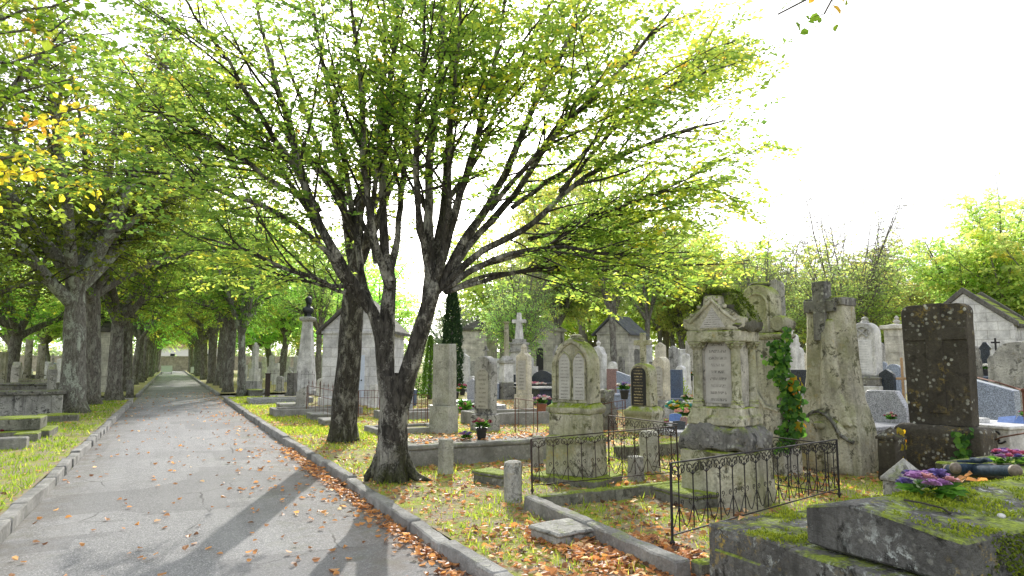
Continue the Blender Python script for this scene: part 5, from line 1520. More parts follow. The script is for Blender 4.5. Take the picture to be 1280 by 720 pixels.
def ivy_monument():
    p = spot(962, 589)
    t = thing('monument', 'tall weathered tomb monument with rounded mossy head, ivy climbing its right side', 'monument', p, face(p, 28))
    z = lambda y: HT(p, y); w_, d = .62, .38
    zc = z(424)
    MB().box(-w_ * .62, w_ * .62, -d * .7, d * .7, -.1, z(560)).build('base', M['pale'], t, .02, .01, .1, 5, smooth=35)
    MB().box(-w_ * .5, w_ * .5, -d * .5, d * .5, z(560) - .002, zc, .01).build('body', M['pale'], t, .015, .012, .09, 5, smooth=35)
    MB().tube([(-w_ * .42, -d * .5 - .01, z(500)), (-w_ * .1, -d * .5 - .02, z(488)), (w_ * .12, -d * .5 - .02, z(507)), (w_ * .45, -d * .5 - .01, z(512))], [.02, .03, .03, .02], 8).build('carved_ribbon', M['pale'], t, 0, .004, smooth=50)
    MB().loft([(0, 0, zc - .01, w_ * 1.04, d * 1.08), (0, 0, zc + .03, w_ * 1.22, d * 1.3), (0, 0, zc + .07, w_ * 1.22, d * 1.3), (0, 0, zc + .09, w_ * 1.0, d)]).build('cornice', M['olive'], t, .01, .008, .09, 5, smooth=35)
    hb = z(356) - zc - .08
    MB().prism([(x - .03, zz + zc + .08) for x, zz in round_top(w_ * .82, hb, w_ * .42)], -d * .42, d * .42).build('head', M['olive'], t, .02, .012, .07, 5, smooth=35)
    MB().tube([(x - .03, -d * .42 - .01, zz + zc + .10) for x, zz in round_top(w_ * .58, hb * .78, w_ * .28)[1:]], .02, 8).build('niche_moulding', M['olive'], t, 0, smooth=50)
    m = MB(); m.tube([(w_ * .5, y, zc + .22) for y in (-d * .5, 0, d * .5)], [.11, .12, .11], 12); m.build('side_scroll', M['olive'], t, .01, .012, .08, 6, smooth=40)
    MB().ball((-.03, 0, z(356)), .11, 1.5, 1.3, .5, 3).build('moss_cushion', M['mossroof'], t, 0, .02, 0, 8, smooth=60)
    q = spot(982, 588); 
    iv = thing('ivy', 'bright green ivy climbing the right side of the weathered monument', 'ivy', q)
    def rel(x, y, dd=9.75): return np.array(AT(x, y, dd)) - np.array(q)
    pts = [rel(978, 560), rel(988, 520), rel(982, 480), rel(976, 440), rel(968, 424)]
    st = MB().tube([tuple(a) for a in resample(pts, 12)], .012, 5).build('stem', M['twig'], iv, 0)
    ivy_leaves(iv, pts, 560, .14, .078, 'leaf_ivy', 3)
    ivy_leaves(iv, [rel(990, 555), rel(998, 530), rel(995, 500), rel(1000, 478)], 120, .13, .09, 'leaf_ivy', 8, 'side_shoot')
    ivy_leaves(iv, [rel(972, 470), rel(964, 452), rel(958, 446)], 34, .10, .085, 'leaf_ivy', 9, 'side_shoot')
    ivy_leaves(iv, [rel(976, 440), rel(985, 425), rel(980, 408)], 40, .07, .08, 'leaf_ivy', 10, 'side_shoot')
    ivy_leaves(iv, [rel(995, 535), rel(996, 505), rel(990, 470)], 45, .12, .085, 'leaf_ivyy', 4, 'yellowed_leaves')
ivy_monument()
# a broken fluted column behind it
def fluted(px, depth, top, wpx, label, mat='grey', pedh=.7, broken=True, name='column', p=None):
    p = p or AT(px, 453, depth) * 1; p.z = 0
    h = HT(p, top); r = WD(p, wpx) / 2
    t = thing(name, label, 'column', p, .2)
    MB().cbox(r * 3.4, r * 3.4, -.05, pedh * .85, .02).cbox(r * 3.8, r * 3.8, pedh * .849, pedh).build('pedestal', M[mat], t, .012)
    m = MB(); n = 20; rings = []
    for z_, k in ((pedh, 1.08), (pedh + .05, 1.0), ((pedh + h) / 2, .96), (h - .03, .92)):
        rings.append([m.b.verts.new((r * k * (1 if i % 2 else .86) * math.cos(2 * PI * i / (2 * n)), r * k * (1 if i % 2 else .86) * math.sin(2 * PI * i / (2 * n)), z_ + (.05 * math.cos(i * .3) if broken and z_ > h - .1 else 0))) for i in range(2 * n)])
    for a, b in zip(rings, rings[1:]):
        for i in range(2 * n): m.b.faces.new((a[i], a[(i + 1) % (2 * n)], b[(i + 1) % (2 * n)], b[i]))
    m.b.faces.new(rings[-1])
    m.build('shaft', M[mat], t, 0)
    return t
fluted(975, 12.5, 351, 20, 'grey broken fluted column rising behind the ivy-clad monument', pedh=1.1)

# ---- draped cross pillar ----------------------------------------------------------------------------------
def cross_pillar():
    p = spot(1047, 588)
    t = thing('cross_monument', 'tall tapering draped stone pillar topped by a dark stone cross, right of the ivy', 'cross', p, face(p, 28))
    z = lambda y: HT(p, y)
    zt = z(374)
    MB().loft([(0, 0, -.1, 1.0, .60), (0, 0, z(545), .98, .58), (0, .01, z(522), .90, .54), (0, .02, z(500), .76, .47), (0, .02, z(470), .67, .42), (0, .02, z(420), .62, .39), (0, .02, zt - .02, .58, .37)]).build('shaft', M['olive'], t, .03, .012, .08, 4, smooth=45)
    MB().box(-.31, .31, -.20, .23, zt - .12, zt).build('shoulder', M['rock'], t, .012, .012, .08, 5, smooth=35)
    MB().ball((.12, .02, zt + .0), .1, 1.5, 1.4, .45, 3).build('moss_cushion', M['mossroof'], t, 0, .02, 0, 9, smooth=60)
    yf = -.20
    m = MB()
    m.box(-.15, .05, yf - .03, yf + .20, z(426), z(353))
    m.build('cross_upright', M['rock'], t, .012, .006, .08, 5, smooth=35)
    MB().box(-.30, .20, yf - .024, yf + .10, z(391), z(376)).build('cross_arm', M['rock'], t, .012, .006, .08, 5, smooth=35)
    # hanging cloth: a wide fold that spreads and curls at the foot
    MB().loft([(.05, yf + .05, z(400), .20, .14), (.06, yf + .03, z(440), .24, .16), (.09, yf + .0, z(490), .32, .18), (.16, yf - .04, z(520), .42, .20), (.22, yf - .06, z(530), .40, .16)]).build('stone_drapery', M['olive'], t, .03, .01, .07, 5, smooth=50)
    o = [(-.47, 0)] + [(.40, 0)] + arc(-.06, z(545), .40, 0, 180, 10, z(515) - z(545))
    MB().prism(o, -.36, -.20).build('carved_mound', M['olive'], t, .03, .015, .07, 4, smooth=50)
    pts = [(-.46, -.37, z(560)), (-.36, -.37, z(530)), (-.10, -.37, z(513)), (.12, -.375, z(520)), (.26, -.36, z(540)), (.44, -.34, z(548))]
    MB().tube([tuple(v) for v in resample(pts, 16)], .03, 8).build('cloth_edge', M['rock'], t, 0, .006, smooth=50)
    MB().ball((-.05, -.37, z(530)), .07, 1.5, .5, .8, 2).build('carved_shell', M['olive'], t, 0, .01, 0, 12, smooth=60)
cross_pillar()

# ---- big dark lichened headstone ------------------------------------------------------------------------------
def dark_headstone():
    p = spot(1174, 590); p = AT(1174, 453, 9.6); p.z = 0
    t = thing('headstone', 'large dark headstone spotted with pale lichen, a cross carved in relief', 'headstone', p, face(p, 24))
    z = lambda y: HT(p, y)
    w_, th = .86, .22; zp = z(531); zt = z(381)
    MB().loft([(0, 0, -.1, w_ * 1.34, .52), (0, 0, zp - .06, w_ * 1.30, .48), (0, 0, zp, w_ * 1.16, .36)]).build('plinth', M['dark'], t, .015, .012, .08, 5, smooth=35)
    h = zt - zp
    o = [(-w_ * .47, zp), (w_ * .47, zp), (w_ * .5, zp + h * .9)] + arc(w_ * .5 - .12, zt - .12, .12, 0, 90, 5) + [(.12, zt), (.12, zt + .015), (-.12, zt + .015), (-.12, zt)] + arc(-w_ * .5 + .12, zt - .12, .12, 90, 180, 5)
    MB().prism(o, -th / 2, th / 2).build('body', M['dark'], t, .012, .006, .08, 5, smooth=35)
    MB().prism([(-.11, zp + h * .10), (.11, zp + h * .10), (.11, zt + .012), (-.11, zt + .012)], -th / 2 - .022, -th / 2 + .01).build('cross_upright', M['dark'], t, .006, .003, .1, 5)
    MB().prism([(-w_ * .485, zp + h * .70), (w_ * .485, zp + h * .70), (w_ * .485, zp + h * .80), (-w_ * .485, zp + h * .80)], -th / 2 - .016, -th / 2 + .01).build('cross_arm', M['dark'], t, .006, .003, .1, 5)
    q = p * 1
    for nm, lb, pts, n, sp, mt, sd_ in (('ivy', 'clump of dark green ivy at the right foot of the dark lichened headstone', [(1206, 588, 9.0), (1210, 560, 9.05), (1203, 538, 9.1)], 190, .15, 'leaf_ivy', 6),
                                  ('creeper', 'yellow-leaved creeper at the left foot of the dark lichened headstone', [(1124, 578, 9.2), (1122, 555, 9.25), (1124, 536, 9.3)], 75, .07, 'leaf_ivyy', 7)):
        g = spot(pts[0][0], None, pts[0][2]); 
        iv = thing(nm, lb, 'ivy', g)
        P = [np.array(AT(*a)) - np.array(g) for a in pts]
        MB().tube([(0, 0, 0), tuple(P[0]), tuple(P[1]), tuple(P[2])], .01, 5).build('stem', M['twig'], iv, 0)
        ivy_leaves(iv, P, n, sp, .085, mt, sd_)
dark_headstone()
# ------------------------------------------------------------------ middle distance monuments
stele(555, 430, 31, 'plain square-topped tall grey pillar stone on plinth, right of the forked tree', base=541, t=.34, style='flat', mat='pillar', plinth=.62, pw=1.16, name='pillar_stone')
stele(607, 432, 29, 'round-topped lichen-stained stone with tiny cross, behind the dark red flower pot', base=538, t=.3, style='round', mat='sooty', plinth=.38, pw=1.25, panel='insg', finial='cross')
stele(655, 430, 20, 'slender pale stele with knob top behind the thin rusty rail', base=511, t=.28, style='gable', mat='cream', plinth=.5, pw=1.2, panel='insg', finial='knob')
stele(534, 452, 12, 'narrow round-topped blue-grey stele before the bright thuja', base=492, t=.2, style='round', mat='white', plinth=.12)
# column monument
def column_tomb():
    p = spot(633, 499); t = thing('column_monument', 'tall unfluted column on a carved white pedestal, left of the slender stele', 'column', p, RZ0)
    z = lambda y: HT(p, y); w_ = WD(p, 17) * .8
    MB().cbox(w_ * 1.25, w_ * 1.25, -.1, z(482)).cbox(w_ * 1.1, w_ * 1.1, z(482) - .002, z(478)).build('base', M['rock'], t, .015)
    MB().cbox(w_, w_, z(478) - .002, z(454), .01).build('pedestal', M['white'], t, .015)
    MB().cbox(w_ * 1.28, w_ * 1.28, z(454) - .002, z(450.5)).build('cornice', M['grey'], t, .012)
    MB().loft([(0, 0, z(450.6), w_ * 1.0, w_), (0, 0, z(445), w_ * .55, w_ * .55)]).build('collar', M['grey'], t, .012)
    MB().lathe([(w_ * .26, z(446)), (w_ * .22, z(405)), (w_ * .30, z(404)), (w_ * .30, z(402))], 14).build('shaft', M['olive'], t, 0, smooth=40)
    MB().box(-w_ * .3, w_ * .3, -w_ * .5 - .02, -w_ * .5 + .01, z(474), z(458)).build('inscription_panel', M['inscw'], t, .004)
column_tomb()
def white_cross():
    p = AT(649, 453, 38); p.z = 0; t = thing('cross_monument', 'tall white stone cross on a stepped pedestal, before the slender grey trunk', 'cross', p, face(p, 25))
    z = lambda y: HT(p, y); w_ = WD(p, 22)
    MB().cbox(w_ * 1.3, w_ * 1.3, -.1, z(472), .05).build('base', M['white'], t, .02)
    MB().cbox(w_ * .85, w_ * .85, z(472) - .01, z(440), .04).build('pedestal', M['white'], t, .02)
    MB().cbox(w_ * 1.0, w_ * 1.0, z(440) - .002, z(437)).cbox(w_ * .8, w_ * .8, z(437) - .002, z(431)).cbox(w_ * .9, w_ * .9, z(431) - .002, z(428)).cbox(w_ * .62, w_ * .62, z(428) - .002, z(424)).build('cornice', M['grey'], t, .015)
    MB().loft([(0, 0, z(424.3), w_ * .42, w_ * .36), (0, 0, z(391), w_ * .2, w_ * .2)]).build('shaft', M['white'], t, .02)
    MB().box(-w_ * .42, w_ * .42, -w_ * .1, w_ * .1, z(404), z(399.5)).build('arm', M['white'], t, .02)
white_cross()

def granite_tomb(px, top, wpx, label, base=None, depth=None, mat='granite', style='slant', slabl=1.9, slabh=.3, t=.14, phi=None, panel=None, rz=RZ0, name='granite_headstone', slabmat=None):
    tt, w_, h, p = stele(px, top, wpx, label, base=base, depth=depth, t=t, style=style, mat=mat, plinth=0.0, rz=rz, panel=panel, name=name, wob=0, phi=phi, bev=.008)
    if slabl: MB().box(-w_ * .52, w_ * .52, -slabl - t / 2, t / 2 + .04, -.05, slabh).box(-w_ * .56, w_ * .56, -slabl - t / 2 - .03, -t / 2 - .002, slabh - .002, slabh + .07).build('slab', M[slabmat or mat], tt, .01)
    return tt, p
granite_tomb(591, 473, 15, 'grey house-shaped granite headstone with small vase niche, behind the round-topped stone', base=506, style='gable', slabl=2.0, slabh=.14)
granite_tomb(679, 463, 30, 'dark teal granite headstone with wave top above the pink flowers', base=497, mat='darkg', style='wave', slabl=1.9, slabh=.62)
def dark_tomb():
    p = spot(676, 505); t = thing('tomb', 'black polished granite box tomb carrying pink flowers', 'tomb', p, RZ0)
    h = HT(p, 484)
    MB().box(-1.0, 1.0, -.6, .9, -.05, h - .08).build('base', M['darkg'], t, .01); MB().box(-1.06, 1.06, -.66, .9, h - .082, h).build('slab', M['darkg'], t, .01)
    for i, (x, c, lb) in enumerate(((-.55, ['rose', 'pink'], 'low pink flower bunch at the left end of the black box tomb'), (.05, ['pink', 'rose'], 'low deep pink flower bunch in the middle of the black box tomb'), (.62, ['rose', 'white'], 'pale pink flower bunch at the right end of the black box tomb'))):
        q = t.location + Vector((-.35, -x, h)); flower_pot(q, .42, c, lb, pot=None, seed=10 + i, nb=16, name='bouquet', leaves=False)
dark_tomb()
# low kerbed plots and slabs around there
def plot(px, base, w_, L, h, label, mat='kerb', rz=RZ0, fill='ground', name='grave_plot'):
    p = spot(px, base); t = thing(name, label, 'grave', p, rz)
    k = .14
    MB().box(-w_ / 2, w_ / 2, -L / 2, -L / 2 + k, -.05, h).box(-w_ / 2, w_ / 2, L / 2 - k, L / 2, -.05, h).box(-w_ / 2, -w_ / 2 + k, -L / 2 + k + .003, L / 2 - k - .003, -.05, h - .008).box(w_ / 2 - k, w_ / 2, -L / 2 + k + .003, L / 2 - k - .003, -.05, h - .008).build('frame', M[mat], t, .012)
    MB().box(-w_ / 2 + k + .003, w_ / 2 - k - .003, -L / 2 + k + .003, L / 2 - k - .003, -.05, h * .55).build('bed', M[fill], t, 0)
    return t
plot(652, 528, 1.3, 3.0, .32, 'pale stone-framed grave bed behind the thin rusty rail')
plot(584, 512, 1.2, 2.4, .16, 'grey stone-framed grave strewn with leaves behind the square pillar', 'granite')
plot(520, 522, 1.2, 2.2, .22, 'low stone-framed grave between the forked tree and square pillar')
plot(350, 503, 1.3, 2.4, .2, 'grey granite framed grave in front of the dark iron fence', 'granite')
plot(395, 518, 1.3, 2.6, .22, 'low stone-framed grave inside the rusty fence near the straight trunk')
plot(505, 540, 1.1, 1.6, .14, 'leaf-covered stone-framed grave directly behind the forked tree')
flower_pot(spot(570, 498), .5, ['yellow', 'white'], 'small yellow-green potted plant beside the grey house-shaped headstone', seed=20)
flower_pot(spot(578, 494), .55, ['pink', 'red'], 'pot of pink flowers beside the cypress foot', seed=21)
flower_pot(spot(580, 515), .6, ['red', 'pink'], 'low row of reddish flowers on the framed grave behind the square pillar', pot=None, seed=22, name='bouquet', spread=1.6)
flower_pot(spot(677, 527) + Vector((0, 0, .2)), .5, ['purple', 'white', 'rose'], 'white and lilac flower basket behind the thin rusty rail', pot='pott', seed=23, nb=18)
p = spot(697, 525)
t = thing('vase', 'bright green and white plastic vase left of the gothic stone', 'vase', p + Vector((0, 0, .1)), .2)
MB().lathe([(.14, 0), (.17, .1), (.17, .42), (.12, .5)], 14).build('body', M['greenplq'], t, 0, smooth=40); MB().lathe([(.174, .18), (.174, .36)], 14).build('label_band', M['whiteplq'], t, 0, smooth=40)
stele(749, 425, 21, 'tall pale shouldered stele with dark stained edge, right behind the gothic stone', base=493, t=.42, style='shoulder', mat='white', plinth=.35, panel='insg', finial='urn')
# rock stump
def rock_stump(px, base, top, wpx, label, mat='rock', n=5, seed=1):
    p = spot(px, base); h = HT(p, top); w_ = WD(p, wpx); t = thing('rock_pedestal', label, 'pedestal', p, .3); r = random.Random(seed)
    secs = []
    for i in range(n + 1):
        f = i / n; k = (1.12 - .25 * f) * r.uniform(.86, 1.1)
        secs += [(r.uniform(-.03, .03), 0, h * f - .03, w_ * k, w_ * .8 * k)]
        if i < n: secs += [(r.uniform(-.03, .03), 0, h * (f + .7 / n) - .03, w_ * k * .9, w_ * .75 * k)]
    MB().loft(secs).build('rockwork', M[mat], t, .03, .05, .1, 6, smooth=45)
rock_stump(757, 537, 486, 24, 'rough blackened rockwork stump right of the gothic stone')
granite_tomb(765, 461, 15, 'pink granite headstone left of the grey-blue slanted headstone', depth=27, mat='pinkg', style='flat', slabl=1.8)
granite_tomb(781, 464, 20, 'grey-blue granite headstone with slanted top, left of the black plaque stone', base=510, mat='blueg', style='slant', slabl=1.7, slabh=.45)
flower_pot(spot(781, 519) + Vector((0, 0, .48)), .5, ['white', 'violet', 'rose'], 'mixed pale flower pot on the grey-blue slanted grave', seed=24, nb=16)
# black plaque stone with cross
def plaque_stone():
    p = spot(806, 541); t = thing('headstone', 'mossy round-topped stone with black gold-lettered plaque and stone cross on top', 'headstone', p, face(p, 32))
    z = lambda y: HT(p, y); w_ = .52; th = .34
    MB().loft([(0, 0, -.05, w_ * 1.36, th * 1.7), (0, 0, z(520), w_ * 1.32, th * 1.65), (0, 0, z(518), w_ * 1.44, th * 1.8), (0, 0, z(513), w_ * 1.44, th * 1.8), (0, 0, z(508), w_ * 1.1, th * 1.15)]).build('pedestal', M['olive'], t, .015, .012, .1, 5, smooth=35)
    zb = z(508); h = z(454) - zb
    MB().prism([(x, q + zb) for x, q in round_top(w_, h, w_ * .48)], -th / 2, th / 2).build('body', M['olive'], t, .02, .008, .09, 5, smooth=35)
    MB().prism([(x - .03, q + zb + .03) for x, q in round_top(w_ * .74, h * .90, w_ * .36)], -th / 2 - .02, -th / 2 + .01).build('plaque', M['insd'], t, .003)
    ch = z(416) - z(455)
    MB().prism([(x, q + z(455)) for x, q in cross_pts(ch * .60, ch, ch * .15, ch * .68)], -.06, .06).build('cross', M['olive'], t, .01, .005, .1, 5)
plaque_stone()
stele(828, 446, 22, 'white arched stone with dark edge right of the black plaque stone', base=522, t=.36, style='round', mat='cream', plinth=.5, pw=1.4, mat2='sooty', panel='insg', phi=30)
granite_tomb(844, 462, 19, 'slate-blue granite headstone above the bright round shrub', depth=24, mat='bluedark', style='flat', slabl=1.7)
stele(851, 457, 14, 'pale blue rounded stone behind the slate-blue headstone', depth=27, t=.2, style='round', mat='marble', plinth=.2)

# shrubs
def shrub(px, base, top, wpx, label, seed, mat='leaf_shrub', n=900, leaf=.085):
    rng = nprng(seed); p = spot(px, base); h = HT(p, top); r = WD(p, wpx) / 2
    t = thing('shrub', label, 'shrub', p)
    st = MB()
    for i in range(6):
        a = i * 1.05; st.tube([(0, 0, 0), (r * .3 * math.cos(a), r * .3 * math.sin(a), h * .4), (r * .6 * math.cos(a), r * .6 * math.sin(a), h * .8)], .012, 4)
    st.build('stems', M['twig'], t, 0)
    f = Foliage()
    for _ in range(n):
        d = rng.normal(0, 1, 3); d[2] = abs(d[2]); d = d / np.linalg.norm(d); q = rng.uniform(.35, 1) ** .5 * (1 + .16 * math.sin(d[0] * 7 + d[1] * 5 + seed))
        f.add(d * q * [r, r, h * .95] + [0, 0, h * .04], d + [0, 0, .6] + rng.normal(0, .4, 3), d + rng.normal(0, .5, 3), leaf * rng.uniform(.7, 1.3), np.clip(.35 + .5 * d[2] * q + rng.normal(0, .15), 0, 1))
    link('foliage', f.mesh('foliage', aspect=.55), M[mat], t)
shrub(847, 507, 472, 26, 'bright yellow-green round shrub below the slate-blue headstone', 51)
shrub(766, 497, 477, 15, 'small bright yellow-green shrub left of the grey-blue slanted headstone', 52, n=500)
shrub(520, 500, 462, 20, 'small green bush at the foot of the thuja behind the forked tree', 53, 'leaf_thuja', 500)

# flower heap and plaques before the columned monument
for i, (x, y, zz, s_, c, lb) in enumerate(((846, 520, .30, .55, ['teal', 'white', 'yellow'], 'teal ribboned white flower wreath left of the columned monument'), (857, 524, .22, .5, ['peach', 'rose'], 'peach rose bunch in the heap left of the columned monument'),
                              (869, 520, .30, .5, ['teal', 'teal', 'white'], 'teal flower bunch nearest the columned monument'), (860, 510, .45, .4, ['white', 'peach'], 'small white flower bunch on top of the heap by the columned monument'),
                              (829, 530, .1, .36, ['red', 'pink'], 'small crimson flower bunch at the left of the flower heap'), (866, 478, .55, .5, ['orange', 'white', 'yellow'], 'orange and white flower bowl behind the flower heap'))):
    p = spot(x, y + 10); p.z = zz
    flower_pot(p, s_, c, lb, pot='potb' if i == 5 else None, seed=60 + i, nb=20, name='flower_pot' if i == 5 else 'bouquet', spread=1.2)
p = spot(855, 540); t = thing('tomb', 'low grey slab tomb heaped with flower bunches and plaques', 'tomb', p, RZ0)
MB().box(-.75, .75, -.9, .9, -.05, .10).build('slab', M['granite'], t, .012)
for i, (x, y, wd, hh, mt, lb) in enumerate(((843, 527, .3, .26, 'blueplq', 'leaning dark blue memorial plaque in the flower heap'), (838, 532, .24, .15, 'whiteplq', 'small white memorial plaque before the crimson bunch'), (848, 533, .3, .18, 'darkg', 'black memorial plaque at the front of the flower heap'), (854, 528, .18, .2, 'pinkg', 'small pink granite plaque at the front of the flower heap'))):
    p = spot(x, y + 9); p.z = .10
    t = thing('memorial_plaque', lb, 'plaque', p, face(p, 20)); MB().prism([(-wd / 2, 0), (wd / 2, 0), (wd / 2, hh), (0, hh * 1.12), (-wd / 2, hh)], -.015, .015).xf(Matrix.Rotation(-.45, 4, 'X')).build('plate', M[mt], t, .004)
    MB().box(-wd * .3, wd * .3, -.06, .06, -.001, .03).build('foot', M['darkg'], t, .004)

# right of the ivy and between the big stones
stele(992, 410, 15, 'white round monument topped with a cross, left of the draped pillar', depth=24, t=.4, style='round', mat='white', plinth=.4, panel=None, finial='cross', phi=20)
granite_tomb(1000, 462, 24, 'dark granite headstone with faint lettering between ivy and draped pillar', depth=14.5, mat='darkg', style='flat', panel='insb', slabl=1.8, slabh=.35, phi=20)
flower_pot(spot(1002, 545), .4, ['pink', 'purple'], 'magenta flowers below the dark lettered granite headstone', seed=81)
# white marble stele with carved emblem
def marble_stele():
    p = AT(1084, 453, 17.5); p.z = 0; t = thing('headstone', 'white marble round-topped stele with carved crossed emblem and inscription', 'headstone', p, face(p, 28))
    z = lambda y: HT(p, y); w_ = .62; th = .34; zb = z(470)
    MB().cbox(w_ * 1.5, th * 2.2, -.05, z(482), .01).build('base', M['white'], t, .012)
    MB().loft([(0, 0, z(482) - .001, w_ * 1.42, th * 2.0), (0, 0, z(474), w_ * 1.36, th * 1.9), (0, 0, z(472), w_ * 1.45, th * 2.05), (0, 0, zb, w_ * 1.1, th * 1.2)]).build('plinth', M['rock'], t, .01)
    h = z(403) - zb
    MB().prism([(x, q + zb) for x, q in round_top(w_, h, w_ * .46)], -th / 2, th / 2).build('body', M['white'], t, .02)
    MB().prism([(-w_ * .36, zb + .06), (w_ * .36, zb + .06), (w_ * .36, zb + h * .66), (-w_ * .36, zb + h * .66)], -th / 2 - .012, -th / 2 + .01).build('inscription_panel', M['inscw'], t, .003)
    m = MB(); cz = zb + h * .80
    for a in (.7, -.7): m.tube([(-.17 * math.cos(a), -th / 2 - .02, cz - .17 * math.sin(a)), (.17 * math.cos(a), -th / 2 - .02, cz + .17 * math.sin(a))], .022, 6)
    m.tube([(.17 * math.cos(k * PI / 8), -th / 2 - .015, cz + .15 * math.sin(k * PI / 8)) for k in range(-1, 10)], .02, 6)
    m.build('carved_emblem', M['grey'], t, 0)
    MB().lathe([(.06, 0), (.11, .03), (.07, .08), (.09, .12), (.02, .17)], 10, (0, 0, zb + h - .02)).build('finial', M['grey'], t, 0, smooth=40)
marble_stele()
granite_tomb(1108, 461, 19, 'small dark gabled granite headstone right of the white marble stele', depth=17.0, mat='darkg', style='gable', slabl=1.7, phi=25)
granite_tomb(1117, 455, 22, 'blue-grey rounded granite headstone behind the wooden cross', depth=21, mat='blueg', style='round', slabl=1.7, phi=25)
cross_mon(1127, 447, 'thin plain wooden cross left of the dark lichened headstone', depth=17.5, mat='wood', steps=((.2, .1),), arm=.34, ct=.06, name='wooden_cross', phi=10)
granite_tomb(1102, 488, 58, 'wide speckled grey granite headstone with cut corners beside the draped pillar', depth=12.2, mat='granite', style='trap', slabl=1.6, slabh=.48, phi=30, t=.16)
flower_pot(AT(1114, 526, 11.0) * 1, .24, ['rose', 'white', 'red'], 'tiny dried flower bunch on the grey granite slab left of the dark headstone', pot=None, seed=82, name='bouquet')

# right edge group
granite_tomb(1240, 474, 52, 'large blue granite headstone right of the dark lichened headstone', depth=11.8, mat='blueg', style='slant', slabl=0, phi=30, t=.18)
def white_tomb():
    a = AT(1262, 552, 10.0); p = Vector((a.x, a.y, 0)); t = thing('tomb', 'white slab tomb with a black scroll motif on its end, behind the dark headstone', 'tomb', p, face(p, 32))
    zt = HT(p, 533)
    MB().box(-1.35, .0, 0, .95, -.05, zt - .05).build('base', M['white'], t, .01); MB().box(-1.38, .03, -.03, .98, zt - .052, zt).build('slab', M['marble'], t, .01)
    m = MB()
    for k, s in ((-.32, 1), (-.18, -1)):
        m.tube([(k + .055 * math.cos(a_), -.008, zt - .16 + .07 * math.sin(a_)) for a_ in np.linspace(.4, 5.6, 12)], .016, 6)
    m.tube([(-.46, -.008, zt - .22), (-.40, -.008, zt - .12), (-.33, -.008, zt - .20), (-.24, -.008, zt - .24), (-.12, -.008, zt - .26), (-.05, -.008, zt - .22)], .014, 6)
    m.build('scroll_motif', M['irond'], t, 0)
    b = t.matrix_basis
    def on(x, y): return Matrix.Translation(p) @ Matrix.Rotation(t.rotation_euler[2], 4, 'Z') @ Vector((x, y, zt))
    q = on(-.30, .62); u = thing('memorial_plaque', 'blue memorial plaque like an open book on the white slab tomb', 'plaque', q, t.rotation_euler[2] + .2)
    for s in (-1, 1): MB().box(-.005 if s > 0 else -.24, .24 if s > 0 else .005, -.01, .01, 0, .17).xf(Matrix.Rotation(s * .15, 4, 'Y') @ Matrix.Rotation(-.9, 4, 'X')).build('page', M['blueplq'], u, .003)
    flower_pot(on(-.12, .80), .26, ['red'], 'black pot with a red flower right of the blue book plaque', seed=83, nb=3, leaves=False)
    flower_pot(on(-.25, .84), .2, ['red', 'pink'], 'small dark red flowers behind the blue book plaque', seed=84, nb=8)
    u = thing('stone_slab', 'thin pale stone block lying on the white slab tomb', 'slab', on(-.75, .3), t.rotation_euler[2]); MB().box(-.35, .22, -.12, .12, 0, .07).build('block', M['white'], u, .006)
white_tomb()
def weathered():
    p = AT(1274, 453, 14.0); p.z = 0; t = thing('headstone', 'large weathered grey stone with broken shoulders and small iron cross, right edge', 'headstone', p, face(p, 12))
    z = lambda y: HT(p, y); w_ = WD(p, 64)
    zb = z(490)
    MB().cbox(w_ * 1.3, .6, -.05, .45).build('base', M['grey'], t, .015, .01, .15)
    o = [(-w_ * .5, .45), (w_ * .5, .45), (w_ * .5, z(452)), (w_ * .42, z(444)), (w_ * .28, z(434))] + arc(0, z(436), w_ * .28, 15, 165, 6, z(427) - z(436)) + [(-w_ * .30, z(433)), (-w_ * .42, z(446)), (-w_ * .45, z(444)), (-w_ * .5, z(450))]
    MB().prism(o, -.15, .15).build('body', M['grey'], t, .015, .015, .12, 4, smooth=35)
    ch = z(414) - z(430)
    MB().prism([(x - w_ * .37, q + z(438)) for x, q in cross_pts(.16, ch, .035, ch * .65)], -.015, .015).build('cross', M['irond'], t, .003)
weathered()
def iron_stele():
    p = AT(1233, 453, 18.5); p.z = 0; t = thing('headstone', 'narrow black pointed grave marker in front of the white chapel wall', 'headstone', p, face(p, 10)); z = lambda y: HT(p, y)
    MB().cbox(.5, .3, -.05, z(458)).build('base', M['darkg'], t, .01)
    w_ = WD(p, 12)
    MB().prism([(-w_ * .42, z(459)), (w_ * .42, z(459)), (w_ * .42, z(438)), (w_ * .55, z(435)), (w_ * .3, z(431)), (w_ * .15, z(427.5)), (-w_ * .15, z(427.5)), (-w_ * .3, z(431)), (-w_ * .55, z(435)), (-w_ * .42, z(438))], -.08, .08).build('body', M['darkg'], t, .01)
iron_stele()
q = AT(1231, 453, 17.6); q.z = HT(q, 470); flower_pot(q, .30, ['white'], 'round pot of white flowers before the narrow black grave marker', seed=85, nb=30)
p = AT(1231, 453, 17.6); p.z = 0; t = thing('tomb', 'dark granite box tomb under the white flower pot', 'tomb', p, face(p, 20)); MB().box(-.5, .5, -.4, 1, -.05, q.z - .06).box(-.55, .55, -.45, 1.02, q.z - .062, q.z).build('block', M['bluedark'], t, .01)
stele(1217, 432, 10, 'slim blackened stele beside the right edge of the dark headstone', depth=16, t=.3, style='shoulder', mat='rock', plinth=.3, phi=20)
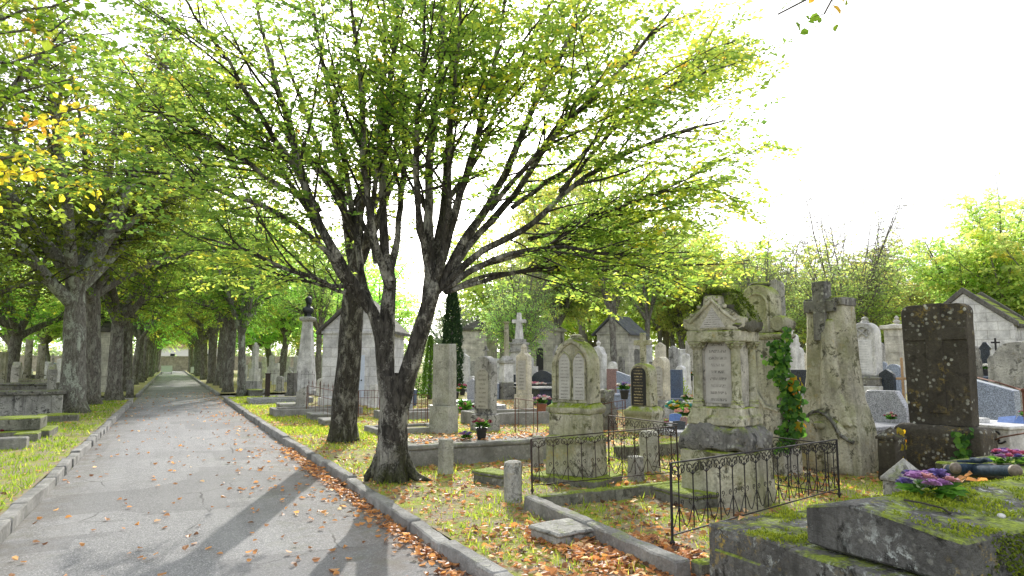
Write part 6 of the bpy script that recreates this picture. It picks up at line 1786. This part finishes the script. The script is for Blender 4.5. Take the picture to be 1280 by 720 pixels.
# second bouquet on a low tomb behind the crucifix
bq = AT(1262, 580, 6.0); t = thing('tomb', 'low grey tomb just behind the fallen crucifix at the right edge', 'tomb', (bq.x + .4, bq.y - .1, 0), 0)
MB().box(-.8, 1.3, -.45, .45, -.05, bq.z - .08).box(-.84, 1.34, -.49, .49, bq.z - .082, bq.z).build('block', M['tombside'], t, .015, .008, .1, 5, smooth=35)
bouquet(bq, .2, 'pink and lilac silk flower bunch behind the crucifix, right edge', 43, ['pink', 'purple', 'pink', 'violet'], 12)

# ------------------------------------------------------------------ chapels and mausoleums
def chapel(px, depth, wpx, eave, peak, label, phi=30, L=2.6, wall='ashlar', roofm='slate', style='gable', door=None, name='mausoleum', over=.14, win=None, cat='mausoleum', rz=None, frieze=True):
    p = AT(px, 453, depth); p.z = 0
    rz = face(p, phi) if rz is None else rz
    w_ = fitw(p, wpx, L, rz); ze, zp = HT(p, eave), HT(p, peak)
    t = thing(name, label, cat, p, rz)
    MB().box(-w_ / 2 - .1, w_ / 2 + .1, -L / 2 - .1, L / 2 + .1, -.1, .3).build('base', M[wall], t, .02)
    if style == 'gable':
        MB().prism([(-w_ / 2, .29), (w_ / 2, .29), (w_ / 2, ze), (0, zp - .06), (-w_ / 2, ze)], -L / 2, L / 2).build('wall', M[wall], t, .01)
        th = .12; k = (zp - ze) / (w_ / 2); o = over
        m = MB()
        for s in (-1, 1):
            pts = [(0, zp), (s * (w_ / 2 + o), ze - k * o + .02), (s * (w_ / 2 + o), ze - k * o + .02 + th), (0, zp + th)]
            m.prism(pts, -L / 2 - o, L / 2 + o)
        m.build('roof', M[roofm], t, .008)
        if frieze:
            MB().box(-w_ / 2 - .05, w_ / 2 + .05, -L / 2 - .06, L / 2 + .06, ze - .16, ze - .04).build('cornice', M[wall], t, .015)
    else:
        MB().box(-w_ / 2, w_ / 2, -L / 2, L / 2, .29, ze).build('wall', M[wall], t, .015)
        MB().box(-w_ / 2 - .15, w_ / 2 + .15, -L / 2 - .15, L / 2 + .15, ze - .001, ze + .22).build('cornice', M[roofm], t, .03)
        n = 4; m = MB(); zz = ze + .219; hs_ = (zp - ze - .22) / n
        for i in range(n):
            f = 1 - .2 - .17 * i
            m.box(-w_ / 2 * f, w_ / 2 * f, -L / 2 * f, L / 2 * f, zz, zz + hs_, .06 if i < n - 1 else .2); zz += hs_ - .002
        m.build('roof', M[roofm], t, .01)
        MB().lathe([(.12, 0), (.2, .1), (.08, .2), (.12, .3), (.02, .42)], 10, (0, 0, zz)).build('finial', M[roofm], t, 0)
    if door:
        dw = w_ * .28; dh = ze * .66
        f = MB().prism([(-dw * .68, .28), (dw * .68, .28), (dw * .68, dh + .18), (0, dh + .34), (-dw * .68, dh + .18)], -L / 2 - .05, -L / 2 + .02).build('door_frame', M[wall], t, .012)
        d_ = MB().box(-dw / 2, dw / 2, -L / 2 - .075, -L / 2 - .02, .30, dh).build('door', M[door], t, .008)
        MB().ball((dw * .36, -L / 2 - .09, dh * .5), .03).build('handle', M['irond'], d_, 0)
    if win:
        for s in win:
            q = MB().prism([(x, z_ + ze * .35) for x, z_ in lancet(.28, ze * .42, ze * .42 - .22)], -.04, .04).xf(Matrix.Translation((w_ / 2 * s, 0, 0)) @ Matrix.Rotation(PI / 2, 4, 'Z')).build('window', M['glass'], t, 0)
    return t, w_, L, ze, zp
chapel(597, 50, 50, 414, 401, 'pale stone mausoleum with stepped dark roof, right of the cypress', 20, 2.4, 'ashlar', 'roofstone', 'step', None)
t_, *_ = chapel(683, 52, 46, 413, 402.5, 'cream temple tomb with shallow pediment, right of the tall white cross', 24, 2.3, 'ashlar', 'pale', 'gable', 'doord', over=.18)
chapel(776, 50, 58, 416, 397, 'cream chapel with blue-grey slate roof partly hidden by a trunk', 26, 2.6, 'ashlar', 'slate', 'gable', None, over=.3)
chapel(456, 27, 100, 414, 376, 'pale chapel with pale blue door behind the straight and forked trunks', 15, 2.6, 'ashlarw', 'roofstone', 'gable', 'door', over=.22)
# white chapel at the right with mossy slab roof and coping
def white_chapel():
    a = AT(1210, 453, 28); a.z = 0
    lat, fw = Vector((cR.x, cR.y, 0)), Vector((math.sin(YAW), math.cos(YAW), 0))
    ridge = (lat * .748 + fw * .66).normalized()
    rz = math.atan2(ridge.y, ridge.x) - PI / 2            # local +y runs along the ridge
    z = lambda y: HT(a, y)
    ze, zp, L = z(407), z(367), 2.6
    w_ = 3.3
    t = thing('chapel', 'white block chapel with steep mossy slab roof at the right edge', 'chapel', a, rz)
    MB().prism([(-w_ / 2, -.1), (w_ / 2, -.1), (w_ / 2, ze), (0, zp), (-w_ / 2, ze)], 0, L).build('wall', M['ashlarw'], t, .01)
    k = (zp - ze) / (w_ / 2)
    for s in (-1, 1):
        m = MB()
        for i in range(5):
            f0, f1 = i / 5, (i + 1) / 5
            x0, x1 = s * (w_ / 2 + .12) * f0, s * (w_ / 2 + .12) * f1
            m.prism([(x0, zp - k * abs(x0) + .03), (x1, zp - k * abs(x1) + .03), (x1, zp - k * abs(x1) + .13), (x0, zp - k * abs(x0) + .09)], .16, L - .16)
        m.build('roof', M['mossroof'], t, .008)
        for y in (-.08, L - .14):
            MB().prism([(0, zp + .02), (s * (w_ / 2 + .15), zp - k * (w_ / 2 + .15) + .02), (s * (w_ / 2 + .15), zp - k * (w_ / 2 + .15) + .22), (0, zp + .26)], y, y + .22).build('gable_coping', M['roofstone'], t, .015)
    MB().box(w_ / 2 - .02, w_ / 2 + 1.6, .5, L + .6, -.1, ze - .15).build('side_wall', M['ashlarw'], t, .01)
    MB().box(w_ / 2 - .0, w_ / 2 + 1.7, .4, L + .7, ze - .151, ze).build('side_cornice', M['roofstone'], t, .01)
    MB().prism([(x + w_ / 2 + .45, q + .9) for x, q in lancet(.34, 1.25, .95)], .46, .52).build('window', M['glass'], t, 0)
white_chapel()
# small temple left of the dark headstone
chapel(1124, 36, 30, 412, 404, 'small pale flat-topped tomb house left of the dark lichened headstone', 25, 1.4, 'ashlar', 'ashlar', 'step', None, name='tomb_house')
# pale block chapel left of the avenue
chapel(124, 38, 46, 416, 398, 'pale block chapel behind the left avenue trunks', -8, 3.0, 'ashlar', 'roofstone', 'step', None)

# bust on a column
def bust_column():
    p = AT(383, 453, 36); p.z = 0
    t = thing('bust_monument', 'tall pale tapered column carrying a dark bronze bust', 'monument', p, face(p, 15)); z = lambda y: HT(p, y)
    w_ = WD(p, 20)
    MB().cbox(w_ * 1.9, w_ * 1.9, -.05, z(487), .04).build('base', M['white'], t, .02)
    MB().loft([(0, 0, z(487) - .01, w_ * 1.15, w_ * 1.15), (0, 0, z(465), w_ * .95, w_ * .95), (0, 0, z(402), w_ * .52, w_ * .52)]).build('shaft', M['white'], t, .015)
    MB().loft([(0, 0, z(402.3), w_ * .56, w_ * .56), (0, 0, z(400), w_ * .86, w_ * .86), (0, 0, z(397.5), w_ * .86, w_ * .86), (0, 0, z(396), w_ * .6, w_ * .6)]).build('cornice', M['grey'], t, .01)
    H_ = z(371) - z(396); z0 = z(396.2)
    u = thing('bust', 'dark bronze bust of a bearded man on top of the pale column', 'statue', p + Vector((0, 0, z0)), face(p, -35))
    m = MB(); m.loft([(0, 0, 0, H_ * .34, H_ * .3), (0, 0, H_ * .12, H_ * .22, H_ * .2), (0, 0, H_ * .2, H_ * .4, H_ * .3)])
    m.ball((0, 0, H_ * .34), H_ * .26, 1.25, .72, .75, 3); m.lathe([(H_ * .12, 0), (H_ * .1, H_ * .22)], 12, (0, -.02 * H_, H_ * .46))
    m.ball((0, -H_ * .03, H_ * .80), H_ * .17, .85, 1.05, 1.2, 3); m.ball((0, -H_ * .16, H_ * .70), H_ * .09, .9, .8, 1.2, 2); m.ball((0, -H_ * .21, H_ * .80), H_ * .035, .8, 1, 1.3, 1); m.ball((0, 0, H_ * .88), H_ * .18, .92, 1.02, .8, 2)
    m.build('figure', M['bronze'], u, 0, smooth=60)
bust_column()

# ------------------------------------------------------------------ left of the avenue
for i, (px, top, wp, lb) in enumerate(((35, 424, 11, 'left of two mossy broken fluted columns beyond the left verge'), (51, 430, 11, 'right of two mossy broken fluted columns beyond the left verge'))):
    fluted(px, 29, top, wp * .8, lb, 'olive', .9)
rock_stump(36, 488, 468, 34, 'dark rockwork mound at the foot of the two broken columns', 'rock', 3, 5)
stele(66, 443, 17, 'pale arched stone right of the two broken columns', depth=31, t=.25, style='round', mat='pale', plinth=.3, rz=PI / 2, finial='cross')
stele(67, 462, 9, 'short dark-capped square stone left of the lichened trunk', depth=27, t=.3, style='flat', mat='grey', plinth=.1, rz=PI / 2)
stele(22, 452, 15, 'low pale stone left of the two broken columns', depth=30, t=.3, style='gable', mat='pale', plinth=.3, rz=PI / 2)
stele(3, 440, 13, 'brown stele at the far left edge', depth=28, t=.3, style='flat', mat='olive', plinth=.4, rz=PI / 2)
def left_tombs():
    p = spot(36, 520); t = thing('tomb', 'long grey box tomb beside the lichened trunk on the left', 'tomb', p)
    MB().box(-3.2, 0.75, 0, 1.2, -.05, .62).build('box', M['sooty'], t, .015, .008, .2); MB().box(-3.3, .85, -.08, 1.28, .618, .74).build('slab', M['rock'], t, .02, .008, .2); MB().box(.55, .83, -.05, .1, -.05, .617).build('corner_pier', M['grey'], t, .015)
    p = spot(30, 505); t = thing('tomb', 'dark slab tomb behind the long grey box tomb on the left', 'tomb', p); MB().box(-2.5, 1.0, 0, 1.1, -.05, .72).box(-2.55, 1.05, -.05, 1.15, .718, .80).build('box', M['rock'], t, .02)
    p = spot(20, 549); t = thing('tomb', 'stepped stone tomb with bright moss on top at the left edge', 'tomb', p)
    MB().box(-3.0, .58, 0, 1.3, -.05, .16).build('step', M['mossy'], t, .02, .012, .15); MB().box(-3.0, .38, .15, 1.1, .158, .42).build('block', M['mossy'], t, .02, .012, .15, smooth=35)
    p = spot(48, 529); t = thing('stone_slab', 'moss-covered flat block between the left tombs and lichened trunk', 'slab', p); MB().box(-.1, .5, 0, .9, -.05, .2).build('block', M['mossy'], t, .03, .02, .12)
    p = spot(78, 527); t = thing('stone_slab', 'small mossy block right at the foot of the lichened trunk', 'slab', p); MB().box(-.25, .35, 0, .4, -.05, .2).build('block', M['mossy'], t, .03, .02, .12)
    p = spot(6, 562); t = thing('grave_kerb', 'low grey kerb block with moss at the left edge, nearest the camera', 'kerb', p); MB().box(-2.0, .32, 0, .35, -.05, .2).build('block', M['kerb'], t, .02, .012, .12, smooth=35)
    p = spot(30, 552); t = thing('grave_kerb', 'short mossy yellow-green kerb block behind the nearest left kerb', 'kerb', p); MB().box(-.2, .22, 0, .5, -.05, .16).build('block', M['mossy'], t, .02, .012, .12, smooth=35)
    flower_pot(spot(5, 548), .42, ['pink', 'pink', 'red'], 'pink flower bunch at the left edge beside the mossy stepped tomb', pot=None, seed=90, nb=16, name='bouquet')
left_tombs()
p = spot(146, 485); t = thing('grave_vase', 'yellow and red flower tray beside the third left avenue trunk', 'flowers', p); MB().box(-.5, .5, -.3, .3, 0, .25).build('tray', M['darkg'], t, .01)
link('blossoms', flower_mesh(nprng(4), [(x * .2 - .4, y * .25 - .2, .3) for x in range(5) for y in range(3)], .18, 9).mesh('blossoms', aspect=.8, round_=True), M['petal_yellow'], t)
p = spot(162, 496); t = thing('stump', 'short brown wooden stump at the left corner of the lane', 'stump', p); MB().lathe([(.19, -.05), (.16, .2), (.15, .75), (.13, .8)], 12).build('trunk', M['bark_lime'], t, 0, .01, 0, 5, smooth=40)
p = spot(106, 486); t = thing('headstone', 'low grey stone between the lichened trunk and its neighbour', 'headstone', p, PI / 2); MB().prism(round_top(.7, .7, .2), -.1, .1).build('body', M['grey'], t, .01)

# ------------------------------------------------------------------ middle left: between avenue and the forked tree
def leaning():
    p = spot(377, 513); t = thing('headstone', 'small leaning grey stone with slanted top by the rusty fence', 'headstone', p, face(p, 35)); h = HT(p, 483); w_ = WD(p, 14)
    MB().cbox(w_ * 1.5, .45, -.05, .12).build('plinth', M['grey'], t, .015); MB().prism([(-w_ * .5, .11), (w_ * .5, .11), (w_ * .55, h), (w_ * .2, h * .98), (-w_ * .5, h * .74)], -.1, .1).build('body', M['grey'], t, .015)
leaning()
slab(363, 512, 'pair of low stone steps left of the small leaning stone', .9, .8, .22, 'grey')
slab(398, 524, 'flat kerb block below the rusty fence', 1.0, .5, .18, 'kerb')
slab(414, 531, 'flat kerb block left of the straight speckled trunk', .9, .5, .16, 'kerb')
slab(318, 493, 'low mossy kerb stones left of the iron corner post', 1.6, .6, .25, 'mossy')
stele(319, 428, 7, 'slender column monument with a carved wreath left of the dark fence', depth=44, t=.4, style='flat', mat='white', plinth=1.2, pw=1.9, name='column_monument', finial='knob', cat='column')
stele(304, 440, 7, 'slender column stone just right of the grey lichened avenue trunk', depth=50, t=.4, style='flat', mat='white', plinth=1.4, pw=1.8, name='column_monument', finial='knob', cat='column')
stele(314, 476, 26, 'wide low weathered tomb wall beside the slender wreath column', base=491, t=.5, style='flat', mat='grey', plinth=.2, name='tomb_wall', cat='tomb')
stele(412, 445, 7, 'dark ornamental cast wreath post at the chapel corner', depth=29, t=.3, style='flat', mat='rock', plinth=1.0, finial='urn', name='grave_pillar', phi=10)
stele(402, 473, 11, 'pale small round stone right of the bust column', depth=33, t=.2, style='round', mat='white', plinth=.1, phi=20)
stele(438, 492, 14, 'small box-like dark tomb before the chapel', base=512, t=.6, style='flat', mat='rock', plinth=.1, name='tomb', cat='tomb')
stele(467, 480, 9, 'tiny white stone plaque between the two trunks', base=510, t=.2, style='flat', mat='white', plinth=.1)
stele(366, 466, 13, 'dark square stone behind the iron fence', depth=34, t=.4, style='flat', mat='rock', plinth=.1, phi=20)
stele(351, 470, 10, 'grey round stone behind the left part of the iron fence', depth=38, t=.3, style='round', mat='grey', plinth=.1, phi=20)
granite_tomb(516, 484, 10, 'tilted dark blue slate plaque between forked tree and pillar', base=507, mat='bluedark', style='slant', slabl=0, phi=30)
granite_tomb(508, 492, 16, 'low grey granite grave left of the blue slate plaque', base=518, mat='granite', style='flat', slabl=0, phi=30)

# ------------------------------------------------------------------ crowded far rows
FAR = [  # px, top, w, depth, style, mat, finial, what
    (590, 470, 10, 40, 'round', 'white', None, 'white stone before the stepped-roof mausoleum'),
    (581, 436, 14, 44, 'gable', 'white', 'cross', 'white gabled stone against the stepped-roof mausoleum'),
    (622, 448, 8, 46, 'flat', 'marble', None, 'bluish marble slab left of the column monument'),
    (663, 446, 9, 44, 'round', 'white', None, 'white stone before the temple tomb corner'),
    (696, 432, 9, 36, 'gable', 'sooty', 'knob', 'grey lantern-like stone before the temple tomb'),
    (668, 458, 10, 40, 'flat', 'white', None, 'pale stone block left below the temple tomb'),
    (700, 452, 14, 33, 'flat', 'blueg', None, 'blue granite slab left of the gothic stone'),
    (718, 440, 10, 40, 'round', 'cream', None, 'pale stone hidden right behind the gothic stone'),
    (738, 440, 9, 42, 'gable', 'white', 'cross', 'white gabled stone left of the slate-roofed chapel'),
    (766, 452, 12, 34, 'round', 'white', None, 'white stone at the foot of the dark trunk'),
    (777, 445, 9, 36, 'shoulder', 'rock', None, 'blackened stone right of the dark trunk'),
    (797, 436, 8, 44, 'round', 'rock', None, 'dark arched stone behind the plaque stone cross'),
    (812, 424, 8, 46, 'flat', 'white', 'knob', 'tall white stone right of the plaque stone cross'),
    (826, 428, 14, 40, 'gable', 'cream', None, 'broad gabled stone behind the white arched stone'),
    (842, 432, 12, 42, 'gable', 'sooty', None, 'dark-roofed gabled stone left of the white rock cone'),
    (822, 452, 22, 38, 'flat', 'rock', None, 'wide dark bench-like tomb behind the white arched stone'),
    (864, 426, 14, 40, 'flat', 'pale', None, 'tall flat-topped stone beside the columned monument'),
    (858, 442, 10, 34, 'round', 'white', None, 'white stone peeping left of the columned monument'),
    (870, 444, 9, 44, 'round', 'white', None, 'white stone at the shoulder of the columned monument'),
    (1000, 428, 9, 28, 'gothic', 'white', 'cross', 'white pointed stone with cross left of the draped pillar'),
    (1003, 440, 10, 33, 'round', 'cream', None, 'pale stone close behind the draped pillar edge'),
    (987, 436, 9, 36, 'flat', 'white', None, 'white slab stone right of the ivy'),
    (1076, 436, 7, 40, 'flat', 'white', 'knob', 'white knob-topped stone right of the draped pillar'),
    (1102, 428, 9, 30, 'gothic', 'sooty', None, 'grey pointed niche stone right of the marble stele'),
    (1104, 452, 10, 26, 'round', 'blueg', None, 'blue-grey stone right of the marble stele'),
    (1112, 440, 8, 38, 'gable', 'white', None, 'white gabled stone before the small tomb house'),
    (1092, 442, 8, 42, 'flat', 'white', None, 'white stone far behind the marble stele'),
    (1222, 448, 9, 23, 'round', 'marble', None, 'bluish marble stone left of the narrow black marker'),
    (1258, 456, 12, 20, 'flat', 'bluedark', None, 'dark blue stone left of the large weathered stone'),
    (330, 446, 6, 70, 'round', 'white', None, 'white stone in the far rows right of the wreath column'),
    (340, 440, 7, 62, 'gable', 'white', 'cross', 'white gabled stone with cross in the far rows left of the forked back tree'),
    (360, 446, 6, 66, 'flat', 'white', None, 'white stone in the far rows right of the forked back tree'),
    (370, 444, 6, 58, 'gothic', 'white', None, 'white pointed stone left of the bust column'),
    (396, 446, 7, 60, 'round', 'white', None, 'white stone in the far rows right of the bust column'),
    (404, 440, 7, 64, 'gable', 'white', 'cross', 'white gabled stone left of the chapel corner'),
    (410, 450, 6, 55, 'flat', 'grey', None, 'grey stone left of the chapel corner'),
    (324, 452, 8, 54, 'round', 'grey', None, 'grey stone in the far rows behind the wreath column'),
    (346, 454, 8, 50, 'flat', 'white', None, 'low white stone behind the iron fence'),
    (150, 462, 6, 52, 'round', 'grey', None, 'grey stone between the left avenue trunks'),
    (158, 456, 5, 60, 'gable', 'white', None, 'white stone between the left avenue trunks'),
    (60, 452, 8, 44, 'round', 'white', None, 'white stone behind the two broken columns'),
    (75, 448, 7, 48, 'gable', 'white', None, 'white gabled stone left of the lichened trunk'),
    (12, 455, 9, 40, 'round', 'grey', None, 'grey stone beside the dark left edge tree'),
    (610, 462, 9, 36, 'round', 'grey', None, 'grey stone behind the round-topped lichened stone'),
    (552, 458, 8, 36, 'round', 'white', None, 'white stone hidden behind the square pillar'),
    (640, 468, 10, 34, 'flat', 'darkg', None, 'black granite slab behind the column monument'),
    (618, 476, 14, 30, 'slant', 'blueg', None, 'blue granite headstone behind the round-topped lichened stone'),
    (726, 468, 14, 26, 'flat', 'granite', None, 'grey granite slab behind the gothic stone shoulder'),
    (872, 470, 9, 22, 'flat', 'marble', None, 'white marble slab left edge of the columned monument'),
    (1062, 500, 16, 13.5, 'flat', 'granite', None, 'low pale granite block at the foot of the draped pillar'),
    (1075, 462, 9, 20, 'round', 'white', None, 'small white stone left of the marble stele base'),
]
for px, top, wp, dep, sty, mt, fin, lb in FAR:
    if mt in ('granite', 'blueg', 'darkg', 'bluedark'):
        granite_tomb(px, top, wp, lb, depth=dep, mat=mt, style=sty, slabl=1.6 if dep < 30 else 0, phi=24)
    else:
        stele(px, top, wp, lb, depth=dep, t=.3, style=sty, mat=mt, plinth=.4, finial=fin, phi=24)
rock_stump(851, 484, 436, 15, 'white rockwork cone right of the dark-roofed gabled stone', 'white', 5, 8)
# rows of small stones and crosses that continue behind
r_ = random.Random(17)
def rowset(n, x0, x1, d0, d1, lb, grp, hs_=(.9, 2.0)):
    for i in range(n):
        px = x0 + (x1 - x0) * (i + r_.uniform(.1, .9)) / n; dep = r_.uniform(d0, d1); p = AT(px, 453, dep); p.z = 0
        h = r_.uniform(*hs_); mt = r_.choice(['white', 'white', 'cream', 'sooty', 'marble', 'white', 'blueg']); wp = r_.uniform(.6, 1.0) * F_PX / dep
        py = 360 - F_PX * (cU.dot(Vector((p.x, p.y, h)) - CAM)) / cF.dot(Vector((p.x, p.y, h)) - CAM)
        stele(px, py, wp, lb, p=p, t=.25, style=r_.choice(['round', 'gable', 'gothic', 'flat', 'shoulder']), mat=mt, plinth=.3, finial=r_.choice([None, None, 'cross', 'knob']) if h > 1.3 else None, phi=24, group=grp)
rowset(16, 310, 420, 56, 90, 'small stone among the hazy far grave rows around the bust column', 'far grave rows around the bust column')
rowset(22, 560, 880, 38, 75, 'small stone among the far grave rows between cypress and columned monument', 'far grave rows in the middle')
rowset(14, 985, 1260, 28, 60, 'small stone among the far grave rows right of the ivy', 'far grave rows on the right')
rowset(8, -10, 100, 40, 70, 'small stone among the far grave rows left of the avenue', 'far grave rows on the left')
# end of the avenue
def avenue_end():
    t = thing('boundary_wall', 'old plaster wall closing the far end of the avenue', 'wall', (1.5, 152, 0))
    MB().box(-40, 45, 0, .5, -.2, 2.7).build('wall', M['plaster'], t, 0); MB().box(-40.05, 45.05, -.08, .58, 2.699, 2.85).build('coping', M['pale'], t, 0)
    t = thing('house', 'white house with pink tiled roof seen over the far end wall', 'house', (2.2, 185, 0))
    MB().box(-9, 9, 0, 8, -.2, 5.2).build('wall', M['whitewall'], t, 0); MB().prism([(-9.5, 5.2), (9.5, 5.2), (9.5, 5.5), (0, 8.0), (-9.5, 5.5)], -.5, 8.5).build('roof', M['pinkroof'], t, 0)
    for x in (-6, -2, 2, 6): MB().box(x - .5, x + .5, -.03, .1, 2.2, 3.7).build('window', M['glass'], t, 0)
    p = spot(208, 467.5); t = thing('sign_board', 'small white board beside the road at the end of the left row', 'sign', p); MB().box(-.7, .7, -.03, .03, .25, 1.15).build('panel', M['whiteplq'], t, 0)
    for s in (-.6, .6): MB().box(s - .03, s + .03, .031, .09, -.05, 1.1).build('leg', M['irond'], t, 0)
    p = spot(240, 468); t = thing('sign_board', 'small white upright plate at the far right verge', 'sign', p); MB().box(-.2, .2, -.03, .03, .2, 1.0).build('panel', M['whiteplq'], t, 0); MB().box(-.03, .03, .031, .08, -.05, .9).build('leg', M['irond'], t, 0)
avenue_end()
# ------------------------------------------------------------------ fallen leaves and grass (nobody could count them)
def litter():
    rng = nprng(70)
    P, S, T = [], [], []
    def scatter(n, x0, x1, y0, y1, z, dens, s0=.035, s1=.095, lift=.0):
        X = rng.uniform(x0, x1, n); Y = y0 + (y1 - y0) * rng.uniform(0, 1, n) ** 1.35
        keep = rng.uniform(0, 1, n) < dens(X, Y)
        X, Y = X[keep], Y[keep]
        Z = (gz(X, Y) if z is None else np.full(len(X), z)) + rng.uniform(.004, .022, len(X)) + lift
        P.append(np.stack([X, Y, Z], 1)); S.append(s0 + (s1 - s0) * rng.uniform(0, 1, len(X)) ** 1.6); T.append(np.clip(rng.normal(.5, .3, len(X)), 0, 1))
    rz_ = lambda X: ROAD_Z + .02 * (1 - ((X - .42) / 1.8) ** 2)
    # on the road: thick along the right kerb, scattered elsewhere
    n = 9000
    X = rng.uniform(ROAD_L + .05, ROAD_R - .02, n); Y = 3.2 + 40 * rng.uniform(0, 1, n) ** 1.7
    f = .055 + .62 * np.exp(-(ROAD_R - X) / .42) * (.55 + .45 * nfield(X, Y, .9, 3)) + .05 * np.exp(-(X - ROAD_L) / .3) + .12 * (X > .9)* (nfield(X, Y, .8, 5) > .1)
    k = rng.uniform(0, 1, n) < f; X, Y = X[k], Y[k]
    P.append(np.stack([X, Y, rz_(X) + rng.uniform(.004, .016, len(X))], 1)); S.append(rng.uniform(.045, .085, len(X))); T.append(np.clip(rng.normal(.5, .22, len(X)), 0, 1))
    # drift against the kerb
    n = 900; X = ROAD_R - np.abs(rng.normal(0, .10, n)) - .01; Y = 3.3 + 11 * rng.uniform(0, 1, n)
    P.append(np.stack([X, Y, rz_(X) + rng.uniform(.01, .05, n)], 1)); S.append(rng.uniform(.05, .085, n)); T.append(np.clip(rng.normal(.5, .22, n), 0, 1))
    d = lambda X, Y: np.clip(.46 + .55 * nfield(X, Y, 1.1, 7), .04, 1)
    scatter(36000, ROAD_R + .2, 13, 3.2, 26, None, d)
    scatter(1100, 2.5, 3.5, 3.2, 6.2, None, lambda X, Y: np.clip(.45 + .6 * nfield(X, Y, 2.1, 5), .05, 1), .045, .10, .01)
    scatter(1300, 3.55, 3.95, 3.9, 5.3, None, lambda X, Y: .9 + 0 * X, .05, .10, .015)
    scatter(500, 3.0, 3.44, 4.6, 5.8, None, lambda X, Y: .9 + 0 * X, .05, .10, .01)
    scatter(700, 3.5, 6.6, 10.4, 11.3, .33, lambda X, Y: .6 + 0 * X)
    scatter(2600, -7, ROAD_L - .2, 7, 34, None, lambda X, Y: np.clip(.30 + .35 * nfield(X, Y, .9, 2), .03, 1))
    scatter(90, 3.3, 5.2, 2.95, 3.55, .553, lambda X, Y: .12 + 0 * X)
    P_ = np.concatenate(P); n = len(P_)
    a = rng.uniform(0, 2 * PI, n)
    D = np.stack([np.cos(a), np.sin(a), rng.normal(0, .18, n)], 1); N = np.stack([rng.normal(0, .45, n), rng.normal(0, .45, n), np.where(rng.uniform(0, 1, n) < .5, 1., -1.)], 1)
    P_[:, 2] += np.where(N[:, 2] < 0, .012, 0)
    me = leaf_mesh('leaf_litter', P_, D, N, np.concatenate(S), np.concatenate(T), aspect=.72, fold=.16, round_=True)
    link('leaf_litter', me, M['litter'], None, 'stuff')
    print('litter', n)
litter()

def grass():
    rng = nprng(71)
    Vs, T = [], []
    def tufts(n, x0, x1, y0, y1, thr, h0, h1, s, seed, z=0.0, tm=.5):
        X = rng.uniform(x0, x1, n); Y = y0 + (y1 - y0) * rng.uniform(0, 1, n) ** 1.4
        f = nfield(X, Y, s, seed) + .5 * nfield(X, Y, s * 3.1, seed + 1)
        k = f > thr + rng.normal(0, .25, n); X, Y = X[k], Y[k]; n = len(X)
        Z = gz(X, Y) + z
        a = rng.uniform(0, 2 * PI, n); h = rng.uniform(h0, h1, n) ; w_ = rng.uniform(.003, .0065, n) * (1 + Y / 14)
        lx, ly = rng.normal(0, .45, n) * h, rng.normal(0, .45, n) * h
        c, s_ = np.cos(a) * w_, np.sin(a) * w_
        V = np.stack([np.stack([X - c, Y - s_, Z - .01], 1), np.stack([X + c, Y + s_, Z - .01], 1), np.stack([X + lx, Y + ly, Z + h], 1)], 1)
        Vs.append(V.reshape(-1, 3)); T.append(np.repeat(np.clip(rng.normal(tm, .25, n), 0, 1), 3))
    tufts(52000, ROAD_R + .2, 9.5, 3.3, 24, .05, .025, .07, 1.3, 4)
    tufts(9000, ROAD_R + .2, 7, 3.3, 14, .55, .07, .13, 2.3, 9)
    tufts(42000, -7.5, ROAD_L - .2, 7.5, 33, -.25, .03, .09, 1.1, 6, tm=.25)  # left verge blades tinted darker: its shade is put into their colour
    tufts(16000, ROAD_R + .2, 4.5, 14, 34, -.2, .03, .09, 1.1, 8)
    V = np.concatenate(Vs); n = len(V) // 3
    me = raw_mesh('grass', V, np.arange(len(V)), np.arange(n) * 3, np.full(n, 3), np.concatenate(T))
    link('grass', me, M['grass'], None, 'stuff')
    print('grass', n)
grass()
